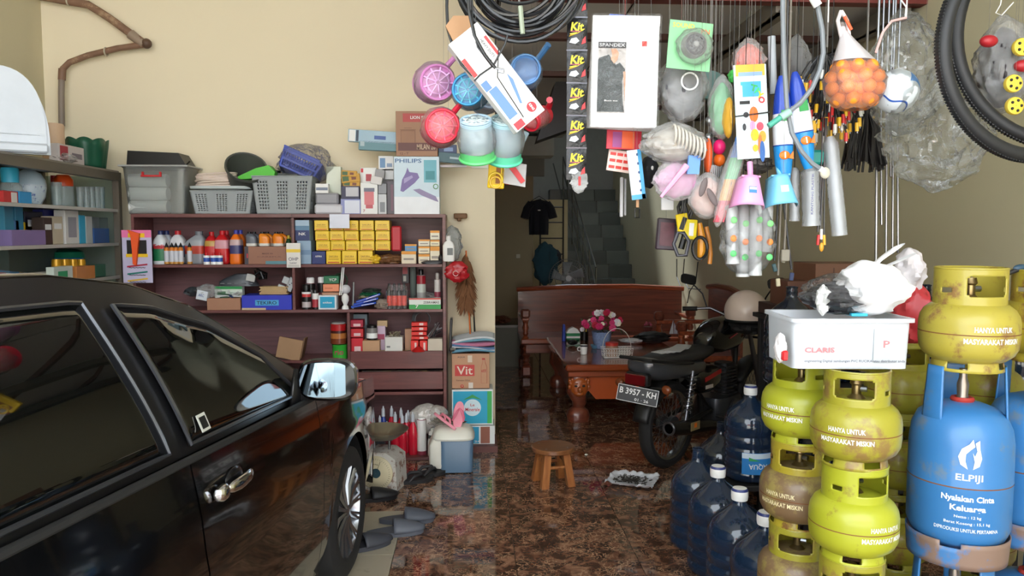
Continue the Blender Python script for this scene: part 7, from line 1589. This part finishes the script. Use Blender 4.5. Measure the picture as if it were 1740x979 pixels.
# envelopes etc
e = thing('envelope_pack', 'red and orange paper envelope pack under the shirt packs', 'packet', P(1060, 238, 2.7), rot=(0, R(2), R(3)))
we, he = S(60, 2.7), S(32, 2.7); g = G(); g.box((0, 0, 0), (we, .008, he), mat((196, 36, 60), .4), .001).box((-we*.2, -.0045, 0), (we*.26, .001, he*.8), mat((150, 60, 130), .4), 0).box((we*.12, -.0048, 0), (we*.36, .001, he*.9), mat((236, 96, 40), .4), 0); g.build('envelopes', e); attach(e, 1062, 222, 2.7)
e = thing('candy_strip_pack', 'red and white striped packet below the red envelopes', 'packet', P(1052, 274, 2.72), rot=(0, R(8), 0)); g = G(); g.box((0, 0, 0), (S(40, 2.72), .008, S(36, 2.72)), mat((226, 200, 190), .4), .001)
for i in range(3):
    for j in range(3): g.box((S(-12+12*i, 2.72), -.0046, S(-11+11*j, 2.72)), (S(10, 2.72), .001, S(5, 2.72)), mat((206, 50, 40), .4), 0)
g.build('packet_sheet', e); attach(e, 1050, 258, 2.72)
e = thing('incense_pack', 'long narrow blue and white pack hanging with a black-handled key', 'packet', P(1081, 297, 2.62), rot=(0, R(-7), 0)); we, he = S(24, 2.62), S(84, 2.62); g = G(); g.box((0, 0, 0), (we, .01, he), mat((226, 230, 236), .4), .002).box((we*.36, -.0055, 0), (we*.26, .001, he), mat((60, 150, 200), .4), 0).box((0, -.0055, -he*.45), (we, .001, he*.1), mat((60, 150, 200), .4), 0)
for k in range(5): g.ball((we*.2, -.005, he*(.4-.18*k)), (.004, .002, .005), mat((60, 80, 120), .5), 8, 5)
g.build('packet_sheet', e); attach(e, 1076, 256, 2.62)
g = G(); g.box((0, 0, .02), (.01, .006, .03), TAN, .001); g.tube([(-.008, 0, 0), (-.008, 0, -.03), (.008, 0, -.03), (.008, 0, 0)], .003, BLACK, 6, closed=True); put(g, 'paint_brush_end', 'small wooden handle with black loop under the blue and white pack', 'handle', 1083, 355, 2.63, hang=(1081, 338))
put(G().box((0, 0, 0), (.012, .012, .15), mat((196, 196, 200), .4), .002).box((.014, 0, 0), (.008, .012, .14), mat((150, 150, 154), .4), .002), 'white_rod_pair', 'two pale narrow rods left of the blue and white pack', 'rods', 1056, 335, 2.9, hang=(1056, 300))
g = G(); blob(g, (0, 0, 0), (S(14, 2.85), .05, S(28, 2.85)), mat((24, 25, 30), .7), .2, 3); g.ball((0, -.052, .01), (.005, .003, .008), WHITE, 8, 5); put(g, 'baseball_hat', 'black fabric cap hanging behind the blue and white pack', 'cap', 1103, 292, 2.85, hang=(1103, 270))
# pink pack with knife
o = bag('pink_brush_pack', 'pink and lilac plastic pack with a long pink handle across it', 1150, 306, 38, 36, 2.55, mat((196, 130, 176), .35, 0, .4, 10), ry=.03, seed=9, hang=(1160, 276))
g = G(); L1 = P(1123, 335, 2.49)-o.location; L2 = P(1167, 281, 2.49)-o.location; g.tube([L1, L1.lerp(L2, .5), L2], [.005, .009, .011], mat((232, 160, 200), .35), 8); g.build('handle', o)
put(G().prism([(-.02, -.03), (.02, -.03), (.025, .03), (-.015, .03)], 0, .01, mat((90, 140, 220), .4)), 'blue_clip', 'small blue clip in the pink pack', 'clip', 1178, 280, 2.5, hang=(1178, 270))
put(G().box((0, 0, 0), (.045, .012, .05), mat((216, 216, 218), .4), .003), 'white_pack', 'small white ribbed pack under the pink pack', 'packet', 1134, 345, 2.7, hang=(1134, 330))
g = G(); [g.tube([(random.uniform(-.03, .03), random.uniform(-.01, .01), .06), (random.uniform(-.04, .04), 0, 0), (random.uniform(-.03, .03), 0, -.07)], .006, BLACK, 6) for _ in range(7)]; put(g, 'black_straps', 'bundle of black straps behind the yellow tools', 'straps', 1163, 352, 2.75, hang=(1163, 330))
g = G(); g.box((0, 0, 0), (S(34, 2.8), .02, S(54, 2.8)), mat((56, 44, 54), .4, 0, .4, 30), .004); g.box((0, -.011, 0), (S(24, 2.8), .001, S(40, 2.8)), mat((90, 50, 60), .4, 0, .5, 50), 0); g.tube([(.06, 0, .06), (.07, 0, 0), (.06, 0, -.05)], .012, BLACK, 8); put(g, 'dark_blister_pack', 'dark maroon blister pack hanging left of the yellow tools', 'packet', 1132, 398, 2.8, (0, R(4), 0), hang=(1132, 372))
for k, (px, py, ry_, l) in enumerate(((1160, 380, -10, 'yellow packaged tool at the left of the cluster'), (1174, 390, 4, 'yellow card in the middle of the tool cluster'), (1190, 412, -3, 'amber curved tool handle right in the cluster'), (1204, 418, -8, 'thin amber tool at the right end of the cluster'))):
    g = G(); c_ = ((236, 206, 20), (242, 220, 30), (226, 150, 24), (206, 130, 40))[k]
    if k < 2: g.box((0, 0, 0), (S(20, 2.72), .012, S(34, 2.72)), mat(c_, .4), .003); g.box((0, -.0065, -.0), (S(8, 2.72), .001, S(22, 2.72)), BLACK if k == 0 else WHITE, 0, rot=(0, .5*(1-k), 0))
    else: g.tube([(0, 0, .07), (.006, 0, .02), (.004, 0, -.03), (-.004, 0, -.065)], [.008, .014 if k == 2 else .007, .016 if k == 2 else .008, .008], mat(c_, .35), 8)
    put(g, 'hand_tool', l, 'tool', px, py, 2.72, (0, R(ry_), 0), group='yellow hanging tools', hang=(px, py-18))
g = G(); g.tube([(-.03, 0, .03), (-.045, 0, -.01), (-.03, 0, -.05), (.0, 0, -.05), (.01, 0, 0), (-.01, 0, .03)], .007, mat((50, 50, 58), .4), 8, closed=True); g.torus((.05, .0, -.025), .026, .006, BLACK, 20, 6, axis='Y', sy=1.5); put(g, 'grip_loops', 'dark grip loops in front of the yellow tools', 'handles', 1166, 410, 2.68, hang=(1163, 398))
# silver, flesh bag, straws, spoons
bag('pink_pouch', 'dusty pink fabric pouch in clear film with dark leaf-shaped tag', 1203, 335, 34, 38, 2.55, mat((206, 168, 158), .6), ry=.04, seed=3, amp=.15, hang=(1205, 300))
for k, (px, py, a_) in enumerate(((1195, 318, .3), (1210, 335, -.5))): g = G(); g.ball((0, 0, 0), (S(6, 2.5), .004, S(17, 2.5)), mat((96, 84, 84), .5)); put(g, 'leaf_tag', ('left', 'right')[k]+' dark leaf-shaped tag on the pink pouch', 'tag', px, py, 2.485, (0, a_, 0), group='leaf tags', hang=(px, py-14))
for k, (px, py, c_, rx_, rz_, l) in enumerate(((1203, 265, (240, 100, 50), 7, 30, 'long orange plastic scoop'), (1222, 250, (226, 30, 110), 11, 13, 'magenta round cup'), (1222, 272, (236, 110, 30), 10, 11, 'small orange round cup'), (1213, 245, (60, 56, 60), 9, 12, 'dark grey round cup'))):
    g = G(); g.ball((0, 0, 0), (S(rx_, 2.6), .025, S(rz_, 2.6)), mat(c_, .35), 18, 12); put(g, 'plastic_scoop', l+' hanging under the green bag', 'scoop', px, py, 2.6+.01*k, hang=(px, py-rz_+2))
g = G(); [g.cyl((.006*k-.02, 0, .035), (.007*k-.022, 0, -.035), .003, STEEL, 5) for k in range(7)]; put(g, 'steel_cutlery', 'bundle of steel cutlery below the orange scoops', 'cutlery', 1218, 298, 2.62, hang=(1218, 285))
g = G()
for k in range(16):
    a = random.uniform(-.02, .02); cs = [(60, 120, 200), (60, 180, 110), (220, 160, 60), (206, 60, 80)]
    p0, p1 = Vector((.04+a, random.uniform(-.015, .015), .14)), Vector((-.035+a*.7, random.uniform(-.015, .015), -.14))
    for j in range(4): g.cyl(p0.lerp(p1, j/4), p0.lerp(p1, (j+1)/4), .0035, mat(cs[j], .35), 5)
o = put(g, 'straw_bundle', 'diagonal bundle of rainbow straws in clear film left of the pink dustpan', 'straws', 1240, 305, 2.5, hang=(1252, 248)); f_ = G(); blob(f_, (0, 0, 0), (.03, .03, .16), FILM, .15, 3, seed=3); q = f_.build('film', o, (0, 0, 0), (0, R(15), 0))
# green-yellow bag, orange bag
bag('green_yellow_bag', 'green and mustard plastic bag left of the toy card', 1226, 185, 22, 52, 2.6, mat((70, 186, 120), .3), ry=.05, seed=14, amp=.2)
g = G(); blob(g, (0, 0, 0), (S(9, 2.55), .03, S(34, 2.55)), mat((222, 170, 60), .35), .2, 3, seed=3); put(g, 'mustard_pack', 'mustard pack inside the right side of the green bag', 'packet', 1238, 200, 2.55, hang=(1238, 170))
bag('orange_bag', 'coral orange plastic bag folded above the toy card', 1272, 105, 26, 36, 2.62, mat((236, 96, 70), .35), ry=.05, seed=11, amp=.3)
g = G(); blob(g, (0, 0, 0), (S(8, 2.6), .02, S(12, 2.6)), mat((60, 170, 70), .4), .3, 3); put(g, 'green_wrapper', 'small green wrapper beneath the coral bag', 'packet', 1246, 130, 2.6, hang=(1246, 120))
tc_ = thing('toy_card', 'tall printed toy card with colourful cartoon shapes and lettering', 'card', P(1277, 190, 2.45), rot=(0, R(-4), R(4))); w1, h1 = S(60, 2.45), S(158, 2.45)
g = G(); g.box((0, 0, 0), (w1*.96, .004, h1), mat((206, 222, 230), .4), .001); g.box((0, -.0024, h1*.44), (w1*.86, .001, h1*.12), mat((206, 170, 60), .4), 0).box((0, -.003, h1*.40), (w1*.7, .001, h1*.04), mat((130, 160, 210), .4), 0)
g.box((-w1*.36, -.003, h1*.21), (w1*.2, .001, h1*.14), WHITE, 0).box((-w1*.2, -.003, h1*.1), (w1*.3, .001, h1*.035), BLACK, 0).box((0, -.0027, h1*.24), (w1*.6, .001, h1*.16), mat((60, 160, 200), .4), 0)
for ch, c_, x, z, a_ in (('T', (40, 170, 80), .08, .25, -.3), ('A', (60, 190, 120), .2, .22, -.3), ('Y', (240, 200, 40), .26, .17, -.5), ('O', (220, 50, 50), .3, .12, -.5)): g.text(ch, w1*.2, h1*.07, mat(c_, .4), (w1*x, -.0042, h1*z), rot=a_, bold=.04)
for k, (x, z, c_, a, b) in enumerate(((.05, -.03, (236, 110, 40), .22, .05), (-.18, -.03, (40, 40, 44), .08, .03), (.0, -.15, (236, 150, 190), .14, .03), (.22, -.16, (220, 80, 100), .12, .04), (.05, -.25, (246, 190, 40), .17, .045), (.28, -.27, (236, 160, 60), .16, .04), (-.25, -.16, (50, 50, 54), .1, .02), (.2, -.36, (220, 120, 60), .3, .025), (.25, -.43, (50, 100, 170), .3, .03), (.05, -.39, (246, 180, 40), .1, .03))):
    g.T = Matrix.Translation((w1*x, -.0032-.0003*k, h1*z)); g.lathe([(.001, -.0006), (1*w1*a, -.0006), (w1*a, .0004)], mat(c_, .4), 16, axis='Y', sy=h1*b/(w1*a)) ; g.T = Matrix()
g.build('card', tc_); attach(tc_, 1275, 113, 2.45)
G().box((0, -.006, h1*-.03), (w1*1.05, .002, .004), BLACK, 0, rot=(0, R(-4), 0)).build('elastic_band', tc_)
g = G(); blob(g, (0, 0, 0), (S(24, 2.6), .03, S(16, 2.6)), mat((90, 84, 80), .25, .3, .5, 40, bump=.8), .4, 4, seed=2); put(g, 'foil_bag', 'crumpled dark metallic bag just above the pink dustpan', 'bag', 1287, 280, 2.6, hang=(1287, 268))
# dustpans
def dpan(px, py, c, l, Y, lab, a_):
    o = thing('dustpan', l, 'dustpan', P(px, py, Y), rot=(R(-12), a_, 0), group='hanging dustpans'); m = mat(c, .35)
    w1, h1 = S(60, Y), S(52, Y)
    def fn(u, v): return ((u-.5)*w1*(.55+.45*(1-v)), .012*math.cos((u-.5)*PI)*-1-.0+.05*abs(2*u-1)**6, -h1/2+h1*v)
    G().grid(fn, 22, 8, m).build('pan', o, solid=.004)
    G().box((0, .03, h1*.5), (w1*.55, .06, .006), m, .002).build('top_wall', o)
    G().cyl((0, .01, h1*.5), (0, .015, h1*.5+.05), .009, m, 10).build('handle', o)
    G().box((0, -.0135, .0), (w1*.22, .002, h1*.22), lab, 0).box((0, -.015, .004), (w1*.2, .001, h1*.08), WHITE, 0).build('sticker', o); attach(o, px, py-26, Y)
dpan(1277, 324, (226, 158, 206), 'pink plastic dustpan with blue sticker', 2.42, mat((50, 120, 190), .4), R(3))
dpan(1331, 322, (116, 190, 222), 'light blue plastic dustpan with round sticker', 2.47, mat((220, 200, 200), .4), R(-5))
# goggles/aqua toys
for k, (px, py, l) in enumerate(((1330, 225, 'left blue and white fish-printed plastic toy pack'), (1362, 205, 'right blue and white fish-printed plastic toy pack'))):
    o = thing('fish_toy_pack', l, 'toy', P(px, py, 2.5), rot=(0, R(-3-7*k), 0), group='fish toy packs'); a = S(17, 2.5); H_ = S(95-12*k, 2.5)
    g = G(); 
    def fn(u, v):
        t = 2*PI*u; w_ = math.sin(PI*min(.98, v*.93+.05))**.5; return (a*w_*math.cos(t), .03*w_*math.sin(t)*(1+.1*noise.noise(Vector((u*9, v*9, k)))), -H_+2*H_*v)
    for v0, v1, c_ in ((0, .38, (36, 140, 210)), (.38, .66, (226, 230, 236)), (.66, 1, (30, 64, 170))):
        g.grid(lambda u, v: fn(u, v0+(v1-v0)*v), 20, 8, mat(c_, .25, 0, .2, 20), cu=True)
    g.build('pack_body', o); G().tube([fn(i/20, .38) for i in range(20)], .002, mat((20, 70, 160), .4), 5, closed=True).build('wave_line', o)
    f_ = G(); f_.ball((0, 0, 0), (.018, .005, .014), ORNG, 12, 8).prism([(.012, -.01), (.028, .012), (.028, -.014)], -.004, .002, ORNG).box((0, -.005, 0), (.004, .003, .02), WHITE, 0); f_.build('fish_picture', o, (-.008, -.03, -H_*.42)); g = G(); g.box((0, -.03, H_*.28), (.03, .003, .035), mat((40, 150, 70), .4), .001); g.build('green_patch', o); attach(o, px, py-90+12*k, 2.5)
put(G().box((0, 0, 0), (.09, .04, .05), mat((20, 130, 120), .4), .01), 'teal_pack', 'teal pack behind the fish toy packs', 'packet', 1385, 268, 2.62, hang=(1385, 258))
# hoses
HG = mat((120, 126, 132), .4)
hz = thing('shower_hose', 'grey hose hanging in a long curve with green tap fitting', 'hose', (0, 0, 0))
G().tube([P(a, b, 2.3) for a, b in [(1388, -60), (1389, 10), (1397, 50), (1399, 90), (1393, 120), (1380, 150), (1360, 175), (1341, 190)]], .0075, HG, 8).build('hose', hz)
G().tube([P(a, b, 2.32) for a, b in [(1330, -60), (1330, 20), (1332, 100), (1337, 180), (1345, 225), (1362, 257), (1380, 278), (1395, 288)]], .0075, HG, 8).build('hose', hz)
g = G(); g.cyl(P(1342, 190, 2.3), P(1326, 200, 2.3), .012, mat((150, 190, 176), .4), 12); g.cyl(P(1326, 200, 2.3), P(1306, 214, 2.3), .009, mat((70, 160, 140), .4), 12); g.build('hose_fitting', hz)['label'] = 'green and white hose fitting'
g = G(); g.cyl(P(1393, 286, 2.32), P(1400, 292, 2.32), .009, WHITE, 12); g.ball(P(1402, 294, 2.32), (.016, .008, .018), mat((190, 186, 170), .4), 14, 8); g.build('end_fitting', hz)
G().tube([P(1388, -60, 2.3), P(1388, -60, 2.3)+Vector((0, 0, .2))], .0075, HG, 8).build('hose', hz); G().cyl(P(1381, -5, 2.29), P(1390, 10, 2.29), .013, WHITE, 12).build('clamp', hz)
g = G(); g.cyl(P(1311, 62, 2.6), P(1314, 160, 2.6), .013, mat((160, 166, 172), .4), 12); tag(g.build('grey_tube'), 'thick grey tube hanging in film left of the long hose', 'tube'); o = bpy.data.objects[-1] if False else None
bag('clear_bag', 'clear grey bag behind the hoses', 1352, 110, 24, 45, 2.75, None, film(.3, (190, 190, 190)), ry=.04, seed=8)
# AV connectors
av = thing('connector_cable_bunch', 'bunch of black cables with red white and yellow plugs', 'cables', P(1408, 165, 2.65))
tips = []
for k in range(165):
    x = random.uniform(-.115, .10); z = random.choice([-.12, -.06, -.0, .05])+random.uniform(-.04, .03)-.2*max(0, .02-x if 0 else 0); tips.append((x, random.uniform(-.05, .03), z))
g = G()
for x, y, z in tips: g.tube([(x*.2-.02, y*.3, .14), (x*.7, y, z+.07), (x, y, z+.02)], .0028, CAB, 4)
g.build('cords', av)['kind'] = 'stuff'
for cc, l in (((206, 40, 40), 'red'), ((236, 236, 230), 'white'), ((240, 190, 40), 'yellow')):
    g = G(); i0 = ('red', 'white', 'yellow').index(l)
    for x, y, z in tips[i0::3]: g.cyl((x, y, z+.02), (x*1.02, y, z-.010), .0065, mat(cc, .35), 6); g.cyl((x*1.02, y, z-.008), (x*1.03, y, z-.016), .0028, STEEL, 5)
    o = g.build('plugs', av); o['label'] = l+' plugs'; o['kind'] = 'stuff'
attach(av, 1405, 80, 2.65, r=.004)
g = G()
for (x0, x1, z) in ((0, .005, .0), (.006, -.004, .02), (-.008, -.01, .01)): g.tube([(x0, 0, .30), (x1, 0, .05), (x1*1.5, 0, -.10+z)], .003, CAB, 5)
for k, cc in enumerate(((206, 40, 40), (236, 236, 230), (230, 170, 40))): g.cyl((-.012+.01*k, 0, -.10+.02*(k % 2)), (-.014+.012*k, 0, -.135+.02*(k % 2)), .005, mat(cc, .35), 6)
put(g, 'plug_cable', 'single cable with red white and amber plugs hanging below the bunch', 'cable', 1398, 350, 2.6, hang=(1398, 200))
put(G().ball((0, 0, 0), (.008, .006, .016), mat((226, 160, 50), .4), 10, 8), 'amber_plug', 'tiny amber plug hanging lowest under the plug cable', 'plug', 1396, 420, 2.6, hang=(1396, 412))
# orange balls
ob = thing('ball_bag', 'white-topped net bag full of small orange balls', 'bag', P(1452, 140, 2.4), )
OB = mat((244, 150, 44), .4); n_ = 0; RB = S(11.5, 2.4)
pos = []
for z in (-.055, -.02, .015, .045):
    for a in range(7):
        for rr in (.065, .03):
            t = 2*PI*a/7+z*20; k_ = math.sqrt(max(.05, 1-((z+.005)/.075)**2)); pos.append((rr*k_*1.15*math.cos(t), rr*k_*.9*math.sin(t), z))
proto = None
for p in pos:
    if proto is None: proto = G().ball((0, 0, 0), RB, OB, 14, 10).build('ball', ob, p)
    else: q = proto.copy(); COL.objects.link(q); q.location = p
g = G()
def fn(u, v):
    t = 2*PI*u; zz = -.085+.27*v; rr = .095*math.sqrt(max(.02, 1-((zz+.005)/.09)**2)) if zz < .0 else .095*(1-min(1, zz/.16))**1.1+.008+.003*math.sin(8*t)*(1-v)*(zz > 0); return (rr*1.02*math.cos(t)-max(0, zz-.05)*.35, rr*.85*math.sin(t), zz)
g.grid(fn, 30, 26, film(.10, (250, 240, 235), .3, .2), cu=True); g.build('bag_film', ob)
g = G(); g.grid(lambda u, v: (lambda q: (q[0]*1.03, q[1]*1.06, q[2]))(fn(u, .55+.40*v)), 30, 10, film(.6, (236, 232, 236), .4, .5), cu=True); g.build('bag_neck', ob); g = G(); 
for s in (-1, 1): g.tube([(-.03+s*.012, 0, .12), (-.045+s*.015, 0, .19), (-.05, 0, .22)], .006, mat((230, 220, 220), .4), 6)
g.tube([(-.02, -.01, .16), (-.045, -.012, .2)], .005, mat((236, 90, 40), .4), 6); g.build('bag_handles', ob); attach(ob, 1407, 38, 2.4, WHITE, .002)
# ball
bl = thing('play_ball', 'white and blue plastic ball in a clear bag', 'ball', P(1522, 155, 2.45)); RB = S(37, 2.45)
g = G(); g.ball((0, 0, 0), RB, mat((222, 230, 236), .35), 32, 20); g.build('ball_body', bl)
def sp_(u, v, a0, a1, b0, b1): a = a0+(a1-a0)*u; b = b0+(b1-b0)*v+.12*math.sin(a*4); rr = RB*1.006; return (rr*math.cos(b)*math.sin(a), -rr*math.cos(b)*math.cos(a), rr*math.sin(b))
g = G(); g.grid(lambda u, v: sp_(u, v, .0, 1.6, .35, 1.2), 16, 8, mat((40, 130, 206), .35)); g.grid(lambda u, v: sp_(u, v, -1.4, 1.4, -.75, -.66), 24, 2, mat((40, 90, 180), .35)); g.build('blue_print', bl, rot=(0, R(25), 0)); attach(bl, 1540, 30, 2.45, WHITE, .002)
o = bag('crumpled_clear_bag', 'large crumpled clear plastic bag around the ball and hanging far below it', 1535, 130, 58, 100, 2.48, None, film(.05, (240, 241, 240), .08, .6, 16), ry=.1, amp=.45, fr=3.4, seed=17, n=50, tie=False)
attach(o, 1540, 32, 2.48, WHITE, .002)
bag('crumpled_clear_bag', 'second large crumpled clear bag hanging lower behind the front tyre', 1590, 225, 80, 98, 2.56, None, film(.05, (240, 241, 240), .08, .6, 16), ry=.1, amp=.5, fr=3.2, seed=27, n=54, hang=(1570, 140))
g = G(); g.tube([P(a, b, 2.44) for a, b in [(1540, 30), (1515, 36), (1500, 55), (1488, 90)]], .004, mat((226, 180, 176), .5), 6); tag(g.build('pink_ribbon'), 'pale pink ribbon handle of the ball bag', 'ribbon')
g = G(); g.tube([P(a, b, 2.45) for a, b in [(1528, -60), (1531, 0), (1540, 12), (1538, 30)]], .0025, WHITE, 5); tag(g.build('wire_hook'), 'white wire hook above the ball bag', 'hook')
# tyres
TYM = mat((30, 31, 34), .5, 0, .1, 9)
def tyre(cx_, cy_, rp, Y, l, rz):
    o = thing('bicycle_tyre', l, 'tyre', P(cx_, cy_, Y), rz, group='bicycle tyres'); R_ = S(rp, Y)
    G().tube([(R_*math.cos(2*PI*i/72), 0, R_*math.sin(2*PI*i/72)) for i in range(72)], .022, TYM, 12, closed=True).build('casing', o)
    g = G()
    for i in range(220):
        a = 2*PI*i/220; g.box(((R_+.0208)*math.cos(a), 0, (R_+.0208)*math.sin(a)), (.0036, .020, .006), TYM, 0, rot=(0, -a, 0))
    q = g.build('tread', o); q['kind'] = 'stuff'; G().cyl((0, 0, R_), (0, 0, RZ-o.location.z), .003, DARK, 5).build('string', o) if R_ < RZ-o.location.z else None
tyre(1766, 82, 184, 2.25, 'front thin black bicycle tyre hanging at the right edge', R(6))
tyre(1830, 50, 196, 2.40, 'second black bicycle tyre behind the front one', R(-10))
# black bag with wheels
bag('black_toy_bag', 'clear bag with black and dark red toys behind the tyres', 1705, 115, 42, 80, 2.6, mat((40, 34, 38), .35, 0, .5, 8), ry=.09, seed=22, amp=.35, hang=(1700, 25))
for k, (px, py) in enumerate(((1736, 80), (1722, 142), (1724, 180))):
    g = G(); g.lathe([(.001, -.008), (.012, -.01), (.028, -.006), (.03, .0), (.028, .01)], mat((226, 196, 70), .4), 22, axis='Y')
    for j in range(5): a = 2*PI*j/5; g.ball((.017*math.cos(a), -.009, .017*math.sin(a)), .005, DARK, 8, 5)
    put(g, 'yellow_toy_disc', ('uppermost', 'middle', 'lowest')[k]+' yellow toy wheel in the dark toy bag', 'wheel', px, py, 2.48, group='yellow toy wheels', hang=(px, py-12))
for k, (px, py) in enumerate(((1680, 70), (1738, 112))): put(G().ball((0, 0, 0), (.03, .02, .02), mat((170, 30, 40), .4)), 'red_toy', ('left', 'right')[k]+' dark red toy piece in the toy bag', 'toy', px, py, 2.5, group='red toys', hang=(px, py-8))
g = G(); g.tube([P(a, b, 2.5) for a, b in [(1708, -40), (1700, 8), (1692, 22), (1702, 26), (1722, 4)]], .002, WHITE, 5); tag(g.build('wire_hook'), 'white wire hook above the dark toy bag', 'hook')
# black tie bundle
o = thing('black_tie_bunch', 'dense bunch of black straps hanging below the ball', 'straps', P(1470, 235, 2.9)); g = G()
for k in range(70):
    x = random.uniform(-.085, .075); g.tube([(x*.25, random.uniform(-.02, .02), .14), (x*.7, random.uniform(-.03, .03), .03), (x, random.uniform(-.03, .03), -.07-.06*random.random())], .005, mat((30, 26, 26), .4), 4)
g.build('straps', o)['kind'] = 'stuff'; attach(o, 1470, 180, 2.9, r=.004)
# steel rods
for k, (px, y1, w_) in enumerate(((1489, 452, 5), (1497, 382, 4), (1506, 436, 4), (1513, 300, 4), (1517, 432, 4), (1525, 430, 4))):
    g = G(); pts = [P(px, 150, 3.0), P(px+.5, 300, 3.0), P(px+(1 if k % 2 else -.5), y1, 3.0)]; pts = [(pts[0].x, 3.0, RZ)]+pts; g.tube(pts, S(w_/2, 3.0), mat((140, 142, 146), .25, .9), 8)
    tag(g.build('steel_rod'), ('first', 'second', 'third', 'fourth', 'fifth', 'last')[k]+' from the left of the hanging steel conduit rods', 'rod', 'hanging steel rods')
# clear rolls
def roll(px0, py0, px1, py1, rp, Y, l, dens=.3, name='plastic_roll'):
    a, b = P(px0, py0, Y), P(px1, py1, Y); g = G(); d = b-a; pts = [a+d*(i/14) for i in range(15)]
    rs = [S(rp, Y)*(1+.10*noise.noise(Vector((i*1.3, px0, 1)))) for i in range(15)]; rs[0] *= .5; rs[-1] *= 1.05
    g.tube(pts, rs, film(dens, (232, 234, 236), .12, .7, 20), 18, cap=False); g.tube([(p[0], p[1], p[2]) for p in pts], [x*.55 for x in rs], mat((214, 216, 220), .25, bump=.3), 12)
    o = g.build(name); tag(o, l, 'roll', 'hanging clear plastic rolls'); G().cyl(a, (a.x, Y, RZ), .0015, DARK, 5).build('string', o); return o
roll(1350, 285, 1350, 376, 9, 2.66, 'short clear plastic roll behind the light blue dustpan')
o = roll(1376, 285, 1379, 384, 15, 2.62, 'clear plastic roll with small vertical dark lettering')
g = G(); g.text('KANTONG PLASTIK', .14, .008, mat((60, 60, 110), .4), rot=R(90)); q = g.build('lettering', o, P(1374, 330, 2.60)-Vector((0, .03, 0)))
roll(1410, 232, 1427, 400, 13, 2.6, 'long slanting clear plastic roll right of the plug cable')
for k, (x0, x1, y1) in enumerate(((1242, 1246, 448), (1262, 1262, 470), (1285, 1283, 468), (1303, 1300, 428))):
    o = roll(x0, 345, x1, y1, 11, 2.5+.02*(k % 2), ('leftmost', 'second', 'third', 'rightmost')[k]+' of the white printed bag rolls under the dustpans', .5, 'bag_roll')
    for dz, c_ in ((0, (236, 130, 60)), (-.05, (90, 190, 110)), (.06, (120, 200, 120))): G().ball((0, 0, dz), (.011, .003, .011), mat(c_, .5), 10, 6).build('printed_fruit', o, P(x0, 405+6*(k % 2), 2.5)-Vector((0, .027, 0)))
bag('clear_bag', 'loose clear film around the white printed rolls', 1270, 405, 46, 66, 2.52, None, film(.08, (240, 240, 240), .12, .9, 24), ry=.06, amp=.25, seed=33)
# hanging adapter cables
g = G()
for k, (x0, x1, y1, c_) in enumerate(((1322, 1316, 455, (60, 90, 96)), (1327, 1322, 480, (190, 180, 150)), (1331, 1345, 470, (60, 70, 100)), (1336, 1332, 440, (150, 146, 130)))):
    g = G(); g.tube([(P(x0, 300, 2.62).x, 2.62, RZ), P(x0, 340, 2.62), P((x0+x1)/2, 400, 2.62), P(x1, y1-12, 2.62)], .004, mat((120, 112, 100) if k % 2 else (40, 40, 44), .5), 6)
    p = P(x1, y1, 2.62); g.box(p, (.014, .01, .028), mat(c_, .4), .002, rot=(0, .2*(k-1.5), 0)); tag(g.build('adapter_cable'), ('leftmost dark', 'second cream-tipped', 'rightmost blue-tipped', 'third grey')[k]+' adapter cable hanging below the blue dustpan', 'cable', 'adapter cables')
put(G().box((0, 0, 0), (.03, .012, .04), mat((140, 134, 120), .5), .003), 'cable_plug_block', 'beige plug block among the adapter cables', 'plug', 1334, 434, 2.6, hang=(1334, 425))
for o in list(bpy.data.objects):
    if o.type == 'MESH' and o.parent is None and 'label' not in o and 'kind' not in o: print('UNTAGGED', o.name)
print('objects', len(bpy.data.objects))
